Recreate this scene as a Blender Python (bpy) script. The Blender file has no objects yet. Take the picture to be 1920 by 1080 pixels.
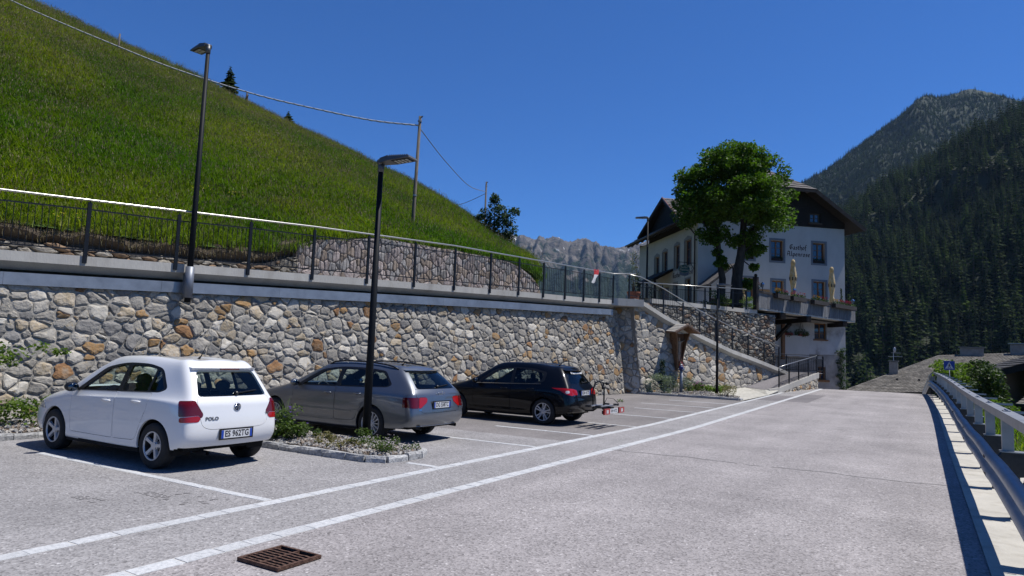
import bpy, bmesh, math, random
import numpy as np
from mathutils import Vector, Matrix, noise
from mathutils.bvhtree import BVHTree
R_ = random.Random(7)
rad = math.radians
SC = bpy.context.scene
COL = SC.collection

# ---------------------------------------------------------------- camera
def make_camera(yaw=31.0, pitch=5.55, roll=2.1):
    a, p, r = rad(yaw), rad(pitch), rad(roll)
    f = Vector((-math.sin(a) * math.cos(p), math.cos(a) * math.cos(p), math.sin(p)))
    r0 = Vector((math.cos(a), math.sin(a), 0)); u0 = r0.cross(f)
    Rv = r0 * math.cos(r) + u0 * math.sin(r); Uv = u0 * math.cos(r) - r0 * math.sin(r)
    m = Matrix((Rv, Uv, -f)).transposed().to_4x4(); m.translation = Vector((0, 0, 1.70))
    cd = bpy.data.cameras.new('camera'); c = bpy.data.objects.new('camera', cd); COL.objects.link(c)
    c.matrix_world = m; cd.sensor_width = 36; cd.lens = 24.0; cd.clip_start = .05; cd.clip_end = 20000
    SC.camera = c
make_camera()
# ---------------------------------------------------------------- light
SUN = Vector((.40, .27, 1.0)).normalized()
W = bpy.data.worlds.new('World'); SC.world = W; W.use_nodes = True
wn = W.node_tree; bg = wn.nodes['Background']
sky = wn.nodes.new('ShaderNodeTexSky'); sky.sky_type = 'NISHITA'; sky.sun_disc = False
sky.sun_elevation = math.asin(SUN.z); sky.sun_rotation = math.atan2(SUN.x, SUN.y)
sky.altitude = 1600; sky.air_density = 1.0; sky.dust_density = .25; sky.ozone_density = 4.5
tint = wn.nodes.new('ShaderNodeVectorMath'); tint.operation = 'MULTIPLY'; tint.inputs[1].default_value = (.25, .56, .965)   # deep, polarised alpine blue over the whole dome
wn.links.new(sky.outputs[0], tint.inputs[0]); wn.links.new(tint.outputs[0], bg.inputs[0]); bg.inputs[1].default_value = .10
sd = bpy.data.lights.new('sun', 'SUN'); so = bpy.data.objects.new('sun', sd); COL.objects.link(so)
sd.energy = 5.0; sd.angle = rad(.53); sd.color = (1, .965, .91)
so.rotation_euler = SUN.to_track_quat('Z', 'Y').to_euler(); so.location = (20, 14, 60)
SC.view_settings.view_transform = 'Standard'; SC.view_settings.look = 'None'
SC.view_settings.exposure = .38; SC.view_settings.gamma = 1; SC.view_settings.use_curve_mapping = False
SC.render.engine = 'CYCLES'
SC.cycles.max_bounces = 7; SC.cycles.transparent_max_bounces = 14; SC.cycles.caustics_reflective = False; SC.cycles.caustics_refractive = False

# ---------------------------------------------------------------- materials
MATS = {}
ALB = .72     # the picture is exposed 0.38 stops up; base colours are set for that exposure
def node_mat(name):
    m = bpy.data.materials.new(name); m.use_nodes = True
    return m, m.node_tree, m.node_tree.nodes['Principled BSDF']
def c4(c): return (c[0], c[1], c[2], 1)
def pm(name, cols, scale=4, detail=5, rough=.7, bump=0, bscale=None, metal=0, coat=0, rand=0, spec=.4, coords='world', stretch=None, big=None, isl=0, nrough=.6, raw=False):
    """noise-coloured material; cols = 1-4 colours over the noise; big = (scale, amount) slow value drift; rand = per-object value spread"""
    if name in MATS: return MATS[name]
    m, t, b = node_mat(name); N, Lk = t.nodes, t.links
    cols = [[x * ALB for x in c] for c in cols] if not raw else cols
    b.inputs['Roughness'].default_value = rough; b.inputs['Metallic'].default_value = metal
    b.inputs['Coat Weight'].default_value = coat; b.inputs['Coat Roughness'].default_value = .04
    b.inputs['Specular IOR Level'].default_value = spec
    if coords == 'world': vec = N.new('ShaderNodeNewGeometry').outputs['Position']
    else: vec = N.new('ShaderNodeTexCoord').outputs['Object']
    if stretch:
        mp = N.new('ShaderNodeMapping'); mp.inputs['Scale'].default_value = stretch; Lk.new(vec, mp.inputs[0]); vec = mp.outputs[0]
    col = None
    if len(cols) == 1 and not (rand or big or isl):
        b.inputs['Base Color'].default_value = c4(cols[0])
    else:
        nz = N.new('ShaderNodeTexNoise'); nz.inputs['Scale'].default_value = scale; nz.inputs['Detail'].default_value = detail; nz.inputs['Roughness'].default_value = nrough
        Lk.new(vec, nz.inputs['Vector'])
        rp = N.new('ShaderNodeValToRGB'); Lk.new(nz.outputs['Fac'], rp.inputs[0])
        e = rp.color_ramp.elements
        k = len(cols)
        if k == 1: e[0].color = e[1].color = c4(cols[0])
        else:
            e[0].position = .32; e[1].position = .68; e[0].color = c4(cols[0]); e[1].color = c4(cols[-1])
            for i in range(1, k - 1):
                el = e.new(.32 + .36 * i / (k - 1)); el.color = c4(cols[i])
        col = rp.outputs[0]
        def vmul(col, fac, lo, hi):
            mr = N.new('ShaderNodeMapRange'); mr.inputs[3].default_value = lo; mr.inputs[4].default_value = hi; Lk.new(fac, mr.inputs[0])
            h = N.new('ShaderNodeVectorMath'); h.operation = 'SCALE'; Lk.new(col, h.inputs[0]); Lk.new(mr.outputs[0], h.inputs['Scale'])
            return h.outputs[0]
        if big:
            n2 = N.new('ShaderNodeTexNoise'); n2.inputs['Scale'].default_value = big[0]; n2.inputs['Detail'].default_value = 3; Lk.new(vec, n2.inputs['Vector'])
            mr = N.new('ShaderNodeMapRange'); mr.inputs[1].default_value = .3; mr.inputs[2].default_value = .7; Lk.new(n2.outputs[0], mr.inputs[0])
            col = vmul(col, mr.outputs[0], 1 - big[1], 1 + big[1])
        if rand: col = vmul(col, N.new('ShaderNodeObjectInfo').outputs['Random'], 1 - rand, 1 + rand)
        if isl: col = vmul(col, N.new('ShaderNodeNewGeometry').outputs['Random Per Island'], 1 - isl, 1 + isl)
        Lk.new(col, b.inputs['Base Color'])
    if bump:
        nb = N.new('ShaderNodeTexNoise'); nb.inputs['Scale'].default_value = bscale or scale * 4; nb.inputs['Detail'].default_value = 6; Lk.new(vec, nb.inputs['Vector'])
        bp = N.new('ShaderNodeBump'); bp.inputs['Strength'].default_value = bump; bp.inputs['Distance'].default_value = .02
        Lk.new(nb.outputs[0], bp.inputs['Height']); Lk.new(bp.outputs[0], b.inputs['Normal'])
    MATS[name] = m; return m
def leaf(name, c1, c2, c3=None, trans=.35, rand=.25, patch=None):
    """foliage: colour varies per leaf and per plant, light comes through"""
    if name in MATS: return MATS[name]
    m, t, b = node_mat(name); N, Lk = t.nodes, t.links
    c1, c2, c3 = [x * .76 for x in c1], [x * .76 for x in c2], [x * .76 for x in c3] if c3 else None
    g = N.new('ShaderNodeNewGeometry'); oi = N.new('ShaderNodeObjectInfo')
    rp = N.new('ShaderNodeValToRGB'); e = rp.color_ramp.elements; e[0].color = c4(c1); e[1].color = c4(c2)
    if c3: e.new(.85).color = c4(c3)
    Lk.new(g.outputs['Random Per Island'], rp.inputs[0]); col = rp.outputs[0]
    if patch:
        nz = N.new('ShaderNodeTexNoise'); nz.inputs['Scale'].default_value = patch[0]; nz.inputs['Detail'].default_value = 4; Lk.new(g.outputs['Position'], nz.inputs['Vector'])
        r2 = N.new('ShaderNodeValToRGB'); e2 = r2.color_ramp.elements; e2[0].position = .38; e2[1].position = .62; e2[0].color = c4(patch[1]); e2[1].color = c4(patch[2])
        Lk.new(nz.outputs[0], r2.inputs[0])
        mx = N.new('ShaderNodeMixRGB'); mx.blend_type = 'MULTIPLY'; mx.inputs[0].default_value = 1; Lk.new(col, mx.inputs[1]); Lk.new(r2.outputs[0], mx.inputs[2]); col = mx.outputs[0]
    mr = N.new('ShaderNodeMapRange'); mr.inputs[3].default_value = 1 - rand; mr.inputs[4].default_value = 1 + rand; Lk.new(oi.outputs['Random'], mr.inputs[0])
    sc = N.new('ShaderNodeVectorMath'); sc.operation = 'SCALE'; Lk.new(col, sc.inputs[0]); Lk.new(mr.outputs[0], sc.inputs['Scale']); col = sc.outputs[0]
    Lk.new(col, b.inputs['Base Color']); b.inputs['Roughness'].default_value = .55; b.inputs['Specular IOR Level'].default_value = .25
    tr = N.new('ShaderNodeBsdfTranslucent'); s2 = N.new('ShaderNodeVectorMath'); s2.operation = 'MULTIPLY'; s2.inputs[1].default_value = (1.25, 1.5, .6)
    Lk.new(col, s2.inputs[0]); Lk.new(s2.outputs[0], tr.inputs[0])
    mix = N.new('ShaderNodeMixShader'); mix.inputs[0].default_value = trans; Lk.new(b.outputs[0], mix.inputs[1]); Lk.new(tr.outputs[0], mix.inputs[2])
    Lk.new(mix.outputs[0], N['Material Output'].inputs[0])
    MATS[name] = m; return m
def glass(name, tint=(.5, .6, .58), dark=.0):
    if name in MATS: return MATS[name]
    m, t, b = node_mat(name); N, Lk = t.nodes, t.links; N.remove(b)
    tr = N.new('ShaderNodeBsdfTransparent'); tr.inputs[0].default_value = c4(tint)
    gl = N.new('ShaderNodeBsdfGlossy'); gl.inputs['Roughness'].default_value = .02
    fr = N.new('ShaderNodeFresnel'); fr.inputs[0].default_value = 1.5
    mix = N.new('ShaderNodeMixShader'); bk = N.new('ShaderNodeMath'); bk.operation = 'SUBTRACT'; bk.inputs[0].default_value = 1; Lk.new(N.new('ShaderNodeNewGeometry').outputs['Backfacing'], bk.inputs[1])
    mu = N.new('ShaderNodeMath'); mu.operation = 'MULTIPLY'; Lk.new(fr.outputs[0], mu.inputs[0]); Lk.new(bk.outputs[0], mu.inputs[1])   # panes are single sheets: no total reflection from inside
    Lk.new(mu.outputs[0], mix.inputs[0]); Lk.new(tr.outputs[0], mix.inputs[1]); Lk.new(gl.outputs[0], mix.inputs[2])
    Lk.new(mix.outputs[0], N['Material Output'].inputs[0]); MATS[name] = m; return m
def P1(name, col, rough=.5, metal=0, coat=0, **k): return pm(name, [col], rough=rough, metal=metal, coat=coat, **k)

# ---------------------------------------------------------------- mesh builder
class MB:
    def __init__(s): s.v = []; s.f = []; s.m = []; s.mi = 0
    def add(s, vs, fs):
        o = len(s.v); s.v += [tuple(p) for p in vs]; s.f += [tuple(i + o for i in f) for f in fs]; s.m += [s.mi] * len(fs)
    def quad(s, a, b, c, d): s.add([a, b, c, d], [(0, 1, 2, 3)])
    def hexa(s, p):  # 8 corners: bottom 0-3, top 4-7
        s.add(p, [(3, 2, 1, 0), (4, 5, 6, 7), (0, 1, 5, 4), (1, 2, 6, 5), (2, 3, 7, 6), (3, 0, 4, 7)])
    def box(s, x0, x1, y0, y1, z0, z1, fn=None):
        p = [(x0, y0, z0), (x1, y0, z0), (x1, y1, z0), (x0, y1, z0), (x0, y0, z1), (x1, y0, z1), (x1, y1, z1), (x0, y1, z1)]
        s.hexa([fn(*q) for q in p] if fn else p)
    def bar(s, a, b, w, h, up=(0, 0, 1)):
        a, b = Vector(a), Vector(b); d = (b - a).normalized(); x = d.cross(Vector(up))
        if x.length < 1e-4: x = d.cross(Vector((1, 0, 0)))
        x.normalize(); y = x.cross(d); x *= w / 2; y *= h / 2
        s.hexa([a - x - y, a + x - y, b + x - y, b - x - y, a - x + y, a + x + y, b + x + y, b - x + y])
    def tube(s, pts, r, n=8, caps=True):
        pts = [Vector(p) for p in pts]; k = len(pts)
        rs = r if isinstance(r, (list, tuple)) else [r] * k
        vs = []; prev = None
        for i, p in enumerate(pts):
            d = (pts[min(i + 1, k - 1)] - pts[max(i - 1, 0)]).normalized()
            if prev is None:
                x = d.cross(Vector((0, 0, 1)))
                if x.length < 1e-3: x = Vector((1, 0, 0))
            else: x = prev - d * prev.dot(d)
            x.normalize(); prev = x; y = d.cross(x)
            vs += [p + (x * math.cos(2 * math.pi * j / n) + y * math.sin(2 * math.pi * j / n)) * rs[i] for j in range(n)]
        fs = [(i * n + j, i * n + (j + 1) % n, (i + 1) * n + (j + 1) % n, (i + 1) * n + j) for i in range(k - 1) for j in range(n)]
        if caps: fs += [tuple(range(n - 1, -1, -1)), tuple((k - 1) * n + j for j in range(n))]
        s.add(vs, fs)
    def lathe(s, prof, n=24, fn=None, close=False):  # prof: (r, h); axis z unless fn maps (x,y,z)
        k = len(prof); vs = []
        for r, h in prof:
            for j in range(n):
                a = 2 * math.pi * j / n; p = (r * math.cos(a), r * math.sin(a), h); vs.append(fn(*p) if fn else p)
        s.add(vs, [(i * n + j, i * n + (j + 1) % n, (i + 1) * n + (j + 1) % n, (i + 1) * n + j) for i in range(k - 1) for j in range(n)])
    def prism(s, poly, fa, fb):  # polygon of 2-D points, two mappings to 3-D
        n = len(poly); vs = [fa(*p) for p in poly] + [fb(*p) for p in poly]
        s.add(vs, [tuple(range(n - 1, -1, -1)), tuple(range(n, 2 * n))] + [(i, (i + 1) % n, n + (i + 1) % n, n + i) for i in range(n)])
    def ball(s, c, r, n=10, m=6, sq=(1, 1, 1)):
        c = Vector(c); vs = []
        for i in range(m + 1):
            t = math.pi * i / m
            for j in range(n):
                a = 2 * math.pi * j / n
                vs.append((c.x + r * sq[0] * math.sin(t) * math.cos(a), c.y + r * sq[1] * math.sin(t) * math.sin(a), c.z + r * sq[2] * math.cos(t)))
        s.add(vs, [(i * n + j, (i + 1) * n + j, (i + 1) * n + (j + 1) % n, i * n + (j + 1) % n) for i in range(m) for j in range(n)])
    def mesh(s, name, mats, smooth=False):
        me = bpy.data.meshes.new(name); me.from_pydata(s.v, [], s.f); me.validate()
        for mm in (mats if isinstance(mats, (list, tuple)) else [mats]): me.materials.append(mm)
        if len(me.polygons) == len(s.m):
            me.polygons.foreach_set('material_index', s.m)
        me.polygons.foreach_set('use_smooth', [smooth] * len(me.polygons)); me.update()
        return me
    def build(s, name, mats, parent=None, smooth=False, fix=True, angle=None):
        me = s.mesh(name, mats, smooth)
        if fix:
            bm = bmesh.new(); bm.from_mesh(me); bmesh.ops.recalc_face_normals(bm, faces=bm.faces); bm.to_mesh(me); bm.free()
        if angle: me.set_sharp_from_angle(angle=rad(angle))
        return link(name, me, parent)
def link(name, me, parent=None):
    o = bpy.data.objects.new(name, me); COL.objects.link(o)
    if parent: o.parent = parent
    return o
def tag(o, label=None, cat=None, group=None, kind=None):
    if label: o['label'] = label
    if cat: o['category'] = cat
    if group: o['group'] = group
    if kind: o['kind'] = kind
    return o
def empty(name, label, cat, loc=(0, 0, 0), rz=0, group=None):
    o = bpy.data.objects.new(name, None); COL.objects.link(o); o.location = loc; o.rotation_euler = (0, 0, rz)
    o.empty_display_size = .2
    return tag(o, label, cat, group)
def copy_tree(o, parent=None):
    c = o.copy(); COL.objects.link(c); c.parent = parent
    for ch in o.children: copy_tree(ch, c)
    return c
def recentre(o):
    """put a mesh object's origin at its base centre (shape stays where it is)"""
    me = o.data; co = np.empty(len(me.vertices) * 3); me.vertices.foreach_get('co', co); co = co.reshape(-1, 3)
    c = (co.min(0) + co.max(0)) / 2; c[2] = co[:, 2].min()
    me.vertices.foreach_set('co', (co - c).ravel()); me.update(); o.location = c; return o
def interp(x, tab):
    if x <= tab[0][0]: return tab[0][1]
    for (a, b), (c, d) in zip(tab, tab[1:]):
        if x <= c: return b + (d - b) * (x - a) / (c - a)
    return tab[-1][1]
def sstep(a, b, x):
    t = min(1, max(0, (x - a) / (b - a))); return t * t * (3 - 2 * t)
HIDDEN = {}
def proto_coll(name, objs):
    c = bpy.data.collections.new(name)
    for o in objs: c.objects.link(o)
    return c
def proto(name, me): return bpy.data.objects.new(name, me)
def scatter(o, coll, density, seed=0, smin=.7, smax=1.3, tilt=.25, attr=None):
    """instances of the meshes in coll spread over the faces of o (for grass, ground cover and far forest)"""
    ng = bpy.data.node_groups.new('scatter', 'GeometryNodeTree')
    ng.interface.new_socket('Geometry', in_out='INPUT', socket_type='NodeSocketGeometry'); ng.interface.new_socket('Geometry', in_out='OUTPUT', socket_type='NodeSocketGeometry')
    N, Lk = ng.nodes, ng.links
    gi = N.new('NodeGroupInput'); go = N.new('NodeGroupOutput')
    dp = N.new('GeometryNodeDistributePointsOnFaces'); dp.distribute_method = 'RANDOM'; dp.inputs['Density'].default_value = density; dp.inputs['Seed'].default_value = seed
    Lk.new(gi.outputs[0], dp.inputs[0])
    if attr:
        na = N.new('GeometryNodeInputNamedAttribute'); na.data_type = 'FLOAT'; na.inputs[0].default_value = attr
        mu = N.new('ShaderNodeMath'); mu.operation = 'MULTIPLY'; mu.inputs[1].default_value = density; Lk.new(na.outputs[0], mu.inputs[0]); Lk.new(mu.outputs[0], dp.inputs['Density'])
    ci = N.new('GeometryNodeCollectionInfo'); ci.inputs[0].default_value = coll; ci.inputs[1].default_value = True; ci.inputs[2].default_value = True
    ip = N.new('GeometryNodeInstanceOnPoints'); ip.inputs['Pick Instance'].default_value = True
    Lk.new(dp.outputs[0], ip.inputs[0]); Lk.new(ci.outputs[0], ip.inputs['Instance'])
    rr = N.new('FunctionNodeRandomValue'); rr.data_type = 'FLOAT_VECTOR'; rr.inputs[0].default_value = (-tilt, -tilt, 0); rr.inputs[1].default_value = (tilt, tilt, 6.283); rr.inputs['Seed'].default_value = seed + 1
    rs = N.new('FunctionNodeRandomValue'); rs.data_type = 'FLOAT'; rs.inputs[2].default_value = smin; rs.inputs[3].default_value = smax; rs.inputs['Seed'].default_value = seed + 2
    Lk.new(rr.outputs[0], ip.inputs['Rotation']); Lk.new(rs.outputs[1], ip.inputs['Scale'])
    Lk.new(ip.outputs[0], go.inputs[0])
    md = o.modifiers.new('scatter', 'NODES'); md.node_group = ng
    return o
# ================================================================ setting: ground, road, kerbs
def hz(y):
    if y < 17.5: return 0.0
    if y < 43: return .0135 * (y - 17.5)
    z = .0135 * 25.5
    t = min(y - 43, 7.0); z += .0135 * t - .0107 * t * t
    if y > 50: z -= .136 * (y - 50)
    return z
YS = [-14, -6, -2] + [i * 1.0 for i in range(0, 17)] + [17.5 + .85 * i for i in range(0, 31)] + [45, 46, 47, 48, 49, 50, 52, 56, 62, 70, 80]
YS = sorted(set(round(y, 3) for y in YS))
def sheet(name, x0, x1, y0, y1, mat, dz=0, parent=None, nx=2):
    ys = [y0] + [y for y in YS if y0 < y < y1] + [y1]
    m = MB(); n = nx + 1
    vs = [(x0 + (x1 - x0) * i / nx, y, hz(y) + dz) for y in ys for i in range(n)]
    fs = [(j * n + i, j * n + i + 1, (j + 1) * n + i + 1, (j + 1) * n + i) for j in range(len(ys) - 1) for i in range(nx)]
    m.add(vs, fs); return tag(m.build(name, mat, parent, fix=False), kind='structure')
def asphalt(name, a, b, c, tint):
    a, b, c = [[x * ALB for x in q] for q in (a, b, c)]
    m, t, bs = node_mat(name); N, Lk = t.nodes, t.links
    pos = N.new('ShaderNodeNewGeometry').outputs['Position']
    vo = N.new('ShaderNodeTexVoronoi'); vo.inputs['Scale'].default_value = 55; Lk.new(pos, vo.inputs['Vector'])
    rp = N.new('ShaderNodeValToRGB'); Lk.new(vo.outputs['Color'], rp.inputs[0]); e = rp.color_ramp.elements
    e[0].color = c4(a); e[1].color = c4(c); e.new(.5).color = c4(b); e.new(.86).color = c4([x * 1.12 for x in b])
    nz = N.new('ShaderNodeTexNoise'); nz.inputs['Scale'].default_value = .5; nz.inputs['Detail'].default_value = 9; nz.inputs['Roughness'].default_value = .68; Lk.new(pos, nz.inputs['Vector'])
    mr = N.new('ShaderNodeMapRange'); mr.inputs[1].default_value = .3; mr.inputs[2].default_value = .7; mr.inputs[3].default_value = .74; mr.inputs[4].default_value = 1.14; Lk.new(nz.outputs[0], mr.inputs[0])
    n3 = N.new('ShaderNodeTexNoise'); n3.inputs['Scale'].default_value = 14; n3.inputs['Detail'].default_value = 5; Lk.new(pos, n3.inputs['Vector'])
    m3 = N.new('ShaderNodeMapRange'); m3.inputs[1].default_value = .3; m3.inputs[2].default_value = .7; m3.inputs[3].default_value = .9; m3.inputs[4].default_value = 1.08; Lk.new(n3.outputs[0], m3.inputs[0])
    mm = N.new('ShaderNodeMath'); mm.operation = 'MULTIPLY'; Lk.new(mr.outputs[0], mm.inputs[0]); Lk.new(m3.outputs[0], mm.inputs[1])
    # tyre-worn streaks along the driving direction
    mp = N.new('ShaderNodeMapping'); mp.inputs['Scale'].default_value = (1.1, .05, 1); Lk.new(pos, mp.inputs[0])
    n4 = N.new('ShaderNodeTexNoise'); n4.inputs['Scale'].default_value = 1.3; n4.inputs['Detail'].default_value = 4; Lk.new(mp.outputs[0], n4.inputs['Vector'])
    m4 = N.new('ShaderNodeMapRange'); m4.inputs[1].default_value = .35; m4.inputs[2].default_value = .65; m4.inputs[3].default_value = .92; m4.inputs[4].default_value = 1.06; Lk.new(n4.outputs[0], m4.inputs[0])
    m5 = N.new('ShaderNodeMath'); m5.operation = 'MULTIPLY'; Lk.new(mm.outputs[0], m5.inputs[0]); Lk.new(m4.outputs[0], m5.inputs[1])
    sc = N.new('ShaderNodeVectorMath'); sc.operation = 'SCALE'; Lk.new(rp.outputs[0], sc.inputs[0]); Lk.new(m5.outputs[0], sc.inputs['Scale'])
    tn = N.new('ShaderNodeVectorMath'); tn.operation = 'MULTIPLY'; tn.inputs[1].default_value = tint; Lk.new(sc.outputs[0], tn.inputs[0])
    Lk.new(tn.outputs[0], bs.inputs['Base Color']); bs.inputs['Roughness'].default_value = .85; bs.inputs['Specular IOR Level'].default_value = .3
    bp = N.new('ShaderNodeBump'); bp.inputs['Strength'].default_value = .55; bp.inputs['Distance'].default_value = .006; Lk.new(vo.outputs['Distance'], bp.inputs['Height']); Lk.new(bp.outputs[0], bs.inputs['Normal'])
    return m
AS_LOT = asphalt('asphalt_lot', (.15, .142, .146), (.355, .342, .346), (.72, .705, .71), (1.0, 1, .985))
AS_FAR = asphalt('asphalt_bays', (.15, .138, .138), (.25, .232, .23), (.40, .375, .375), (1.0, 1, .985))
AS_ROAD = asphalt('asphalt_road', (.15, .138, .14), (.37, .347, .350), (.76, .73, .735), (1.005, 1, .985))
AS_PATCH = asphalt('asphalt_patch', (.13, .12, .125), (.22, .205, .21), (.36, .34, .35), (1, 1, 1))
CONC = pm('concrete', [(.42, .40, .36), (.52, .50, .455), (.47, .45, .41)], scale=2.2, detail=8, rough=.85, bump=.25, bscale=30, stretch=(1, 1, .35), big=(.6, .12))
CONC2 = pm('concrete_gutter', [(.42, .39, .33), (.55, .52, .45), (.50, .47, .41)], scale=2.5, detail=9, rough=.88, bump=.3, bscale=45, big=(1.2, .12))
GRANITE = pm('granite', [(.42, .43, .44), (.58, .59, .60), (.66, .665, .67)], scale=26, detail=6, rough=.7, bump=.3, bscale=60, rand=.06, big=(1.3, .06))
GRANITE_K = pm('granite_kerb', [(.2, .2, .2), (.42, .42, .415), (.55, .545, .53)], scale=22, detail=7, rough=.8, bump=.6, bscale=40, rand=.16)
JOINT = pm('joint_mortar', [(.50, .49, .47), (.62, .61, .59)], scale=9, detail=6, rough=.9)
SOIL = pm('soil', [(.05, .036, .024), (.10, .075, .05)], scale=5, detail=8, rough=.95, bump=.6, bscale=14)
sheet('ground', -34, .5, -14, 80, AS_ROAD, -.03)
sheet('parking_lot', -16.5, -6.19, -14, 12.6, AS_LOT)
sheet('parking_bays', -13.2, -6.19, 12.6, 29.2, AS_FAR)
sheet('footway', -6.02, -5.1, -14, 46, AS_LOT)
sheet('road', -4.92, .47, -14, 80, AS_ROAD)
tag(sheet('road_patch', -5.0 + .09, -4.0, 30.4, 36.6, AS_PATCH, .004), kind='structure')
tag(sheet('footway_patch', -5.98, -5.12, 30.2, 34.3, AS_PATCH, .004), kind='structure')
sheet('gutter', .47, 1.62, -14, 80, CONC2, .012)
# tar joint across the road, wet-looking prints left by tyres on the lot
TAR = pm('tar', [(.19, .18, .18), (.30, .285, .285)], scale=8, rough=.8)
m = MB()
for i in range(40):
    x0, x1 = -5 + 5.4 * i / 40, -5 + 5.4 * (i + 1) / 40
    f = lambda x: 12.15 + .05 * math.sin(x * 3.1) + .03 * math.sin(x * 8.3)
    if R_.random() < .86: m.quad((x0, f(x0), .005), (x1, f(x1), .005), (x1, f(x1) + .03, .005), (x0, f(x0) + .03, .005))
tag(m.build('tar_joint', TAR, fix=False), kind='structure')
m = MB()
def prints(cx, cy, nrow, ncol, s=.085):
    for i in range(ncol):
        for j in range(nrow):
            if R_.random() < .75:
                x = cx + i * .075 + R_.uniform(-.01, .01) + j * .03; y = cy + j * .055; w, h = .018 * R_.uniform(.6, 1.2), .05 * R_.uniform(.5, 1)
                m.quad((x - w, y - h / 2, .004), (x + w, y - h / 2, .004), (x + w + .01, y + h / 2, .004), (x - w + .01, y + h / 2, .004))
prints(-7.85, 4.08, 3, 6); prints(-7.6, 4.62, 3, 6)
for q in range(14):
    x, y = -7.35 + R_.random() * .8, 4.55 + R_.random() * .5; s = .012 + .02 * R_.random(); m.quad((x - s, y - s, .004), (x + s, y - s * .6, .004), (x + s * .8, y + s, .004), (x - s, y + s, .004))
tag(m.build('oil_marks', TAR, fix=False), kind='stuff')
# rows of granite setts let into the asphalt: footway edges and bay dividers
def sett_row(name, a, b, w, ln, single_until=1e9):
    a, b = Vector(a), Vector(b); L = (b - a).length; d = (b - a) / L; nrm = Vector((-d.y, d.x))
    base = MB(); k = max(1, int(L / 1.0))
    for i in range(k):
        p, q = a + d * L * i / k, a + d * L * (i + 1) / k
        base.add([(p.x - nrm.x * w * .53, p.y - nrm.y * w * .53, hz(p.y) + .001), (q.x - nrm.x * w * .53, q.y - nrm.y * w * .53, hz(q.y) + .001), (q.x + nrm.x * w * .53, q.y + nrm.y * w * .53, hz(q.y) + .001), (p.x + nrm.x * w * .53, p.y + nrm.y * w * .53, hz(p.y) + .001)], [(0, 1, 2, 3)])
    root = tag(base.build(name, JOINT, fix=False), kind='structure')
    s = 0; rest = MB()
    while s < L - .1:
        l = min(ln * R_.uniform(.75, 1.25), L - s); c = a + d * (s + l / 2); hw = w / 2 * R_.uniform(.93, 1.05); hl = l / 2 - .0035; off = R_.uniform(-.006, .006)
        tw = R_.uniform(-.012, .012); top = .0045 + R_.uniform(-.001, .001); ch = .003
        def P(u, v, z): p = c + d * u + nrm * (v + off + tw * u / .3); return (p.x, p.y, hz(p.y) + z)
        j = [R_.uniform(-.008, .008) for _ in range(8)]
        lo = [P(-hl + j[0], -hw + j[1], -.02), P(hl + j[2], -hw + j[3], -.02), P(hl + j[4], hw + j[5], -.02), P(-hl + j[6], hw + j[7], -.02)]
        hi = [P(-hl + j[0] + ch, -hw + j[1] + ch, top), P(hl + j[2] - ch, -hw + j[3] + ch, top), P(hl + j[4] - ch, hw + j[5] - ch, top), P(-hl + j[6] + ch, hw + j[7] - ch, top)]
        t = rest if c.y > single_until else MB()
        t.add(lo + hi, [(4, 5, 6, 7), (0, 1, 5, 4), (1, 2, 6, 5), (2, 3, 7, 6), (3, 0, 4, 7)])
        if t is not rest: t.build('paver', GRANITE, root, fix=False)
        s += l
    if rest.v: tag(rest.build('paver_row', GRANITE, root, fix=False), kind='stuff')
    return root
sett_row('paving_edge', (-6.105, -3), (-6.105, 37.4), .16, .36, 24)
sett_row('paving_edge', (-5.01, -3), (-5.01, 44), .17, .33, 24)
for y, x0 in ((5.28, -11.2), (11.36, -11.5), (13.95, -8.7), (16.6, -11.0), (19.5, -8.0), (22.1, -8.3), (24.35, -8.9), (26.7, -8.6)):
    sett_row('bay_divider', (x0, y), (-6.2, y), .115, .33, 18)
sett_row('bay_divider', (-6.75, 8.32), (-6.2, 8.32), .115, .3)
# drain grating: frame, bars over a flat black plate that paints the pit's shade
RUST = pm('rusty_iron', [(.055, .026, .018), (.12, .062, .042), (.20, .12, .085)], scale=30, detail=6, rough=.75, metal=.3, bump=.5, bscale=60)
DARK = P1('pit_shade_black', (.008, .008, .008), .9)
g = empty('drain_grate', 'rusty iron drain grate set in the asphalt beside the pale paver row', 'drain', (-4.66, 3.70, .004))
m = MB(); m.box(0, .47, 0, .44, 0, .002); m.build('pit_shade_plate', DARK, g)
m = MB()
for q in ((0, .47, 0, .022), (0, .47, .418, .44), (0, .025, .0221, .4179), (.445, .47, .0221, .4179)): m.box(q[0], q[1], q[2], q[3], .0025, .028)
m.build('frame', RUST, g)
for i in range(7):
    y = .05 + i * .0485; m = MB(); pts = [(.026 + .0522 * k, y + .004 * (1 if k % 2 else -1), .022) for k in range(9)]
    for p, q in zip(pts, pts[1:]): m.bar(p, q, .019, .012)
    m.build('bar', RUST, g)
m = MB(); m.box(.225, .245, .0225, .4175, .004, .0255); m.build('cross_bar', RUST, g)
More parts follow.
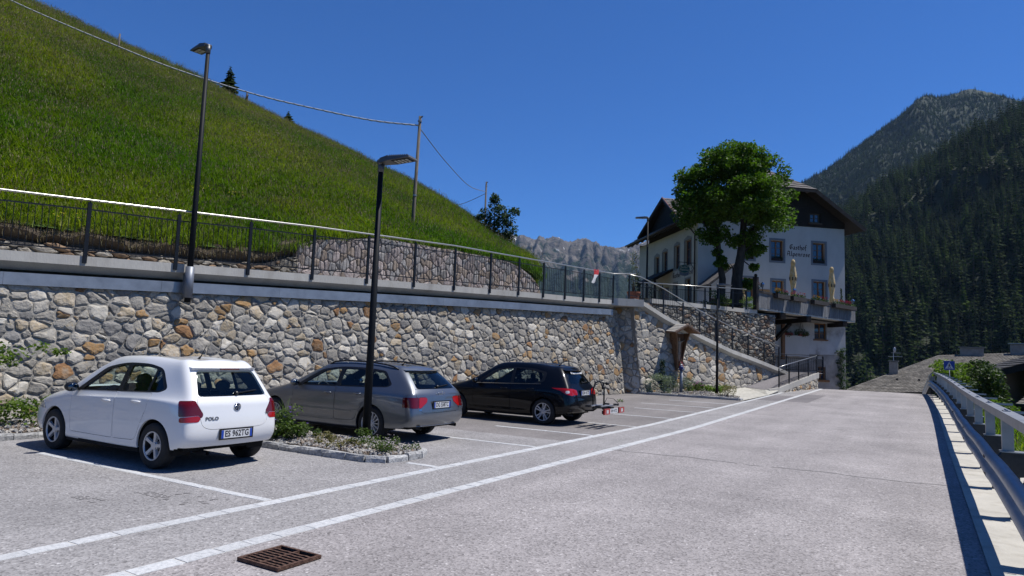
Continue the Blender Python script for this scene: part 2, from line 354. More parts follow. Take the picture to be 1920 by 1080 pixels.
# ---------------------------------------------------------------- stone work
STONE_G = pm('stone_grey', [(.206, .189, .162), (.344, .315, .271), (.430, .399, .344), (.396, .302, .178)], scale=7, detail=9, rough=.9, bump=1.0, bscale=19, rand=.22, isl=.2, nrough=.7)
STONE_B = pm('stone_bluish', [(.138, .133, .126), (.241, .228, .211), (.327, .307, .275)], scale=6, detail=9, rough=.9, bump=1.0, bscale=19, rand=.22, isl=.2, nrough=.7)
STONE_P = pm('stone_pale', [(.344, .307, .247), (.499, .458, .385), (.585, .546, .474), (.447, .353, .219)], scale=6, detail=9, rough=.85, bump=.6, bscale=22, rand=.18, isl=.18, nrough=.7)
STONE_T = pm('stone_tan', [(.310, .273, .219), (.413, .328, .215), (.482, .420, .332), (.430, .277, .121)], scale=4.5, detail=9, rough=.9, bump=1.0, bscale=19, rand=.2, isl=.2, nrough=.7)
STONE_O = pm('stone_ochre', [(.344, .277, .194), (.404, .231, .089), (.378, .319, .243)], scale=4, detail=9, rough=.9, bump=1.0, bscale=19, rand=.2, isl=.2, nrough=.7)
STONE_R = pm('stone_rust', [(.180, .094, .051), (.319, .170, .072), (.310, .244, .178)], scale=4.5, detail=9, rough=.9, bump=1.0, bscale=19, rand=.22, isl=.2, nrough=.7)
MORTAR = pm('mortar', [(.265, .246, .214), (.374, .350, .307)], scale=12, detail=8, rough=.95, bump=.7, bscale=30, big=(.5, .15))
MORTAR_D = pm('mortar_dark', [(.06, .055, .05), (.12, .11, .1)], scale=10, detail=8, rough=.95, bump=.6, bscale=30)
PINK = [pm('stone_porphyry', [(.221, .184, .170), (.331, .276, .255), (.386, .349, .330)], scale=6, detail=8, rough=.85, bump=.6, bscale=24, rand=.25, isl=.25),
        pm('stone_porphyry_red', [(.230, .179, .143), (.306, .247, .198)], scale=6, detail=8, rough=.85, bump=.6, bscale=24, rand=.25, isl=.25),
        pm('stone_porphyry_grey', [(.2, .19, .185), (.33, .31, .295)], scale=6, detail=8, rough=.85, bump=.6, bscale=24, rand=.25, isl=.25)]
DRYS = [pm('drystone', [(.15, .13, .105), (.28, .25, .205), (.36, .33, .28)], scale=7, detail=8, rough=.9, bump=.7, bscale=24, rand=.35, isl=.3),
        pm('drystone_brown', [(.14, .09, .055), (.27, .18, .11)], scale=7, detail=8, rough=.9, bump=.7, bscale=24, rand=.3, isl=.3)]
RUBB = [pm('rubble', [(.19, .175, .15), (.31, .29, .25), (.40, .375, .33)], scale=8, detail=8, rough=.9, bump=.7, bscale=26, rand=.3, isl=.3),
        pm('rubble_dark', [(.09, .085, .08), (.17, .16, .15)], scale=8, detail=8, rough=.9, bump=.7, bscale=26, rand=.3, isl=.3),
        pm('rubble_brown', [(.17, .11, .075), (.28, .20, .14)], scale=8, detail=8, rough=.9, bump=.7, bscale=26, rand=.3, isl=.3)]
MIX = [(STONE_G, .46), (STONE_B, .12), (STONE_P, .20), (STONE_T, .13), (STONE_O, .06), (STONE_R, .03)]
def pick(mix, r):
    t = r.random() * sum(w for _, w in mix)
    for i, (mm, w) in enumerate(mix):
        t -= w
        if t <= 0: return i
    return len(mix) - 1
def clip(poly, px, py, nx, ny):
    out = []; n = len(poly)
    for i in range(n):
        a, b = poly[i], poly[(i + 1) % n]
        da = (a[0] - px) * nx + (a[1] - py) * ny; db = (b[0] - px) * nx + (b[1] - py) * ny
        if da <= 0: out.append(a)
        if (da < 0 < db) or (db < 0 < da):
            t = da / (da - db); out.append((a[0] + (b[0] - a[0]) * t, a[1] + (b[1] - a[1]) * t))
    return out
def cells(s0, s1, z0f, z1f, cw, ch, r, jit=.46, wvar=.35):
    """irregular stone outlines that fill s0..s1 between the curves z0f(s) and z1f(s)"""
    zlo = min(z0f(s0 + (s1 - s0) * i / 20) for i in range(21)); zhi = max(z1f(s0 + (s1 - s0) * i / 20) for i in range(21))
    nx = max(1, round((s1 - s0) / cw)); ny = max(1, round((zhi - zlo) / ch)); cw, ch = (s1 - s0) / nx, (zhi - zlo) / ny
    P = {}
    for i in range(-2, nx + 2):
        for j in range(-2, ny + 2):
            P[i, j] = (s0 + (i + .5 + (.5 if j % 2 else 0) + r.uniform(-jit, jit)) * cw, zlo + (j + .5 + r.uniform(-jit, jit)) * ch, r.uniform(-wvar, wvar) * cw * ch)
    out = []
    for (i, j), (x, y, w) in P.items():
        if not (s0 - cw < x < s1 + cw): continue
        if y < z0f(x) - ch or y > z1f(x) + ch: continue
        poly = [(x - 2 * cw, y - 2 * ch), (x + 2 * cw, y - 2 * ch), (x + 2 * cw, y + 2 * ch), (x - 2 * cw, y + 2 * ch)]
        ax = ch / cw
        for di in range(-2, 3):
            for dj in range(-2, 3):
                q = P.get((i + di, j + dj))
                if q is None or (di == 0 and dj == 0): continue
                dx, dy = q[0] - x, q[1] - y
                # power-diagram bisector (sizes differ), in a space squeezed to the stones' proportions
                ex, ey = dx * ax, dy; dd = ex * ex + ey * ey
                t = .5 + (w - q[2]) * .5 / max(dd, 1e-4); t = min(.8, max(.2, t))
                poly = clip(poly, x + dx * t, y + dy * t, ex * ax, ey)
                if len(poly) < 3: break
            if len(poly) < 3: break
        if len(poly) < 3: continue
        e = .05
        for zf, sg in ((z0f, -1), (z1f, 1)):
            sl = (zf(x + e) - zf(x - e)) / (2 * e); poly = clip(poly, x, zf(x), -sl * sg, sg)
            if len(poly) < 3: break
        if len(poly) < 3: continue
        poly = clip(poly, s0, 0, -1, 0)
        poly = clip(poly, s1, 0, 1, 0) if len(poly) > 2 else poly
        if len(poly) < 3: continue
        A = sum(poly[k][0] * poly[(k + 1) % len(poly)][1] - poly[(k + 1) % len(poly)][0] * poly[k][1] for k in range(len(poly))) / 2
        if abs(A) < cw * ch * .07: continue
        out.append((poly if A > 0 else poly[::-1], abs(A)))
    return out
def stone_mesh(mb, poly, fn, r, joint=.012, bulge=.05, rough=.05):
    n = len(poly); cx = sum(p[0] for p in poly) / n; cy = sum(p[1] for p in poly) / n
    pts = []
    for k in range(n):   # drop very short edges, roughen long ones
        a, b = poly[k], poly[(k + 1) % n]; L = math.hypot(b[0] - a[0], b[1] - a[1])
        if L < .025: continue
        c = poly[k - 1]
        # rounded corner
        f = r.uniform(.07, .2)
        pts.append((a[0] + (b[0] - a[0]) * f, a[1] + (b[1] - a[1]) * f))
        o = r.uniform(-rough, rough) * L
        pts.append(((a[0] + b[0]) / 2 - (b[1] - a[1]) / L * o, (a[1] + b[1]) / 2 + (b[0] - a[0]) / L * o))
        f = r.uniform(.07, .2); pts.append((b[0] - (b[0] - a[0]) * f, b[1] - (b[1] - a[1]) * f))
    if len(pts) < 5: return None
    def ring(shrink, depth, tilt, wob):
        out = []
        for x, y in pts:
            dx, dy = x - cx, y - cy; L = math.hypot(dx, dy); k = max(.1, (L - shrink) / L)
            out.append(fn(cx + dx * k, cy + dy * k, depth + tilt[0] * dx + tilt[1] * dy + r.uniform(-wob, wob)))
        return out
    size = math.sqrt(max(1e-4, (max(p[0] for p in pts) - min(p[0] for p in pts)) * (max(p[1] for p in pts) - min(p[1] for p in pts))))
    tl = (r.uniform(-.09, .09), r.uniform(-.09, .09)); b = bulge * r.uniform(.6, 1.35)
    m = len(pts)
    vs = ring(joint, -.02, (0, 0), 0) + ring(joint + .004, b * .5, tl, b * .06) + ring(joint + size * .13, b, tl, b * .12) + [fn(cx, cy, b * r.uniform(1.0, 1.3))]
    fs = [(q * m + i, q * m + (i + 1) % m, (q + 1) * m + (i + 1) % m, (q + 1) * m + i) for q in range(2) for i in range(m)] + [(2 * m + i, 2 * m + (i + 1) % m, 3 * m) for i in range(m)]
    mb.add(vs, fs); return True
def stone_work(wall, cl, fn, mix, r, limit=300, near=None, joint=.012, bulge=.05, name='stone', rough=.05):
    """the stones of one wall: the largest-looking ones as parts, the others as one part"""
    mats = [mm for mm, _ in mix]
    sc = []
    for poly, A in cl:
        cx = sum(p[0] for p in poly) / len(poly); cy = sum(p[1] for p in poly) / len(poly); p = Vector(fn(cx, cy, 0))
        sc.append((A / max(4, (p - Vector((0, 0, 1.7))).length) ** 2 * (near(cx, cy) if near else 1), poly))
    sc.sort(key=lambda q: -q[0])
    rest = MB()
    for k, (_, poly) in enumerate(sc):
        mi = pick(mix, r)
        if k < limit:
            mb = MB()
            if stone_mesh(mb, poly, fn, r, joint, bulge, rough): mb.build(name, mats[mi], wall, fix=False)
        else:
            rest.mi = mi; stone_mesh(rest, poly, fn, r, joint, bulge, rough)
    if rest.v: tag(rest.build(name + '_work', mats, wall, fix=False), kind='stuff')
# frames ----------------------------------------------------------
WA = Vector((-14.9, 6.3, 0)); WD = Vector((.16, .9871, 0)); WN = Vector((.9871, -.16, 0))
def Wv(s, z, o): return tuple(WA + WD * s + WN * o + Vector((0, 0, z)))           # vertical plane along the walkway
def Wb(s, z, o): return Wv(s, z, o - .13 * z)                                       # battered face of the retaining wall
S0 = Vector((-10.66, 29.21, 0)); SU = Vector((math.cos(rad(40)), math.sin(rad(40)), 0)); SV = Vector((-SU.y, SU.x, 0)); KH = 1.165
def St(u, v, z):                                                                    # guesthouse frame
    p = (S0 + SU * u + SV * v) * KH; return (p.x, p.y, 1.7 + (z - 1.7) * KH)
QU = Vector((math.sin(rad(20)), math.cos(rad(20)), 0)); QV = Vector((-QU.y, QU.x, 0))
def Q(u, v, z): return tuple(S0 + QU * u + QV * v + Vector((0, 0, z)))             # stair wall frame
R0 = Vector((-6.23, 36.99, 0)); RU = Vector((math.sin(rad(8)), math.cos(rad(8)), 0)); RV = Vector((-RU.y, RU.x, 0))
def Rr(s, w, z): return tuple(R0 + RU * s + RV * w + Vector((0, 0, z)))            # entrance ramp frame
ZT = [(-8, 2.9), (-.25, 3.35), (2.7, 3.48), (10.46, 3.82), (16, 4.04), (20, 4.17), (22, 4.26), (30, 4.4)]
def zt(s): return interp(s, ZT)
def wall_body(name, label, s0, s1, z0f, z1f, fn, thick, mat, k=24, group=None, cat='wall'):
    m = MB()
    for i in range(k):
        a, b = s0 + (s1 - s0) * i / k, s0 + (s1 - s0) * (i + 1) / k
        m.quad(fn(a, z0f(a), 0), fn(b, z0f(b), 0), fn(b, z1f(b), 0), fn(a, z1f(a), 0))
        m.quad(fn(b, z0f(b), -thick), fn(a, z0f(a), -thick), fn(a, z1f(a), -thick), fn(b, z1f(b), -thick))
        m.quad(fn(a, z1f(a), 0), fn(b, z1f(b), 0), fn(b, z1f(b), -thick), fn(a, z1f(a), -thick))
    for s in (s0, s1): m.quad(fn(s, z0f(s), 0), fn(s, z1f(s), 0), fn(s, z1f(s), -thick), fn(s, z0f(s), -thick))
    return tag(m.build(name, mat, fix=True), label, cat, group)
# main retaining wall
r = random.Random(3)
gz0 = lambda s: hz(6.3 + .987 * s) - .06
wall = wall_body('retaining_wall', 'long grey and ochre rubble stone retaining wall behind the parked cars', -9, 22.75, lambda s: gz0(s), lambda s: zt(s) - .42, Wb, .5, MORTAR)
cl = cells(-9, 22.72, gz0, lambda s: zt(s) - .56, .272, .215, r)
def seen(s, z):
    if s < -.9: return .02
    y = z
    return 1.0
stone_work(wall, cl, Wb, MIX, r, 300, seen, joint=.015, bulge=.036, rough=.11)
# walkway slab with its sloping soffit, kept as one concrete deck
CS = [-9, -6, -3, -.25, 2.7, 6.5, 10.46, 16, 20, 22.2]
m = MB()
prof = lambda s: [(-.25, zt(s)), (-.25, zt(s) - .20), (-.47 - .0 * s, zt(s) - .35), (-3.55, zt(s) - .35), (-3.55, zt(s) - .02)]
vs = [Wv(s, z, o) for s in CS for o, z in prof(s)]
k = 5
m.add(vs, [(i * k + j, i * k + (j + 1) % k, (i + 1) * k + (j + 1) % k, (i + 1) * k + j) for i in range(len(CS) - 1) for j in range(k)] + [tuple(range(k)), tuple((len(CS) - 1) * k + j for j in range(k))])
tag(m.build('walkway', CONC), kind='structure')
GALV = pm('galvanized', [(.33, .345, .37), (.40, .415, .44), (.46, .475, .50)], scale=3, detail=7, rough=.45, metal=.75, big=(.9, .1), bump=.04, bscale=8)
g = empty('metal_flashing', 'long galvanized sheet channel fixed along the top of the stone wall', 'flashing', Wv(10, 3.2, -.3))
g.location = (0, 0, 0)
ss = -9.0
while ss < 22:
    e = min(ss + 2.95, 22.05); m = MB()
    m.hexa([Wv(ss + .004, zt(ss) - .665, -.27), Wv(e, zt(e) - .665, -.27), Wv(e, zt(e) - .665, -.62), Wv(ss + .004, zt(ss) - .665, -.62), Wv(ss + .004, zt(ss) - .42, -.265), Wv(e, zt(e) - .42, -.265), Wv(e, zt(e) - .42, -.62), Wv(ss + .004, zt(ss) - .42, -.62)])
    m.build('panel', GALV, g); ss = e
# corner pier, in its own shade: face from the wall to the stair corner
Pc = Vector((-11.9, 28.8, 0)); pd = (S0 - Pc); pl = pd.length; pd.normalize(); pn = Vector((pd.y, -pd.x, 0))
def Pf(u, z, o):
    p = Pc + pd * u + pn * (o - .05 * z); k = u / pl
    return (p.x - .09 * z * k, p.y, z)
r = random.Random(5)
pier = wall_body('stone_pier', 'shaded stone pier at the corner between parking wall and stair wall', 0, pl, lambda s: .08, lambda s: 4.02, Pf, 1.3, MORTAR, 6)
stone_work(pier, cells(0, pl - .01, lambda s: .08, lambda s: 4.0, .36, .28, r), Pf, MIX, r, 300, joint=.014, bulge=.045)
m = MB(); e = [Wv(21.9, 4.27, -.25), Q(-.12, -.14, 4.40), Q(.2, 1.7, 4.42), Wv(23.4, 4.3, -2.2)]
m.add([(p[0], p[1], 4.02) for p in e] + [(p[0], p[1], 4.34) for p in e], [(0, 1, 2, 3), (4, 5, 6, 7), (0, 1, 5, 4), (1, 2, 6, 5), (2, 3, 7, 6), (3, 0, 4, 7)])
tag(m.build('pier_cap', CONC), kind='structure')
# stair wall and its sloping concrete edge
ST = [(-.5, 4.38), (.3, 4.37), (1.79, 3.80), (3.13, 3.38), (4.4, 3.01), (7.09, 2.34), (8.52, 2.08), (10.0, 1.79), (12.4, 1.28), (15, 1.26)]
def stz(u): return interp(u, ST)
def Sf(u, z, o):
    return Q(u - .05 * z * max(0, 1 - u / 3), -o + .10 * z, z)
bot = lambda u: interp(u, [(0, .1), (5, .28), (7.5, .36), (8.3, .44), (11, 1.08), (12.4, 1.22)])
r = random.Random(9)
stw = wall_body('stair_wall', 'rubble stone wall under the sloping stair railing with a wooden shrine hung on it', 0, 12.3, lambda u: bot(u) - .12, lambda u: max(bot(u), stz(u) - .3), Sf, .5, MORTAR, 40)
stone_work(stw, cells(0, 12.2, bot, lambda u: max(bot(u) + .01, stz(u) - .33), .37, .27, r), Sf, MIX, r, 300, joint=.015, bulge=.036, rough=.11)
def ramp_slab(name, tab, v0, v1, th, mat, F):
    m = MB(); vs = []
    for u, z in tab: vs += [F(u, v0, z), F(u, v0, z - th * .62), F(u, v0 + .2, z - th), F(u, v1, z - th), F(u, v1, z)]
    k = 5
    m.add(vs, [(i * k + j, i * k + (j + 1) % k, (i + 1) * k + (j + 1) % k, (i + 1) * k + j) for i in range(len(tab) - 1) for j in range(k)] + [tuple(range(k)), tuple((len(tab) - 1) * k + j for j in range(k))])
    return tag(m.build(name, mat), kind='structure')
ramp_slab('stair_slab', [(-.12, 4.385), (.3, 4.37), (1.79, 3.80), (3.13, 3.38), (4.4, 3.01), (7.09, 2.34), (8.52, 2.08), (10.0, 1.79), (12.5, 1.27)], -.02, 1.72, .32, CONC, lambda u, v, z: Q(u - .2 * max(0, 1 - u / 3), v + .10 * (z - .3) - .16, z))
# ramp up to the stair foot, landing, cobbled apron
m = MB(); m.add([Rr(-1.9, .05, .44), Rr(0, .05, .42), Rr(6.9, .05, 1.19), Rr(9, .1, 1.25), Q(14.6, 1.5, 1.27), Q(12.4, 1.5, 1.27), Q(12.4, .03, 1.23), Q(8.2, .03, .45)], [(0, 1, 2, 6, 7), (2, 3, 4, 5, 6)])
tag(m.build('ramp_path', AS_PATCH, fix=False), kind='structure')
m = MB(); pr = [(-1.6, .40, .46), (0, .30, .52), (6.9, 1.02, 1.27), (7.1, 1.04, 1.29)]
for (a, lo, hi), (b_, lo2, hi2) in zip(pr, pr[1:]): m.hexa([Rr(a, -.07, lo - .05), Rr(b_, -.07, lo2 - .05), Rr(b_, .05, lo2 - .05), Rr(a, .05, lo - .05), Rr(a, -.07, hi), Rr(b_, -.07, hi2), Rr(b_, .05, hi2), Rr(a, .05, hi)])
tag(m.build('ramp_kerb', CONC), kind='structure')
def Rf(u, z, o): return Rr(u, -.02 - o, z)
r = random.Random(11)
rt = lambda u: interp(u, [(0, .26), (7, .99)])
rw = wall_body('ramp_wall', 'short rubble stone wall beneath the concrete edge of the ramp', .1, 7.0, lambda u: .1, rt, Rf, .4, MORTAR, 6)
stone_work(rw, cells(.2, 6.98, lambda u: .2, rt, .34, .22, r), Rf, MIX, r, 300)
COB = pm('cobbles', [(.36, .345, .30), (.52, .50, .44), (.60, .58, .52)], scale=7, detail=3, rough=.9, bump=.8, bscale=9, big=(.8, .1))
m = MB(); ap = [(-6.3, 29.05, .167), (-6.2, 34, .235), (-6.2, 37.2, .33), Rr(0, -.05, .40), Rr(-1.9, .05, .435), Q(8.2, 0, .445), Q(7, -.02, .36), Q(4.8, -.02, .27), (-8.0, 31.3, .2), (-7.0, 29.2, .17)]
m.add(ap, [(0, 1, 8, 9), (1, 4, 5, 6), (1, 2, 3, 4), (1, 6, 7, 8)])
tag(m.build('cobbled_apron', COB, fix=False), kind='structure')
# terrace wall of dark coursed rubble, its cap, the terrace floor
def Tf(u, z, o): return Q(u, 1.72 - o, z)
r = random.Random(13)
tb = lambda u: max(1.2, stz(u) - .25)
tw = wall_body('terrace_wall', 'old dark coursed rubble wall behind the stair railing below the terrace', 1.0, 14.1, lambda u: tb(u) - .3, lambda u: interp(u, [(1, 4.45), (14, 4.62)]), Tf, .6, pm('mortar_old', [(.16, .145, .12), (.27, .25, .21)], scale=12, detail=8, rough=.95, bump=.7, bscale=30), 24)
stone_work(tw, cells(1.05, 14.05, tb, lambda u: interp(u, [(1, 4.42), (14, 4.6)]), .33, .18, r, jit=.36, wvar=.3), Tf, [(RUBB[0], .55), (RUBB[1], .25), (RUBB[2], .2)], r, 300, joint=.02, bulge=.07, rough=.09)
m = MB(); m.hexa([Q(2.6, 1.62, 4.46), Q(12, 1.62, 4.55), Q(12, 2.2, 4.55), Q(2.6, 2.2, 4.46), Q(2.6, 1.62, 4.68), Q(12, 1.62, 4.77), Q(12, 2.2, 4.77), Q(2.6, 2.2, 4.68)])
tag(m.build('terrace_cap', CONC), kind='structure')
m = MB(); fl_ = [Q(2.0, 1.75, 4.66), Q(13.9, 2.3, 4.70), St(16.0, 8.6, 4.30), St(6.0, 8.75, 4.30), St(-3, 22, 4.3), Wv(27, 4.66, -3.4)]
m.add([(p[0], p[1], 4.69) for p in fl_], [(0, 1, 2, 3), (0, 3, 4, 5)])
tag(m.build('terrace_floor', pm('terrace_paving', [(.2, .19, .18), (.3, .29, .27)], scale=4, rough=.9), fix=False), kind='structure')
# upper walls behind the walkway
def Uf(s, z, o): return Wv(s, z, -3.5 + o)
UT = [(8.2, 4.95), (8.87, 5.23), (9.91, 5.39), (11.48, 5.69), (13.15, 5.72), (15.02, 5.77), (17.44, 5.77), (18.6, 5.72), (19.34, 5.6), (20.2, 5.3), (20.75, 4.9), (21.0, 4.45), (22, 4.3)]
r = random.Random(17)
uw = wall_body('hillside_wall', 'reddish porphyry stone wall at the foot of the meadow behind the walkway railing', 8.2, 21.0, lambda s: 3.7, lambda s: interp(s, UT) - .02, Uf, .5, pm('mortar_red', [(.17, .14, .125), (.25, .215, .19)], scale=12, detail=8, rough=.95, bump=.6), 40)
stone_work(uw, cells(8.25, 20.95, lambda s: zt(s) + .0, lambda s: interp(s, UT) - .03, .25, .27, r), Uf, [(PINK[0], .5), (PINK[1], .25), (PINK[2], .25)], r, 300, joint=.012, bulge=.045)
DT = [(-9, 4.05), (-5, 4.0), (.4, 4.02), (4, 4.1), (7, 4.25), (8.3, 4.7)]
dw = wall_body('dry_stone_wall', 'low dark dry stone wall under the overhanging turf behind the walkway railing', -9, 8.3, lambda s: 2.9, lambda s: interp(s, DT) - .1, lambda s, z, o: Uf(s, z, o - .05), .5, MORTAR_D, 30)
stone_work(dw, cells(-9, 8.28, lambda s: zt(s) - .05, lambda s: interp(s, DT) - .12 + .05 * math.sin(s * 5), .36, .15, r, jit=.36), lambda s, z, o: Uf(s, z, o - .05), [(DRYS[0], .7), (DRYS[1], .3)], r, 300, lambda s, z: 1 if s > -1 else .02, joint=.014, bulge=.09, rough=.1)
# earth bank above the dry wall, under the turf edge
m = MB(); k = 60
top = []
for i in range(k + 1):
    s = -9 + 17.6 * i / k; z = interp(s, DT); j = .07 * math.sin(s * 3.3) + .05 * math.sin(s * 9.1)
    top.append([Uf(s, z - .22, -.12 + j * .3), Uf(s, z - .02 + j * .5, -.22), Uf(s, z + .16 + j, -.02), Uf(s, z + .34 + j, -.1), Uf(s, z + .72, -1.15)])
m.add([p for q in top for p in q], [(i * 5 + j, (i + 1) * 5 + j, (i + 1) * 5 + j + 1, i * 5 + j + 1) for i in range(k) for j in range(4)])
tag(m.build('earth_bank', SOIL), kind='structure')
# ================================================================ sky-line: meadow hill, mountains, forest
HR = [(-41.92, 2.99, 21.98), (-43.4, 6.78, 22.05), (-46.12, 12.12, 22.59), (-48.23, 17.85, 22.89), (-48.09, 21.47, 22.74), (-47.33, 24.34, 22.12), (-46.94, 30.47, 21.78), (-46.6, 33.08, 21.21), (-44.05, 37.13, 19.68), (-41.24, 40.16, 18.25), (-39.65, 42.4, 17.2), (-35.8, 44.93, 15.25), (-32.93, 45.73, 13.16), (-29.78, 44.35, 10.98), (-25.2, 40.29, 9.08), (-19.81, 34.39, 6.96), (-16.44, 29.54, 5.51)]
HB = [(-20.64, -6.95, 3.9), (-20.0, -3.0, 4.1), (-19.2, 1.93, 4.25), (-18.33, 7.3, 4.34), (-18.04, 9.14, 4.38), (-17.76, 10.82, 4.42), (-17.2, 14.27, 4.62), (-16.98, 15.65, 5.23), (-16.82, 16.64, 5.39), (-16.56, 18.22, 5.69), (-16.31, 19.8, 5.7), (-16.0, 21.67, 5.77), (-15.62, 24.04, 5.77), (-15.44, 25.13, 5.72), (-15.32, 25.92, 5.64), (-15.16, 26.91, 5.4), (-15.06, 27.5, 5.1)]
def resample(pts, n):
    pts = [Vector(p) for p in pts]; out = []
    for i in range(n):
        t = i / (n - 1) * (len(pts) - 1); k = min(int(t), len(pts) - 2); f = t - k
        p0, p1, p2, p3 = pts[max(k - 1, 0)], pts[k], pts[k + 1], pts[min(k + 2, len(pts) - 1)]
        out.append(.5 * ((2 * p1) + (p2 - p0) * f + (2 * p0 - 5 * p1 + 4 * p2 - p3) * f * f + (3 * p1 - p0 - 3 * p2 + p3) * f ** 3))
    return out
def grid_mesh(name, rows, mat, smooth=True):
    m = MB(); n = len(rows[0]); m.v = [tuple(p) for r_ in rows for p in r_]
    m.f = [(j * n + i, j * n + i + 1, (j + 1) * n + i + 1, (j + 1) * n + i) for j in range(len(rows) - 1) for i in range(n - 1)]; m.m = [0] * len(m.f)
    return m.build(name, mat, None, smooth, fix=False)
nh = 80; hb, hr = resample(HB, nh), resample(HR, nh)
rows = []
for j in range(34):
    t = j / 30; row = []
    for i in range(nh):
        if t <= 1:
            p = hb[i].lerp(hr[i], t); w = math.sin(math.pi * t)
            p = p + Vector((0, 0, .35 * w + (noise.noise(p * .12) * .55 + noise.noise(p * .45) * .16) * min(1, w * 2.2)))
        else:
            dv = (hr[i] - hb[i]); dv.z = 0; dv.normalize(); p = hr[i] + dv * (j - 30) * 4.5 + Vector((0, 0, -(j - 30) ** 2 * .75))
        row.append(p)
    rows.append(row)
TURF = pm('turf', [(.035, .075, .008), (.06, .11, .012), (.11, .125, .025)], scale=.8, detail=8, rough=.95, bump=.5, bscale=6)
hill = tag(grid_mesh('meadow_hill', rows, TURF), kind='structure')
hill_bvh = BVHTree.FromObject(hill, bpy.context.evaluated_depsgraph_get()) if False else BVHTree.FromPolygons([v.co for v in hill.data.vertices], [p.vertices for p in hill.data.polygons])
def hill_z(x, y):
    h = hill_bvh.ray_cast(Vector((x, y, 80)), Vector((0, 0, -1))); return h[0].z if h[0] else 0
# grass tufts -------------------------------------------------------
def tuft(name, mat, n, hgt, spread, width, seed, seedhead=None, droop=.75):
    r = random.Random(seed); m = MB()
    for k in range(n):
        a = r.uniform(0, 6.283); q = spread * math.sqrt(r.random()); x, y = q * math.cos(a), q * math.sin(a)
        h = hgt * r.uniform(.55, 1.15); b = r.uniform(0, 6.283); dr = h * droop * r.uniform(.3, 1.5); w = width * r.uniform(.7, 1.3)
        dx, dy = math.cos(b), math.sin(b); px, py = -dy * w, dx * w
        m.mi = 0
        m.add([(x - px, y - py, -.03), (x + px, y + py, -.03), (x + px * .7 + dx * dr * .35, y + py * .7 + dy * dr * .35, h * .6), (x - px * .7 + dx * dr * .35, y - py * .7 + dy * dr * .35, h * .6), (x + dx * dr, y + dy * dr, h)], [(0, 1, 2, 3), (3, 2, 4)])
        if seedhead and r.random() < seedhead:
            m.mi = 1; X, Y, Z = x + dx * dr * .8, y + dy * dr * .8, h * 1.0; s = .012 + .01 * r.random()
            s *= .6; m.add([(X - s, Y, Z), (X, Y - s, Z), (X + s, Y + s, Z + .03), (X, Y, Z + .09)], [(0, 1, 3), (1, 2, 3), (2, 0, 3)])
    return m
G1 = leaf('grass_green', (.062, .14, .004), (.105, .20, .008), (.17, .225, .018), .5, .22, (.16, (.55, .72, .6), (1.35, 1.12, 1.0)))
G2 = leaf('grass_yellow', (.115, .16, .016), (.18, .185, .034), (.25, .22, .07), .45, .25, (.16, (.62, .72, .6), (1.2, 1.1, 1.0)))
GS = leaf('grass_seed', (.17, .135, .07), (.24, .19, .11), None, .3, .3)
def put(names, spec):
    return [proto(nm, mb.mesh(nm, mats, False)) for nm, (mb, mats) in zip(names, spec)]
gp = put(['grass_a', 'grass_b', 'grass_c'], [(tuft('a', 0, 30, .23, .28, .012, 1, .0), [G1, GS]), (tuft('b', 0, 32, .19, .30, .013, 2, .0), [G1, GS]), (tuft('c', 0, 14, .31, .24, .008, 3, .1), [G1, GS])])
gy = put(['grass_d', 'grass_e'], [(tuft('d', 0, 26, .25, .25, .010, 4, .15), [G2, GS]), (tuft('e', 0, 16, .36, .26, .007, 5, .3), [G2, GS])])
def face_attr(o, name, fn):
    at = o.data.attributes.new(name, 'FLOAT', 'POINT')
    at.data.foreach_set('value', [fn(v.co) for v in o.data.vertices])
def rel(co):   # 0 at the foot of the meadow, 1 at its crest
    return min(1, max(0, (co.z - 5) / 15))
def dry(co):
    return min(1, max(.06, (rel(co) - .22) * 1.15 + .75 * noise.noise(co * .14) + .35 * noise.noise(co * .5) + .1))
def grass_obj(name, coll, dens, attr_fn, seed, smin, smax):
    o = hill.copy(); o.data = hill.data.copy(); o.name = name; COL.objects.link(o); tag(o, kind='stuff'); face_attr(o, 'dens', attr_fn)
    return scatter(o, coll, dens, seed, smin, smax, .3, 'dens')
grass_obj('meadow_grass', proto_coll('grass_kinds', gp), 52, lambda c: max(.15, 1 - .75 * dry(c)) * (1.25 if c.z < 12 else .9), 1, .6, 1.25)
grass_obj('dry_grass', proto_coll('dry_grass_kinds', gy), 22, lambda c: dry(c), 5, .6, 1.3)
FY = P1('flower_yellow', (.62, .48, .03), .6); fm3 = MB(); r = random.Random(88)
for q in range(7): 
    x, y, z = r.uniform(-.3, .3), r.uniform(-.3, .3), r.uniform(.22, .36); s = .022
    fm3.add([(x - s, y - s, z), (x + s, y - s, z + .01), (x + s, y + s, z), (x - s, y + s, z + .01)], [(0, 1, 2, 3)])
grass_obj('meadow_flowers', proto_coll('flower_kinds', [proto('flower_group', fm3.mesh('flower_group', [FY]))]), .5, lambda c: max(0, 1.2 - rel(c) * 1.6) * max(0, min(1, .5 + 2.2 * noise.noise(c * .3))), 9, .7, 1.3)
# ragged turf hanging over the dry wall
m = MB(); r = random.Random(21)
for q in range(2600):
    s = r.uniform(-8.8, 8.6); z = interp(s, DT) + .07 * math.sin(s * 3.3) + .05 * math.sin(s * 9.1)
    p = Vector(Uf(s, z + r.uniform(.1, .36), r.uniform(-.1, .02))); h = r.uniform(.1, .26); out = WN * r.uniform(.0, .14); w = WD * .006
    m.add([p - w, p + w, p + out + Vector((0, 0, -h * r.uniform(-.9, 1.0)))], [(0, 1, 2)])
tag(m.build('hanging_turf', [leaf('turf_fringe', (.09, .075, .025), (.12, .13, .03), (.17, .13, .06), .3)], fix=False), kind='stuff')
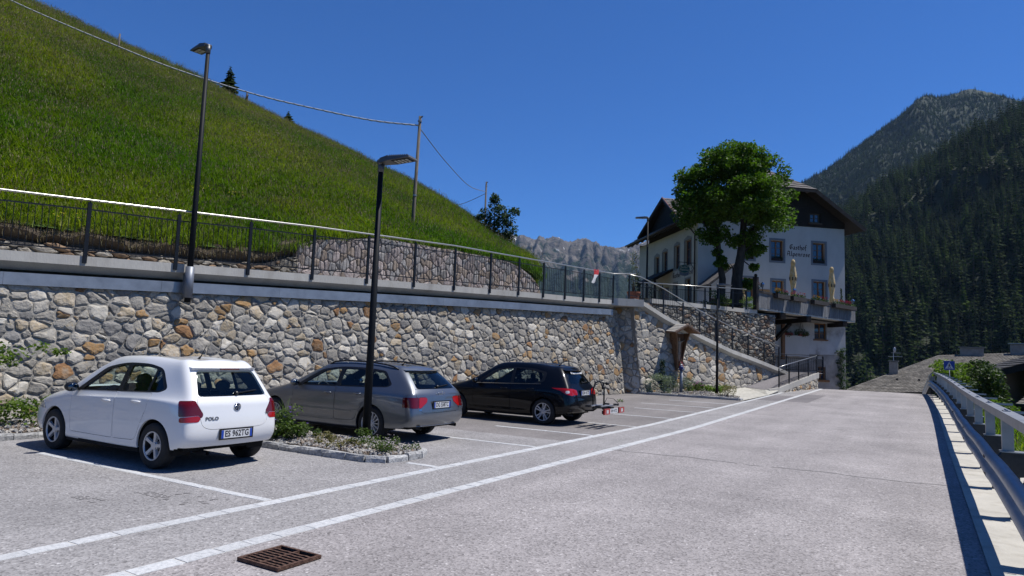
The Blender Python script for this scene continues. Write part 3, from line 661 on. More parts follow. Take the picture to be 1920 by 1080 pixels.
# ---------------------------------------------------------------- mountains
ROCK = [(-2924.1, 4002.2, 897.0), (-2756.6, 4102.9, 896.3), (-2589.5, 4206.0, 872.4), (-2472.5, 4278.4, 854.1), (-2389.0, 4329.9, 842.1), (-2288.1, 4388.3, 861.9), (-2204.9, 4441.4, 834.4), (-2120.7, 4489.4, 857.4), (-2020.7, 4552.9, 826.7), (-1937.5, 4606.1, 799.1), (-1846.7, 4658.9, 814.6), (-1752.3, 4711.6, 849.7), (-1681.7, 4977.1, 950.2), (-1471.7, 5097.6, 999.5), (-1123.0, 5305.5, 1014.3)]
ROCKB = [(-1526.9, 2116.3, 60), (-1352.5, 2220.2, 60), (-1090.9, 2376.1, 60), (-916.6, 2480.0, 60), (-567.9, 2687.9, 60)]
def ridged(p, oct=5):
    a, s, f = 0, 1, 1
    for _ in range(oct):
        a += (1 - abs(noise.noise(p * f)) * 2) * s; s *= .5; f *= 2.1
    return a
def mountain(name, ridge, base, n, k, amp, fs, mat, back=900, jag=20, gully=None):
    rt, bt = resample(ridge, n), resample(base, n); rows = []
    for j in range(k + 4):
        t = j / k; row = []
        for i in range(n):
            if t <= 1:
                p = bt[i].lerp(rt[i], t)
                w = min(1, (1 - t) * 5 + .12) * min(1, t * 4 + .1)
                q = Vector((p.x, p.y, p.z * .6)) * fs
                dz = (ridged(q) - .7) * amp * w
                if gully:
                    dz += (abs(noise.noise(Vector((i / n * gully, t * 1.2, 3.1)))) - .25) * amp * 1.3 * min(1, (1 - t) * 4 + .1) * min(1, t * 3)
                p = p + Vector((0, 0, dz))
                if t == 1: p.z += noise.noise(Vector((i * .35, 1.7, 0))) * jag + noise.noise(Vector((i * .9, 7.7, 0))) * jag * .6
            else:
                dv = rt[i] - bt[i]; dv.z = 0; dv.normalize(); p = rt[i] + dv * back * (t - 1) * k / 3 + Vector((0, 0, -back * .6 * (t - 1) * k / 3))
            row.append(p)
        rows.append(row)
    return tag(grid_mesh(name, rows, mat), kind='structure')
def rock_mat():
    m, t, b = node_mat('alpine_rock'); N, Lk = t.nodes, t.links
    g = N.new('ShaderNodeNewGeometry'); mp = N.new('ShaderNodeMapping'); mp.inputs['Scale'].default_value = (.004, .004, .004); Lk.new(g.outputs['Position'], mp.inputs[0])
    n1 = N.new('ShaderNodeTexNoise'); n1.inputs['Scale'].default_value = 1.6; n1.inputs['Detail'].default_value = 12; n1.inputs['Roughness'].default_value = .68; Lk.new(mp.outputs[0], n1.inputs[0])
    rk = N.new('ShaderNodeValToRGB'); e = rk.color_ramp.elements; e[0].position = .36; e[1].position = .66; e[0].color = (.035, .034, .034, 1); e[1].color = (.15, .135, .12, 1); e.new(.5).color = (.085, .076, .068, 1); Lk.new(n1.outputs[0], rk.inputs[0])
    n2 = N.new('ShaderNodeTexNoise'); n2.inputs['Scale'].default_value = 2.3; n2.inputs['Detail'].default_value = 10; n2.inputs['Roughness'].default_value = .65; Lk.new(mp.outputs[0], n2.inputs[0])
    sx = N.new('ShaderNodeSeparateXYZ'); Lk.new(g.outputs['Position'], sx.inputs[0])
    hgt = N.new('ShaderNodeMapRange'); hgt.inputs[1].default_value = 850; hgt.inputs[2].default_value = 250; hgt.inputs[3].default_value = -.12; hgt.inputs[4].default_value = .22; Lk.new(sx.outputs[2], hgt.inputs[0])
    ad = N.new('ShaderNodeMath'); ad.operation = 'ADD'; Lk.new(n2.outputs[0], ad.inputs[0]); Lk.new(hgt.outputs[0], ad.inputs[1])
    mk = N.new('ShaderNodeMapRange'); mk.inputs[1].default_value = .5; mk.inputs[2].default_value = .58; Lk.new(ad.outputs[0], mk.inputs[0])
    mx = N.new('ShaderNodeMixRGB'); Lk.new(mk.outputs[0], mx.inputs[0]); Lk.new(rk.outputs[0], mx.inputs[1]); mx.inputs[2].default_value = (.012, .02, .012, 1)
    sn = N.new('ShaderNodeTexNoise'); sn.inputs['Scale'].default_value = 3.2; sn.inputs['Detail'].default_value = 4; Lk.new(mp.outputs[0], sn.inputs[0])
    hs = N.new('ShaderNodeMapRange'); hs.inputs[1].default_value = 640; hs.inputs[2].default_value = 800; Lk.new(sx.outputs[2], hs.inputs[0])
    sm = N.new('ShaderNodeMapRange'); sm.inputs[1].default_value = .66; sm.inputs[2].default_value = .69; Lk.new(sn.outputs[0], sm.inputs[0])
    sk = N.new('ShaderNodeMath'); sk.operation = 'MULTIPLY'; Lk.new(sm.outputs[0], sk.inputs[0]); Lk.new(hs.outputs[0], sk.inputs[1])
    m2 = N.new('ShaderNodeMixRGB'); Lk.new(sk.outputs[0], m2.inputs[0]); Lk.new(mx.outputs[0], m2.inputs[1]); m2.inputs[2].default_value = (.6, .62, .65, 1)
    Lk.new(m2.outputs[0], b.inputs['Base Color']); b.inputs['Roughness'].default_value = .95; b.inputs['Specular IOR Level'].default_value = .1
    nb = N.new('ShaderNodeTexNoise'); nb.inputs['Scale'].default_value = 9; nb.inputs['Detail'].default_value = 8; Lk.new(mp.outputs[0], nb.inputs[0])
    bp = N.new('ShaderNodeBump'); bp.inputs['Strength'].default_value = .8; bp.inputs['Distance'].default_value = 25; Lk.new(nb.outputs[0], bp.inputs['Height']); Lk.new(bp.outputs[0], b.inputs['Normal'])
    return m
mountain('rocky_mountain', ROCK, ROCKB, 240, 80, 75, .0042, rock_mat(), jag=14, gully=22)
MTN = [(-345, 2060, 440), (-318, 2085, 490), (-288.7, 2111.0, 529.2), (-219.3, 2203.5, 598.2), (-153.2, 2293.5, 671.2), (-83.6, 2384.6, 753.7), (-40.5, 2462.1, 815.8), (19.6, 2491.7, 873.0), (69.7, 2634.7, 911.2), (115.7, 2716.6, 949.3), (170.0, 2803.2, 990.3), (214.9, 2831.0, 982.8), (262.9, 2861.5, 968.1), (302.8, 2887.0, 954.9), (391.1, 2941.1, 945.6), (618.0, 3066.8, 1039.1), (940.9, 3253.0, 1108.7)]
MTNB = [(-205, 1130, 0), (-130, 1160, 0), (0, 1180, 0), (250, 1200, 0), (520, 1250, 0)]
ALPINE = pm('alpine_meadow', [(.004, .011, .003), (.007, .016, .0045), (.011, .022, .006), (.024, .033, .012)], scale=.006, detail=10, rough=.95, bump=0, big=(.002, .2))
mtn = mountain('forested_mountain', MTN, MTNB, 110, 60, 55, .003, ALPINE, jag=4)
SLOPE = [(-175, 1028, 146), (-140, 1028, 172), (-116.0, 1022.6, 189.0), (-75.6, 1020.6, 214.1), (-43.1, 1014.8, 230.6), (-18.2, 1016.3, 245.9), (0.2, 1014.3, 257.8), (21.2, 1013.4, 273.6), (47.0, 1003.6, 289.9), (80.1, 998.5, 302.9), (111.5, 992.5, 316.3), (152.2, 991.3, 335.9), (221.8, 982.7, 366.7), (322.8, 969.0, 402.7)]
SLOPEB = [(-62, 400, -24), (-34.6, 410.6, -24), (16.5, 403.1, -24), (54.3, 386.9, -24), (156.7, 377.5, -24)]
WOODFLOOR = pm('forest_floor', [(.012, .018, .007), (.03, .04, .014)], scale=.03, detail=6, rough=.95)
slope = mountain('wooded_slope', SLOPE, SLOPEB, 90, 50, 26, .006, WOODFLOOR, back=200, jag=2)
VALLEY = pm('valley_meadow', [(.03, .05, .015), (.06, .08, .025)], scale=.02, detail=5, rough=.95)
m = MB(); m.quad((-7000, -3000, -25), (7000, -3000, -25), (7000, 9000, -25), (-7000, 9000, -25)); tag(m.build('valley_floor', VALLEY, fix=False), kind='structure')
# embankment falling away beside the road
rows = []
for y in [-14, -8, -4, 0, 4, 8, 12, 16, 20, 25, 30, 36, 43, 50, 60, 75, 95]:
    rows.append([Vector((x, y, hz(min(y, 75)) + dz + (noise.noise(Vector((x * .3, y * .3, 0))) * .25 if x > 2.4 else 0))) for x, dz in ((1.60, -.06), (2.0, -.2), (2.8, -.75), (4.5, -1.9), (8, -3.2), (14, -5), (30, -8), (80, -16), (160, -25.2))])
emb = grid_mesh('embankment', rows, TURF); tag(emb, kind='structure')
o = emb.copy(); o.data = emb.data.copy(); o.name = 'embankment_grass'; COL.objects.link(o); tag(o, kind='stuff')
face_attr(o, 'dens', lambda c: (1.0 if 1.9 < c.x < 16 and c.y > -6 and c.y < 62 else 0)); scatter(o, bpy.data.collections['grass_kinds'], 16, 15, .7, 1.3, .3, 'dens')
# ---------------------------------------------------------------- conifers
def spruce(h, rr, seed, tiers=14, per=9, base=.1):
    r = random.Random(seed); m = MB(); m.mi = 0
    m.tube([(0, 0, -.3), (0, 0, h * .5), (0, 0, h * .97)], [h * .016, h * .01, h * .002], 5, False)
    m.mi = 1
    for t in range(tiers):
        f = base + (1 - base) * (t / tiers); z = h * f; L = rr * (1 - f) ** .8 * r.uniform(.8, 1.12) + h * .01
        a0 = r.uniform(0, 6.28); k = max(4, int(per * (1 - f * .55)))
        for q in range(k):
            a = a0 + 6.283 * q / k + r.uniform(-.25, .25); l = L * r.uniform(.65, 1.15); w = l * r.uniform(.24, .36); dz = -l * r.uniform(.15, .5)
            ca, sa = math.cos(a), math.sin(a); z0 = z + r.uniform(-.02, .02) * h
            P = lambda d, s, e: (ca * d - sa * s, sa * d + ca * s, z0 + e)
            m.add([P(0, 0, h * .02), P(l * .55, w, dz * .5 - w * .35), P(l, 0, dz + l * .06), P(l * .55, -w, dz * .5 - w * .35), P(l * .5, 0, dz * .3 + h * .012)], [(0, 1, 4), (1, 2, 4), (2, 3, 4), (3, 0, 4)])
    m.add([(-h * .01, 0, h * .93), (h * .01, 0, h * .93), (0, 0, h * 1.02)], [(0, 1, 2)])
    return m
BARK = pm('bark', [(.06, .045, .035), (.13, .10, .08)], scale=8, detail=6, rough=.95, bump=.6, coords='object')
N1 = leaf('needles_dark', (.007, .014, .006), (.014, .026, .009), (.021, .036, .011), .14, .5)
N2 = leaf('needles_mid', (.011, .022, .008), (.023, .04, .011), (.034, .052, .014), .16, .5)
N3 = leaf('needles_larch', (.028, .05, .010), (.046, .072, .015), None, .22, .35)
spr = [spruce(22, 5.0, 31, 16, 9), spruce(25, 5.6, 32, 16, 9), spruce(19, 5.0, 33, 14, 9), spruce(21, 5.8, 34, 13, 9)]
sm = [spr[0].mesh('spruce_tall', [BARK, N1]), spr[1].mesh('spruce_broad', [BARK, N2]), spr[2].mesh('spruce_short', [BARK, N1]), spr[3].mesh('larch_full', [BARK, N3])]
r = random.Random(41)
sl_bvh = BVHTree.FromPolygons([v.co for v in slope.data.vertices], [p.vertices for p in slope.data.polygons])
cam = SC.camera.matrix_world; ci = cam.inverted()
def ndc(p):
    q = ci @ Vector(p); return (960 + 1280 * q.x / -q.z, 540 - 1280 * q.y / -q.z)
n_tree = 0; tries = 0; cells_taken = set()
while n_tree < 300 and tries < 30000:   # conifers that show largest: the lower and middle part of the slope
    tries += 1
    x, y = r.uniform(-120, 190), r.uniform(400, 760)
    h = sl_bvh.ray_cast(Vector((x, y, 900)), Vector((0, 0, -1)))
    if not h[0]: continue
    c = ndc(h[0])
    if not (1585 < c[0] < 1960 and 190 < c[1] < 690): continue
    key = (int(x / 8), int(y / 8))
    if key in cells_taken: continue
    cells_taken.add(key)
    o = link('spruce_tree', sm[r.choice((0, 0, 1, 1, 1, 2, 2, 3))])
    o.location = h[0]; s = r.uniform(.75, 1.25); o.scale = (s * r.uniform(.9, 1.15), s * r.uniform(.9, 1.15), s); o.rotation_euler = (r.uniform(-.04, .04), r.uniform(-.04, .04), r.uniform(0, 6.28))
    tag(o, 'tall dark conifer among many on the steep wooded slope behind the guesthouse', 'conifer', 'conifers on the dark wooded slope'); n_tree += 1
far = put(['far_spruce_a', 'far_spruce_b', 'far_spruce_c', 'far_larch'], [(spruce(20, 4.8, 51, 9, 7), [BARK, N1]), (spruce(24, 5.4, 52, 9, 7), [BARK, N2]), (spruce(17, 4.8, 53, 8, 7), [BARK, N2]), (spruce(19, 5.6, 54, 8, 7), [BARK, N3])])
farc = proto_coll('far_conifers', far)
o = slope.copy(); o.data = slope.data.copy(); o.name = 'slope_forest'; COL.objects.link(o); tag(o, kind='stuff')
face_attr(o, 'dens', lambda c: 1.0 if c.y < 1035 else .6); scatter(o, farc, .016, 61, .55, 1.3, .05, 'dens')
o = mtn.copy(); o.data = mtn.data.copy(); o.name = 'mountain_forest'; COL.objects.link(o); tag(o, kind='stuff')
face_attr(o, 'dens', lambda c: max(0, min(1, 1.25 - max(0, c.z - 740) / 260 + .9 * noise.noise(c * .006) + .5 * noise.noise(c * .02)))); scatter(o, farc, .019, 67, .4, .85, .05, 'dens')
# ---------------------------------------------------------------- broad-leaved plants
for mm_ in (N1, N2, N3): mm_.node_tree.nodes['Principled BSDF'].inputs['Specular IOR Level'].default_value = .05; mm_.node_tree.nodes['Principled BSDF'].inputs['Roughness'].default_value = .8
def leaf_cloud(mb, clumps, per, size, r, flat=.5, mi=0):
    """leaf-sized folded faces through the volume of each clump (centre, radii)"""
    mb.mi = mi
    for c, rx, ry, rz in clumps:
        for k in range(int(per * r.uniform(.7, 1.3))):
            while True:
                p = Vector((r.uniform(-1, 1), r.uniform(-1, 1), r.uniform(-1, 1)))
                if p.length <= 1: break
            p = p * (1 if p.length > .55 else r.uniform(.9, 1.6)) if p.length > 0 else p
            q = Vector((c[0] + p.x * rx, c[1] + p.y * ry, c[2] + p.z * rz)); s = size * r.uniform(.6, 1.3)
            d = Vector((r.uniform(-1, 1), r.uniform(-1, 1), r.uniform(-.9, .35))).normalized(); n = Vector((r.uniform(-1, 1), r.uniform(-1, 1), r.uniform(.1, 1.6))); e = d.cross(n)
            if e.length < .01: continue
            e.normalize(); up = e.cross(d)
            mb.add([q, q + d * s * .45 + e * s * .38 + up * s * .08, q + d * s, q + d * s * .45 - e * s * .38 + up * s * .08], [(0, 1, 2), (0, 2, 3)])
MAPLE = leaf('maple_leaf', (.030, .070, .006), (.058, .118, .011), (.10, .175, .018), .42, .1)
TREEBARK = pm('tree_bark', [(.022, .018, .014), (.05, .042, .034), (.075, .063, .05)], scale=5, detail=7, rough=.95, bump=.9, bscale=14, stretch=(1, 1, .3))
t = empty('maple_tree', 'big leafy deciduous tree with two dark trunks on the guesthouse terrace', 'tree', St(5.75, 3.2, 4.38))
def rel_t(u, v, z): return tuple(Vector(St(u, v, z)) - Vector(St(5.75, 3.2, 4.38)))
m = MB()
m.tube([rel_t(5.42, 3.25, 4.2), rel_t(5.33, 3.25, 5.0), rel_t(5.36, 3.2, 5.9), rel_t(5.15, 3.2, 7.0), rel_t(5.05, 3.15, 8.2), rel_t(4.75, 3.1, 9.6), rel_t(4.6, 3.0, 11)], [.27, .22, .20, .165, .14, .09, .03], 10)
m.tube([rel_t(6.05, 3.15, 4.2), rel_t(6.1, 3.15, 5.2), rel_t(6.12, 3.15, 6.0), rel_t(6.3, 3.1, 7.2), rel_t(6.42, 3.1, 8.4), rel_t(6.5, 3.1, 10.0), rel_t(6.4, 3.1, 12.0)], [.42, .36, .31, .24, .2, .12, .03], 12)
for a, b, c, w in (((5.1, 3.2, 7.6), (4.3, 3.0, 8.6), (3.5, 2.9, 9.6), .08), ((6.4, 3.1, 8.0), (7.3, 3.2, 8.9), (8.3, 3.0, 10.0), .10), ((6.45, 3.1, 8.9), (6.9, 2.4, 10.2), (7.2, 1.8, 11.2), .08), ((6.3, 3.1, 7.2), (6.8, 2.9, 7.7), (7.1, 2.7, 8.0), .05), ((4.9, 3.1, 9), (4.2, 3.6, 10.3), (3.6, 4.0, 11), .07), ((6.3, 3.1, 9), (5.8, 4, 10.4), (5.5, 4.8, 11.6), .07), ((6.12, 3.15, 6.1), (5.75, 3.0, 6.6), (5.6, 2.9, 6.7), .035), ((6.3, 3.1, 7.0), (6.8, 3.0, 6.6), (7.0, 3.0, 6.6), .04)):
    m.tube([rel_t(*a), rel_t(*b), rel_t(*c)], [w, w * .7, w * .25], 6)
m.build('trunk', TREEBARK, t, True)
r = random.Random(71); cl_ = []
def crown(u, v, z, ru, rz, n=1):
    for _ in range(n): cl_.append((Vector(rel_t(u + r.uniform(-.2, .2), v + r.uniform(-.2, .2), z + r.uniform(-.15, .15))), ru * 1.2, ru * 1.2, rz * 1.2))
for q in range(165):   # clumps over an uneven dome
    a = r.uniform(0, 6.283); e = math.asin(r.uniform(-.55, 1)); k = r.uniform(.5, 1.06)
    lob = 1 + .10 * math.sin(a * 2 + .5) + .09 * math.sin(a * 5 + 2)
    crown(5.85 + math.cos(a) * math.cos(e) * 2.72 * k * lob, 3.2 + math.sin(a) * math.cos(e) * 2.6 * k * lob, 10.05 + math.sin(e) * (2.8 if e > 0 else 2.75) * k, r.uniform(.36, .72), r.uniform(.26, .5))
for u, z, w in ((3.1, 10.3, .5), (3.2, 9.6, .5), (4.0, 9.9, .6), (4.4, 9.3, .6), (3.9, 10.7, .6), (4.3, 11.3, .6), (3.6, 10.0, .6), (5.0, 8.0, .5), (5.6, 7.8, .4), (6.8, 8.0, .45), (4.5, 8.1, .45), (6.5, 7.4, .3), (5.2, 7.0, .25), (7.0, 7.9, .5), (4.0, 9.2, .5), (4.6, 8.7, .5), (5.4, 8.3, .5), (6.4, 8.2, .5), (7.2, 8.9, .45), (3.6, 8.9, .5), (3.3, 11.0, .45), (4.0, 8.3, .4), (8.6, 11.2, .5), (8.9, 10.6, .4), (8.5, 10.2, .45), (7.3, 8.4, .5), (7.6, 12.1, .45), (6.1, 12.9, .45), (5.2, 12.5, .45), (6.9, 12.7, .4), (4.4, 12.0, .45), (4.9, 8.2, .4), (4.8, 7.7, .3), (5.0, 7.2, .26), (6.9, 7.6, .35), (7.15, 7.35, .3), (7.35, 7.6, .3), (6.0, 7.9, .4), (5.1, 6.7, .2), (6.95, 6.6, .22), (5.55, 6.5, .2), (6.5, 5.9, .3), (6.65, 5.5, .28)):
    crown(u, 3.1, z, w, w * .8)
m = MB(); leaf_cloud(m, cl_, 250, .165, r); m.build('crown', MAPLE, t, False, fix=False)
# bush and shrubs
def bush(name, label, cat, loc, clumps, per, size, mats, seed, stems=None, group=None, flowers=None):
    t = empty(name, label, cat, loc, 0, group); r = random.Random(seed); m = MB()
    leaf_cloud(m, clumps, per, size, r); m.build('foliage', mats[0], t, fix=False)
    if stems:
        m = MB()
        for pts, w in stems: m.tube(pts, [w * (1 - .7 * i / (len(pts) - 1)) for i in range(len(pts))], 5)
        m.build('stem', mats[1], t, True)
    if flowers:
        n, fm, fs = flowers; m = MB()
        for _ in range(n):
            c, rx, ry, rz = r.choice(clumps); a = r.uniform(0, 6.28); q = Vector((c[0] + rx * .9 * math.cos(a), c[1] + ry * .9 * math.sin(a), c[2] + rz * r.uniform(.2, 1.1)))
            for k in range(5):
                b = 6.283 * k / 5; m.add([q, q + Vector((math.cos(b - .5), math.sin(b - .5), .5)) * fs, q + Vector((math.cos(b + .5), math.sin(b + .5), .5)) * fs], [(0, 1, 2)])
        m.build('blossom', fm, t, fix=False)
    return t
B1 = leaf('shrub_bright', (.075, .14, .016), (.12, .20, .024), (.16, .23, .035), .4, .15)
B2 = leaf('shrub_dull', (.03, .055, .014), (.05, .085, .02), None, .3, .15)
B3 = leaf('shrub_blue', (.035, .07, .022), (.06, .105, .03), None, .3, .15)
def rc(n, x0, x1, y0, y1, z0, z1, a, b, seed):
    r = random.Random(seed); return [((r.uniform(x0, x1), r.uniform(y0, y1), r.uniform(z0, z1)),) + (lambda q: (q, q, q * .75))(r.uniform(a, b)) for _ in range(n)]
bush('roadside_shrub', 'bright green rounded shrub growing just behind the guardrail beside the crossing sign', 'shrub', (1.75, 44.5, -1.2), rc(50, -.75, .9, -3.6, 4.2, 1.0, 3.15, .4, .7, 1), 170, .17, [B1, BARK], 2, [([(0, 0, 0), (.2, .5, 1.4), (.3, 1, 2.8)], .06), ([(0, -1, 0), (-.3, -1.5, 1.5), (-.3, -2, 2.8)], .05)])
bush('roadside_shrub', 'duller reddish green shrub behind the guardrail with low roof edge behind', 'shrub', (2.45, 38, -1.6), rc(32, -.5, .55, -2.4, 2.4, 1.0, 3.55, .35, .6, 3), 165, .14, [B2, BARK], 4, [([(0, 0, 0), (.2, .5, 1.4), (.3, 1, 3)], .06)])
bush('roadside_shrub', 'small yellow-green shrub low behind the guardrail posts in front of the pale house', 'shrub', (2.6, 32.5, -1.3), rc(11, -.4, .35, -1.2, 1.2, .8, 1.75, .22, .4, 5), 120, .14, [B1, BARK], 6)
hx, hy = -22.55, 35.11
bush('hillside_shrub', 'bluish green bushy tree on the meadow edge against the sky', 'shrub', (hx - .1, hy, 8.75), [((u, v, z), w, w, w * .8) for u, v, z, w in ((-.9, .3, .9, .5), (-.5, 0, 1.6, .55), (0, .2, 2.1, .5), (.2, -.2, 2.5, .35), (.6, 0, 1.7, .5), (1.0, .1, 1.2, .5), (1.35, .3, 1.7, .35), (.4, .3, .8, .6), (-.1, 0, .8, .6), (1.2, .2, .6, .45), (-1.1, .1, 1.45, .3), (.9, 0, .1, .4), (.3, .1, .2, .5), (0, 0, 1.2, .6), (.7, 0, 1.1, .55), (-.5, .1, .5, .5), (1.1, .2, .2, .5))], 190, .155, [B3, BARK], 8, [([(0, 0, -.3), (.1, 0, 1), (.1, 0, 2.2)], .07), ([(0, 0, .3), (.6, .1, 1), (1.1, .1, 1.5)], .05)])
# two little conifers and a dead stump on the crest
for lab, x, y, h, rr, sd_ in (('small dark spruce standing alone on the meadow crest near the tall lamp', -46.6, 33.0, 2.7, 1.1, 91), ('tiny dark spruce tip showing over the meadow crest right of the other spruce', -44.6, 37.3, 1.7, .95, 92)):
    t = empty('spruce_tree', lab, 'conifer', (x, y, hill_z(x, y) - .25)); mm = spruce(h, rr, sd_, 18, 13, .05)
    f = MB(); f.v = mm.v; kt = [i for i, q in enumerate(mm.m) if q == 0]; kc = [i for i, q in enumerate(mm.m) if q == 1]
    for nm, ks, mt in (('trunk', kt, BARK), ('crown', kc, N3)):
        f = MB(); f.v = mm.v; f.f = [mm.f[i] for i in ks]; f.m = [0] * len(ks); o = f.build(nm, mt, t, fix=False)
# ================================================================ cars
PAINT_W = P1('paint_white', (.66, .66, .655), .32, 0, 1.0, raw=True)
PAINT_G = pm('paint_grey_metallic', [(.19, .205, .23), (.215, .23, .255)], scale=2, rough=.36, metal=.75, coat=1.0)
PAINT_K = pm('paint_black', [(.0022, .0028, .005), (.0028, .0034, .006)], scale=2, rough=.35, metal=.0, coat=.55, spec=.08)
TRIM = P1('black_trim', (.010, .010, .011), .35)
PLAST = P1('black_plastic', (.018, .018, .019), .65)
RUBBER = pm('tyre_rubber', [(.016, .016, .017), (.03, .029, .028)], scale=14, rough=.85)
ALLOY = P1('alloy', (.62, .63, .65), .35, .4)
ALLOY_D = P1('alloy_dark', (.05, .05, .055), .5, .5)
CHROME = P1('chrome', (.75, .76, .78), .12, 1)
MIRR = P1('mirror_glass', (.16, .18, .2), .05, 1)
BADGE = P1('badge_grey', (.16, .16, .17), .5, .3)
CLOTH = P1('seat_cloth', (.045, .046, .05), .9)
GLASS = glass('car_glass', (.78, .87, .84))
GLASS_D = glass('car_glass_tinted', (.25, .29, .30))
RED_L = P1('lamp_red', (.40, .006, .006), .12, 0, .35)
RED_D = P1('lamp_red_dark', (.13, .003, .005), .12, 0, .35)
CLEAR_L = P1('lamp_clear', (.62, .60, .60), .1, 0, 1.0)
HEADL = P1('headlamp_clear', (.45, .48, .5), .08, .3, 1.0)
PLATE = P1('plate_white', (.72, .73, .74), .4)
PLATE_B = P1('plate_blue', (.015, .07, .42), .4)
INK = P1('plate_ink', (.01, .01, .012), .5)
DISC = P1('brake_disc', (.22, .21, .20), .5, .8)
UNDER = P1('underbody', (.006, .006, .006), .95)

def text_mesh(txt, size, bold=0.0):
    cu = bpy.data.curves.new('txt', 'FONT'); cu.body = txt; cu.size = size; cu.align_x = 'CENTER'; cu.align_y = 'CENTER'; cu.offset = bold; cu.resolution_u = 2
    o = bpy.data.objects.new('txt', cu); COL.objects.link(o); bpy.context.view_layer.update()
    me = bpy.data.meshes.new_from_object(o.evaluated_get(bpy.context.evaluated_depsgraph_get())); bpy.data.objects.remove(o); bpy.data.curves.remove(cu)
    return me
def lettering(name, txt, size, mat, parent, M4, bold=0.0, width=None):
    me = text_mesh(txt, size, bold); me.name = name
    if width:
        xs = [v.co.x for v in me.vertices]; k = width / (max(xs) - min(xs))
        for v in me.vertices: v.co.x *= k
    me.transform(M4); me.materials.clear(); me.materials.append(mat)
    return link(name, me, parent)

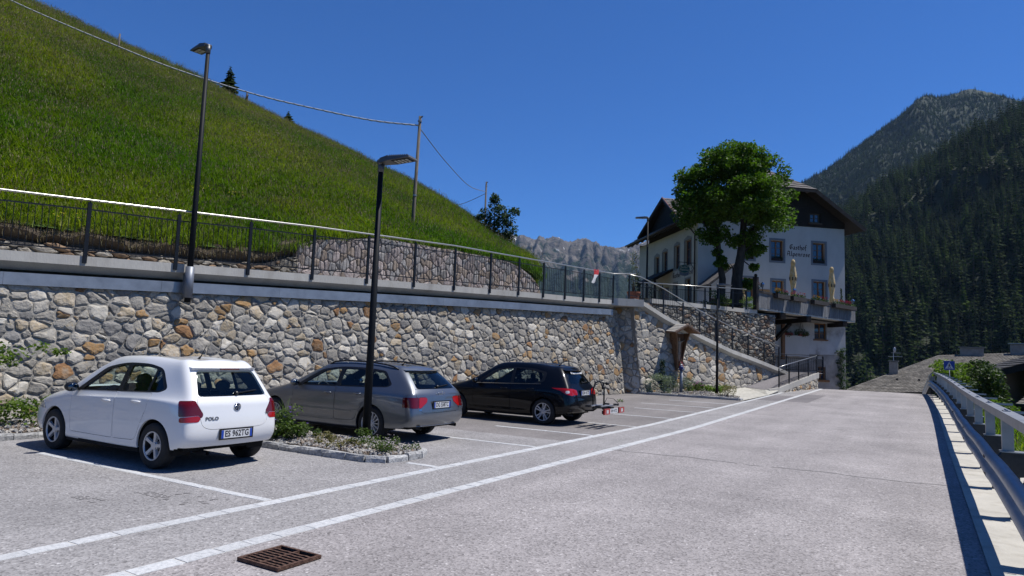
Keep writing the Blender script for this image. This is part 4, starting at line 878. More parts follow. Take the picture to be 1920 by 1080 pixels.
def rounded(poly, r, seg=4):
    out = []; n = len(poly)
    for i in range(n):
        p = Vector(poly[i][:2]); rr = poly[i][2] if len(poly[i]) > 2 else r
        a, b = Vector(poly[i - 1][:2]) - p, Vector(poly[(i + 1) % n][:2]) - p
        k = min(rr, a.length * .45, b.length * .45)
        if k < 1e-3: out.append(tuple(p)); continue
        A, B = p + a.normalized() * k, p + b.normalized() * k
        for q in range(seg + 1):
            t = q / seg; out.append(tuple(A * (1 - t) ** 2 + p * 2 * t * (1 - t) + B * t * t))
    return out
def in_poly(x, y, poly):
    c = False; n = len(poly); j = n - 1
    for i in range(n):
        xi, yi = poly[i]; xj, yj = poly[j]
        if (yi > y) != (yj > y) and x < (xj - xi) * (y - yi) / (yj - yi) + xi: c = not c
        j = i
    return c
class CarBody:
    """smooth shell from a coarse cage; windows, doors, lamps are cut out of the shell so each part follows it"""
    def __init__(s, side, crown, ny=3, level=3, nose=.06, tail=.05):
        nx = len(side) - 1; nz = len(side[0]) - 1; s.idx = {}; vs = []; fs = []
        yf = [-1, -.62, -.25, .25, .62, 1] if ny == 3 else [-1, -.5, .5, 1]
        NJ = len(yf) - 1
        def pos(i, j, k):
            x, y, z = side[i][k]; f = yf[j]
            if k == nz and abs(f) < 1: z = z + crown[i] * (1 - f * f)
            if i == 0 and abs(f) < 1: x -= tail * (1 - f * f)
            if i == nx and abs(f) < 1: x += nose * (1 - f * f)
            return (x, y * f, z)
        def vid(i, j, k):
            if (i, j, k) not in s.idx: s.idx[i, j, k] = len(vs); vs.append(pos(i, j, k))
            return s.idx[i, j, k]
        for i in range(nx):
            for k in range(nz):
                fs.append((vid(i, NJ, k), vid(i, NJ, k + 1), vid(i + 1, NJ, k + 1), vid(i + 1, NJ, k))); fs.append((vid(i, 0, k), vid(i + 1, 0, k), vid(i + 1, 0, k + 1), vid(i, 0, k + 1)))
            for j in range(NJ):
                fs.append((vid(i, j, nz), vid(i + 1, j, nz), vid(i + 1, j + 1, nz), vid(i, j + 1, nz))); fs.append((vid(i, j, 0), vid(i, j + 1, 0), vid(i + 1, j + 1, 0), vid(i + 1, j, 0)))
        for j in range(NJ):
            for k in range(nz):
                fs.append((vid(0, j, k), vid(0, j, k + 1), vid(0, j + 1, k + 1), vid(0, j + 1, k))); fs.append((vid(nx, j, k), vid(nx, j + 1, k), vid(nx, j + 1, k + 1), vid(nx, j, k + 1)))
        me = bpy.data.meshes.new('cage'); me.from_pydata(vs, [], fs); me.update()
        o = bpy.data.objects.new('cage', me); COL.objects.link(o)
        md = o.modifiers.new('s', 'SUBSURF'); md.levels = level; md.render_levels = level; md.subdivision_type = 'CATMULL_CLARK'
        tgt = np.array(vs); cur = tgt.copy()
        for it in range(5):
            bpy.context.view_layer.update(); ev = o.evaluated_get(bpy.context.evaluated_depsgraph_get()); em = ev.to_mesh()
            co = np.empty(len(em.vertices) * 3); em.vertices.foreach_get('co', co); co = co.reshape(-1, 3)[:len(vs)]
            ev.to_mesh_clear()
            if it == 4: break
            cur += (tgt - co) * .8; me.vertices.foreach_set('co', cur.ravel()); me.update()
        dg = bpy.context.evaluated_depsgraph_get(); em = bpy.data.meshes.new_from_object(o.evaluated_get(dg)); bpy.data.objects.remove(o)
        s.bm = bmesh.new(); s.bm.from_mesh(em); bmesh.ops.recalc_face_normals(s.bm, faces=s.bm.faces)
        s.bm.normal_update()
        s.fl = s.bm.faces.layers.int.new('part')
        ref = s.bm.copy(); bmesh.ops.triangulate(ref, faces=ref.faces); ref.normal_update(); ref.verts.ensure_lookup_table(); ref.faces.ensure_lookup_table()
        s.rn = [v.normal.copy() for v in ref.verts]; s.rv = [v.co.copy() for v in ref.verts]; s.rf = [tuple(v.index for v in f.verts) for f in ref.faces]
        s.bvh = BVHTree.FromPolygons(s.rv, s.rf); ref.free(); s.names = {}
    def normal(s, p):
        loc, n, i, d = s.bvh.find_nearest(p)
        if i is None: return Vector((0, 0, 1))
        a, b, c = s.rf[i]; A, B, Cc = s.rv[a], s.rv[b], s.rv[c]
        v0, v1, v2 = B - A, Cc - A, loc - A; d00, d01, d11, d20, d21 = v0.dot(v0), v0.dot(v1), v1.dot(v1), v2.dot(v0), v2.dot(v1); den = d00 * d11 - d01 * d01
        if abs(den) < 1e-12: return n
        v = (d11 * d20 - d01 * d21) / den; w = (d00 * d21 - d01 * d20) / den
        return (s.rn[a] * (1 - v - w) + s.rn[b] * v + s.rn[c] * w).normalized()
    def cut(s, pid, poly, e1, e2, out, facing=.12, only=(0,), where=None):
        """mark the faces whose (e1, e2) projection lies in poly and that face towards `out` as part pid"""
        e1, e2, out = Vector(e1), Vector(e2), Vector(out)
        def cand(f):
            if f[s.fl] not in only or f.normal.dot(out) < facing: return False
            return where(f.calc_center_median()) if where else True
        xs = [p[0] for p in poly]; ys = [p[1] for p in poly]; bx = (min(xs) - .06, max(xs) + .06, min(ys) - .06, max(ys) + .06)
        def box(f):
            a = [v.co.dot(e1) for v in f.verts]; b = [v.co.dot(e2) for v in f.verts]; return min(a), max(a), min(b), max(b)
        act = [f for f in s.bm.faces if cand(f)]
        act = [f for f in act if (lambda q: q[1] > bx[0] and q[0] < bx[1] and q[3] > bx[2] and q[2] < bx[3])(box(f))]
        n = len(poly)
        for i in range(n):
            a, b = poly[i], poly[(i + 1) % n]
            ea = (min(a[0], b[0]) - .004, max(a[0], b[0]) + .004, min(a[1], b[1]) - .004, max(a[1], b[1]) + .004)
            near = []
            for f in act:
                if not f.is_valid: continue
                q = box(f)
                if q[1] > ea[0] and q[0] < ea[1] and q[3] > ea[2] and q[2] < ea[3]: near.append(f)
            if not near: continue
            dx, dy = b[0] - a[0], b[1] - a[1]; no = (e1 * dy - e2 * dx)
            if no.length < 1e-6: continue
            co = e1 * (a[0] / e1.dot(e1)) + e2 * (a[1] / e2.dot(e2))
            geom = set(near)
            for f in near: geom.update(f.edges); geom.update(f.verts)
            rs = bmesh.ops.bisect_plane(s.bm, geom=list(geom), dist=1e-5, plane_co=co, plane_no=no.normalized())
            new = [g for g in rs['geom'] if isinstance(g, bmesh.types.BMFace)]
            act = list(set([f for f in act if f.is_valid] + [f for f in new if f.is_valid and cand(f)]))
        s.bm.normal_update()
        hits = []
        for f in s.bm.faces:
            if not cand(f): continue
            c = f.calc_center_median(); u, v = c.dot(e1) / e1.dot(e1), c.dot(e2) / e2.dot(e2)
            if bx[0] < u < bx[1] and bx[2] < v < bx[3] and in_poly(u, v, poly): f[s.fl] = pid; hits.append(f)
        return hits
    def gap(s, pid, w=.006, gid=99):
        fs = [f for f in s.bm.faces if f[s.fl] == pid]
        if not fs: return
        rs = bmesh.ops.inset_region(s.bm, faces=fs, thickness=w, use_even_offset=False, use_boundary=False)
        for f in rs['faces']: f[s.fl] = gid
        s.bm.normal_update()
    def part(s, name, pid, mat, parent, push=0.0, rim=0.0, smooth=True):
        fs = [f for f in s.bm.faces if f[s.fl] == pid]
        if not fs: return None
        ids = {}; vs = []; ns = []; out = []
        for f in fs:
            q = []
            for v in f.verts:
                if v not in ids:
                    ids[v] = len(vs); n = s.normal(v.co); ns.append(n); vs.append(tuple(v.co + n * push))
                q.append(ids[v])
            out.append(q)
        me = bpy.data.meshes.new(name)
        k = len(vs)
        if rim:   # thin turned-in edge round the part
            cnt = {}
            for q in out:
                for a, b in zip(q, q[1:] + q[:1]): cnt[a, b] = 1
            for (a, b) in [e for e in cnt if (e[1], e[0]) not in cnt]:
                o = len(vs); A, B = Vector(vs[a]), Vector(vs[b])
                vs += [tuple(A), tuple(B), tuple(B - ns[b] * rim), tuple(A - ns[a] * rim)]; out.append([o + 1, o, o + 3, o + 2])
        me.from_pydata(vs, [], out); me.materials.append(mat)
        me.polygons.foreach_set('use_smooth', [len(me.polygons) > 0 and smooth] * len(me.polygons)); me.update()
        me.polygons.foreach_set('use_smooth', [True] * len(fs) + [False] * (len(me.polygons) - len(fs)))
        nn = [tuple(n) for n in ns] + [(0, 0, 0)] * (len(vs) - k)
        try: me.normals_split_custom_set_from_vertices(nn)
        except Exception: pass
        return link(name, me, parent)
    def liner(s, name, pids, mat, parent, off):
        fs = [f for f in s.bm.faces if f[s.fl] in pids]; ids = {}; vs = []; out = []
        for f in fs:
            q = []
            for v in f.verts:
                if v not in ids: ids[v] = len(vs); vs.append(tuple(v.co - s.normal(v.co) * off))
                q.append(ids[v])
            out.append(q[::-1])
        me = bpy.data.meshes.new(name); me.from_pydata(vs, [], out); me.materials.append(mat); me.update()
        return link(name, me, parent)
    def hit(s, p, d):
        h = s.bvh.ray_cast(Vector(p), Vector(d)); return h[0]

def make_wheel(name, parent, x, y, r, rim_r, style, sgn, rz=0):
    """tyre, rim with spokes, brake disc; sgn = +1 left side of the car (faces +y)"""
    def fn(a, b, h): return (a, sgn * h, b)
    w = .105
    hub = MB(); hub.lathe([(.0, w - .030), (.03, w - .030), (.033, w - .042), (.06, w - .05)], 18, fn); hub.lathe([(.135, .01), (rim_r * .60, .01), (rim_r * .60, -.02), (.08, -.02)], 24, fn)
    h = hub.build(name, [ALLOY], parent, True); h.location = (x, y, r)
    T = MB(); pr = [(rim_r - .008, -w + .015), (rim_r + .012, -w + .004), (r - .035, -w), (r - .010, -w + .018), (r, -w + .04), (r, w - .04), (r - .010, w - .018), (r - .035, w), (rim_r + .012, w - .004), (rim_r - .008, w - .015)]
    T.lathe(pr, 44, fn); t = T.build('tyre', [RUBBER], h, True, angle=45)
    Rm = MB(); Rm.mi = 0
    Rm.lathe([(rim_r - .003, w - .012), (rim_r - .004, w - .004), (rim_r - .016, w - .006), (rim_r - .022, w - .02)], 44, fn)
    Rm.mi = 1; Rm.lathe([(rim_r - .022, w - .02), (rim_r - .035, -w + .02), (.10, -w + .03)], 36, fn)
    Rm.mi = 0
    def spoke(a, r0, r1, w0, w1, d0, d1, th=.03):
        ca, sa = math.cos(a), math.sin(a)
        def P(rr, s, d): return fn(ca * rr - sa * s, sa * rr + ca * s, d)
        mid = (r0 + r1) / 2; wm = (w0 + w1) / 2 * .92
        Rm.hexa([P(r0, -w0, d0 - th), P(mid, -wm, (d0 + d1) / 2 - th), P(mid, wm, (d0 + d1) / 2 - th), P(r0, w0, d0 - th), P(r0, -w0 * .8, d0), P(mid, -wm * .72, (d0 + d1) / 2), P(mid, wm * .72, (d0 + d1) / 2), P(r0, w0 * .8, d0)])
        Rm.hexa([P(mid, -wm, (d0 + d1) / 2 - th), P(r1, -w1, d1 - th), P(r1, w1, d1 - th), P(mid, wm, (d0 + d1) / 2 - th), P(mid, -wm * .72, (d0 + d1) / 2), P(r1, -w1 * .7, d1), P(r1, w1 * .7, d1), P(mid, wm * .72, (d0 + d1) / 2)])
    n, kind = style
    for i in range(n):
        a = math.pi / 2 + 6.2832 * i / n + rz
        if kind == 'five': spoke(a, .035, rim_r - .012, .026, .034, w - .034, w - .014)
        elif kind == 'fine': spoke(a, .05, rim_r - .012, .011, .015, w - .036, w - .012)
        else: 
            spoke(a - .19, .045, rim_r - .012, .015, .021, w - .034, w - .010); spoke(a + .19, .045, rim_r - .012, .015, .021, w - .034, w - .010)
    Rm.lathe([(.0, w - .026), (.05, w - .028), (.068, w - .042), (.07, w - .075)], 24, fn)
    for i in range(5):
        a = math.pi / 2 + .628 + 6.2832 * i / 5 + rz; Rm.mi = 2
        Rm.lathe([(.0, w - .0285), (.009, w - .0285), (.009, w - .04)], 6, lambda p, q, hh, a=a: fn(p + .052 * math.cos(a), q + .052 * math.sin(a), hh))
    Rm.build('rim', [ALLOY, ALLOY_D, PLAST], h, True, angle=35)
    return h
def seat(mb, x, y, z, back=.62, w=.25):
    mb.hexa([(x - .25, y - w, z), (x + .25, y - w, z + .03), (x + .25, y + w, z + .03), (x - .25, y + w, z), (x - .25, y - w, z + .14), (x + .25, y - w, z + .17), (x + .25, y + w, z + .17), (x - .25, y + w, z + .14)])
    b = [(x - .25, z + .1), (x - .13, z + .12), (x - .27, z + .12 + back), (x - .37, z + .1 + back)]
    mb.prism(b, lambda p, q: (p, y - w, q), lambda p, q: (p, y + w, q))
def headrest(mb, x, y, z, w=.125):
    for k in range(1):
        mb.ball((x, y, z), .1, 10, 6, (.55, w / .1, .95))
        mb.bar((x, y - .05, z - .16), (x, y - .05, z), .014, .014); mb.bar((x, y + .05, z - .16), (x, y + .05, z), .014, .014)
SIDE = ((1, 0, 0), (0, 0, 1))
def build_car(spec):
    s = spec; root = empty('parked_car', s['label'], 'car', (s['X'], s['Y'], 0), math.pi)
    B = CarBody(s['side'], s['crown'], nose=s.get('nose', .1), tail=s.get('tail', .06)); WB = s['wb']; wr = s['wheel']; ar = s['arch']
    paint = s['paint']
    pid = 1; doors = []; glasses = []
    # wheel arches
    for sg in (1, -1):
        for wx in (0, WB):
            poly = [(wx + ar * math.cos(6.2832 * i / 40), s['wz'] + ar * math.sin(6.2832 * i / 40)) for i in range(40)]
            B.cut(90, poly, *SIDE, (0, sg, 0), facing=.05, where=lambda c, sg=sg: c.y * sg > .3)
            # also through the underside so nothing closes the arch
    for f in B.bm.faces:
        c = f.calc_center_median()
        if f[B.fl] == 0 and c.z < .32 and f.normal.z < -.5: f[B.fl] = 91
    # window band and panes
    for sg in (1, -1):
        w = lambda c, sg=sg: c.y * sg > .25
        B.cut(10, rounded(s['dlo'], .05), *SIDE, (0, sg, 0), facing=.08, where=w)
        for k, g in enumerate(s['panes']): B.cut(11 + k + (0 if sg > 0 else 10), rounded(g, .03), *SIDE, (0, sg, 0), facing=.08, only=(10,), where=w)
        for k, d in enumerate(s['doors']):
            B.cut(30 + k + (0 if sg > 0 else 4), rounded(d, .05), *SIDE, (0, sg, 0), facing=.08, where=w)
    # windscreen, rear window
    B.cut(50, rounded(s['screen'], .06), (0, 1, 0), (0, 0, 1), (1, 0, 0), facing=.15, where=lambda c: c.z > s['screen_z'] and c.x > .9)
    B.cut(51, rounded(s['rearwin'], .05), (0, 1, 0), (0, 0, 1), (-1, 0, 0), facing=.1, where=lambda c: c.x < .3)
    # lamps that wrap round the corner
    for sg in (1, -1):
        dg = Vector((-.75, sg * .66, 0)).normalized(); e1 = Vector((dg.y * -sg, dg.x * sg, 0)) * sg
        e1 = Vector((.66, .75 * sg, 0)).normalized()
        for k, (pl, mt) in enumerate(s['tail_lamps']):
            B.cut(60 + k + (0 if sg > 0 else 10), rounded(pl, .025), e1, (0, 0, 1), dg, facing=.1, where=lambda c, sg=sg: c.x < .25 and c.y * sg > .15)
        df = Vector((.75, sg * .66, 0)).normalized(); e1f = Vector((-.66, .75 * sg, 0)).normalized()
        B.cut(80 if sg > 0 else 81, rounded(s['head_lamp'], .03), e1f, (0, 0, 1), df, facing=.1, where=lambda c, sg=sg: c.x > WB and c.y * sg > .2)
    B.cut(55, rounded(s['hatch'], .06), (0, 1, 0), (0, 0, 1), (-1, 0, 0), facing=.12, where=lambda c: c.x < .3)
    if 'bumper_line' in s:
        B.cut(56, rounded(s['bumper_line'], .05), (0, 1, 0), (0, 0, 1), (-1, 0, 0), facing=.05, where=lambda c: c.x < .1)
    for p in (30, 31, 34, 35, 55): B.gap(p, .0055)
    if 'flap' in s:
        B.cut(57, rounded(s['flap'], .04), *SIDE, (0, s['flap_side'], 0), where=lambda c: c.y * s['flap_side'] > .3); B.gap(57, .004)
    # the parts
    body = B.part('body', 0, paint, root, rim=.028)
    B.liner('interior_lining', {0, 10, 30, 31, 34, 35, 55, 57}, PLAST, root, .034)
    m = MB(); L0, L1 = s['floor']; m.box(L0 - .02, L1, -s['hw'] + .18, s['hw'] - .18, .255, .32); m.box(.34, WB - .36, -s['hw'] + .03, s['hw'] - .03, .19, .29); m.build('underbody', UNDER, root)
    B.part('body', 57, paint, root, rim=.02) and None
    for k, sd in ((30, 1), (31, 1), (34, -1), (35, -1)):
        d = B.part('door', k, paint, root, rim=.02)
        if d:
            xs = s['handles'][k % 2 if k < 34 else (k - 34)]; hx, hz_ = xs
            h = B.hit((hx, 2 * sd, hz_), (0, -sd, 0))
            if h:
                m = MB(); y = h.y; pts = [(hx - .10, y, hz_), (hx - .07, y + sd * .028, hz_ + .004), (hx + .07, y + sd * .028, hz_ + .004), (hx + .10, y, hz_)]
                m.tube(pts, [.010, .014, .014, .010], 8); m.build('handle', paint, d, True)
                m = MB(); m.ball((hx, y - sd * .001, hz_ - .004), .05, 14, 6, (1.15, .08, .62)); m.build('handle_recess', s.get('recess', paint), d, True)
    tg = B.part('tailgate', 55, paint, root, rim=.02)
    for base in (10,): B.part('window_surround', base, TRIM, root, -.002, rim=.012)
    for k in range(len(s['panes'])):
        for off in (0, 10):
            B.part('side_window', 11 + k + off, s['pane_mats'][k], root, -.006)
    B.part('windscreen', 50, GLASS, root, -.004); rw = B.part('rear_window', 51, s.get('rear_mat', GLASS_D), root, -.003)
    for k, (pl, mt) in enumerate(s['tail_lamps']):
        for off in (0, 10): B.part('tail_lamp', 60 + k + off, mt, root, .004, rim=.02)
    for p in (80, 81): B.part('headlamp', p, HEADL, root, .004, rim=.02)
    if 'bumper_line' in s: B.part('bumper_trim', 56, s['bumper_mat'], root, .006, rim=.02)
    # wheel housings
    for sg in (1, -1):
        for wx in (0, WB):
            m = MB(); n = 26; vs = []
            for i in range(n + 1):
                a = -.35 + (math.pi + .7) * i / n
                c, z = math.cos(a) * (ar + .004), s['wz'] + math.sin(a) * (ar + .004)
                z = max(z, .18)
                h = B.hit((wx + c * .995, 2 * sg, s['wz'] + math.sin(a) * ar * .995), (0, -sg, 0))
                yo = (abs(h.y) if h else s['hw'] - .05) - .012
                vs += [(wx + c, sg * yo, z), (wx + c, sg * (s['hw'] - .36), z)]
            m.add(vs, [(2 * i, 2 * i + 1, 2 * i + 3, 2 * i + 2) for i in range(n)])
            m.add([(wx + math.cos(-.35 + (math.pi + .7) * i / n) * ar, sg * (s['hw'] - .36), s['wz'] + max(-.15, math.sin(-.35 + (math.pi + .7) * i / n) * ar)) for i in range(n + 1)], [tuple(range(n + 1))])
            m.build('wheel_housing', UNDER, root, False, fix=False)
    tw = s['track'] / 2
    for sg in (1, -1):
        for wx in (0, WB): make_wheel('wheel', root, wx, sg * tw, wr, s['rim'], s['spokes'], sg, s.get('turn', {}).get((wx, sg), .2))
    # mirrors
    for sg in (1, -1):
        mx, my, mz = s['mirror']; m = MB(); m.ball((mx, sg * my, mz), .1, 14, 8, (.72, 1.05, .72)); mr = m.build('mirror', s.get('mirror_mat', paint), root, True)
        m = MB(); m.hexa([(mx - .02, sg * (my - .19), mz - .07), (mx + .05, sg * (my - .19), mz - .07), (mx + .04, sg * (my - .05), mz - .04), (mx - .02, sg * (my - .05), mz - .04), (mx - .02, sg * (my - .19), mz - .03), (mx + .05, sg * (my - .19), mz - .03), (mx + .04, sg * (my - .05), mz - .0), (mx - .02, sg * (my - .05), mz - .0)]); m.build('mirror_arm', TRIM, mr)
        m = MB(); m.ball((mx - .052, sg * my, mz), .085, 14, 6, (.3, 1.0, .66)); m.build('mirror_glass', MIRR, mr, True)
    # cabin
    for x, y in s['seats']:
        m = MB(); seat(m, x, y, .34); st = m.build('seat', CLOTH, root); m = MB(); headrest(m, x - .33, y, s['hr_z']); m.build('headrest', CLOTH, st, True)
    x, zz = s['bench']; m = MB(); m.hexa([(x - .2, -.6, .4), (x + .3, -.6, .42), (x + .3, .6, .42), (x - .2, .6, .4), (x - .34, -.58, .92), (x - .18, -.58, .94), (x - .18, .58, .94), (x - .34, .58, .92)]); bn = m.build('rear_bench', CLOTH, root)
    for y in (-.36, .36): m = MB(); headrest(m, x - .28, y, zz, .13); m.build('headrest', CLOTH, bn, True)
    dx = s['dash']; m = MB(); m.hexa([(dx - .15, -.62, .55), (dx + .35, -.66, .55), (dx + .35, .66, .55), (dx - .15, .62, .55), (dx - .08, -.62, .86), (dx + .42, -.62, .84), (dx + .42, .62, .84), (dx - .08, .62, .86)]); db = m.build('dashboard', PLAST, root)
    m = MB(); c = Vector((dx - .28, .36, .83)); ax = Vector((-.9, 0, .43)).normalized(); e = Vector((0, 1, 0)); f_ = ax.cross(e)
    pts = [c + (e * math.cos(6.2832 * i / 20) + f_ * math.sin(6.2832 * i / 20)) * .185 for i in range(21)]
    m.tube(pts, .015, 6, False); m.bar(c - e * .18, c + e * .18, .03, .03); m.bar(c, c - ax * -.0 + Vector((.25, 0, -.12)), .05, .05); m.build('steering_wheel', PLAST, root, True)
    # number plate
    px, pz, tilt = s['plate']; h = B.hit((-3, 0, pz), (1, 0, 0)); x = h.x - .012
    m = MB(); m.box(x - .004, x + .01, -.285, .285, pz - .075, pz + .075); fr = m.build('plate_frame', TRIM, root)
    m = MB(); m.box(x - .008, x - .0042, -.26, .26, pz - .055, pz + .055); pb = m.build('number_plate', PLATE, root)
    m = MB()
    for y0, y1 in ((-.259, -.222), (.222, .259)): m.box(x - .0095, x - .0082, y0, y1, pz - .054, pz + .054)
    m.build('plate_band', PLATE_B, pb)
    Rt = Matrix(((0, 0, -1, x - .0092), (-1, 0, 0, 0), (0, 1, 0, pz), (0, 0, 0, 1)))
    lettering('lettering', s['reg'], .115, INK, pb, Rt @ Matrix.Scale(1, 4), .003, .40)
    # exhaust, wiper, aerial, brake light
    for y in s['exhaust']:
        m = MB(); ez = s['exh_z']; ex = s['exh_x']; m.tube([(ex + .3, y, ez + .01), (ex, y, ez)], [.03, .034], 12, False); m.tube([(ex + .05, y, ez + .003), (ex + .049, y, ez + .003)], .029, 10); m.build('exhaust', ALLOY_D, root, True)
    y0, z0, y1, z1 = s['wiper']; a = B.hit((-3, y0, z0), (1, 0, 0)); b = B.hit((-3, y1, z1), (1, 0, 0))
    m = MB(); m.bar(a + Vector((-.02, 0, 0)), b + Vector((-.015, 0, 0)), .022, .014); m.ball(a + Vector((-.015, 0, 0)), .03, 8, 5); m.build('rear_wiper', TRIM, root)
    if s.get('aerial'):
        ax_, L, lean = s['aerial']; h = B.hit((ax_, 0, 3), (0, 0, -1)); m = MB(); m.tube([h + Vector((.03, 0, -.01)), h + Vector((-.03, 0, .04)), h + Vector((-lean, 0, L))], [.022, .010, .004], 6); m.build('aerial', TRIM, root, True)
    if s.get('brake_light'):
        bz, bw = s['brake_light']; m = MB(); a = B.hit((-3, 0, bz), (1, 0, 0)); vs = []
        for i in range(7):
            y = -bw + 2 * bw * i / 6; h = B.hit((-3, y, bz), (1, 0, 0)); vs += [tuple(h + Vector((-.006, 0, -.014))), tuple(h + Vector((.004, 0, .014)))]
        m.add(vs, [(2 * i, 2 * i + 2, 2 * i + 3, 2 * i + 1) for i in range(6)]); m.build('brake_light', RED_D, root, fix=False)
    return root, B
def badge_text(B, root, txt, size, y, z, mat, bold=.0, width=None):
    h = B.hit((-3, y, z), (1, 0, 0)); n = B.normal(h); n = Vector((n.x, n.y, n.z))
    up = (Vector((0, 0, 1)) - n * n.z).normalized(); rt = up.cross(n)
    M4 = Matrix((rt, up, n)).transposed().to_4x4(); M4.translation = h + n * .005
    return lettering('badge_lettering', txt, size, mat, root, M4, bold, width)

# ---- white hatchback
polo_side = [
 [(-.46, .60, .235), (-.56, .705, .36), (-.60, .71, .56), (-.575, .695, .83), (-.52, .635, .985), (-.24, .555, 1.372)],
 [(-.36, .72, .225), (-.43, .80, .37), (-.45, .806, .57), (-.43, .785, .87), (-.36, .715, .99), (-.04, .57, 1.41)],
 [(.0, .77, .215), (.0, .835, .37), (.0, .842, .58), (.02, .832, .89), (.06, .765, .995), (.32, .565, 1.428)],
 [(.62, .775, .20), (.62, .825, .35), (.62, .838, .58), (.62, .832, .885), (.62, .775, .98), (.72, .578, 1.436)],
 [(1.25, .775, .20), (1.25, .82, .35), (1.25, .836, .58), (1.25, .83, .865), (1.25, .775, .95), (1.22, .575, 1.42)],
 [(1.75, .775, .20), (1.75, .82, .35), (1.75, .835, .58), (1.75, .826, .84), (1.75, .775, .925), (1.60, .58, 1.345)],
 [(2.08, .775, .20), (2.08, .82, .36), (2.08, .835, .57), (2.08, .822, .78), (2.10, .785, .905), (2.05, .66, 1.10)],
 [(2.42, .765, .21), (2.42, .83, .38), (2.42, .835, .57), (2.42, .815, .76), (2.44, .765, .865), (2.36, .64, .945)],
 [(2.90, .71, .215), (2.92, .80, .38), (2.93, .795, .56), (2.92, .765, .71), (2.88, .705, .79), (2.78, .58, .865)],
 [(3.14, .56, .22), (3.24, .64, .36), (3.26, .64, .52), (3.20, .625, .645), (3.12, .585, .715), (3.03, .50, .775)]]
polo = dict(label='white small hatchback parked nose to the wall, nearest of the three cars', X=-8.86, Y=6.33, side=polo_side,
 crown=[.045, .045, .045, .045, .045, .045, .05, .06, .05, .04], wb=2.47, wheel=.305, rim=.195, arch=.345, wz=.315, hw=.835, track=1.462, paint=PAINT_W, nose=.10, tail=.055,
 dlo=[(-.09, 1.06, .10), (.04, 1.008, .05), (2.02, .93, .02), (1.98, .965, .03), (1.52, 1.30, .12), (1.05, 1.385, .2), (.50, 1.385, .15), (.16, 1.325, .10)],
 panes=[[(.98, .985), (1.86, .955), (1.80, 1.01), (1.42, 1.275), (1.10, 1.347), (.98, 1.347)], [(.30, 1.015), (.88, .99), (.88, 1.35), (.55, 1.352), (.36, 1.33), (.30, 1.31)], [(-.02, 1.06), (.06, 1.03), (.26, 1.02), (.26, 1.30), (.20, 1.29)]], pane_mats=[GLASS, GLASS, GLASS_D],
 doors=[[(.945, .325), (2.02, .325), (2.04, .60), (2.06, .92), (2.02, .924), (.945, .968)], [(.40, .345, .08), (.935, .325), (.935, .97), (.16, 1.0), (.17, .82, .2), (.28, .60, .25)]],
 handles=[(1.12, .835), (.42, .865)], screen=[(-.68, .98), (.68, .98), (.57, 1.375), (-.57, 1.375)], screen_z=.96,
 rearwin=[(-.58, .985), (.58, .985), (.485, 1.315), (-.485, 1.315)],
 tail_lamps=[([(.28, .715), (.05, .735), (.02, .70), (.045, .655), (.285, .65)], RED_L), ([(.31, .925), (.105, .935), (-.005, .75), (.012, .705), (.05, .742), (.295, .722)], RED_D)],
 head_lamp=[(-1.55, .62), (-1.20, .60), (-1.30, .70), (-1.75, .76)], hatch=[(-.60, .985), (-.62, .83), (-.54, .585), (-.42, .545), (.42, .545), (.54, .585), (.62, .83), (.60, .985)],
 floor=(-.42, 2.95), mirror=(1.93, .905, .985), mirror_mat=TRIM, seats=[(1.32, .36), (1.32, -.36)], hr_z=1.13, bench=(.42, 1.07), dash=1.95, plate=(-.6, .475, 0), reg='ES 962TG', exhaust=[.38], exh_z=.225, exh_x=-.56, wiper=(-.02, 1.02, -.40, 1.055), aerial=(.25, .20, .13), brake_light=None,
 spokes=(5, 'five'), rear_mat=GLASS)
root, B = build_car(polo)
root.scale = (1.045, .95, 1)
badge_text(B, root, 'POLO', .062, .40, .69, BADGE, .003, .20); badge_text(B, root, 'TDI', .045, -.56, .72, BADGE, .001, .085)
h = B.hit((-3, 0, .83), (1, 0, 0)); m = MB(); fb = lambda a, b, c: (h.x - c, a, .83 + b + c * .15)
m.mi = 0; m.lathe([(.0, .006), (.046, .006)], 20, fb); m.mi = 1; m.lathe([(.044, .004), (.046, .012), (.056, .012), (.058, .0)], 20, fb)
for pts in (((-.022, .038), (-.006, .004), (.0, .018), (.006, .004), (.022, .038)), ((-.036, .022), (-.018, -.03), (0, .004), (.018, -.03), (.036, .022))):
    m.tube([fb(a, b, .009) for a, b in pts], .0042, 5)
m.build('badge', [ALLOY_D, CHROME], root, True)
m = MB(); vs = []
for i in range(9):
    y = -.54 + 1.08 * i / 8; q = B.hit((-3, y, 1.345), (1, 0, 0)); k = 1 - .25 * (y / .54) ** 4; vs += [tuple(q + Vector((.13, 0, .036))), tuple(q + Vector((-.075 * k, 0, .012))), tuple(q + Vector((-.055 * k, 0, -.012))), tuple(q + Vector((.01, 0, -.026)))]
m.add(vs, [(4 * i + j, 4 * i + 4 + j, 4 * i + 4 + (j + 1) % 4, 4 * i + (j + 1) % 4) for i in range(8) for j in range(4)] + [(0, 1, 2, 3), (32, 33, 34, 35)]); sp_ = m.build('spoiler', PAINT_W, root, False)
m = MB(); q = B.hit((-3, 0, 1.345), (1, 0, 0)); m.box(q.x - .080, q.x - .05, -.16, .16, q.z - .006, q.z + .010); m.build('brake_light', RED_D, sp_)
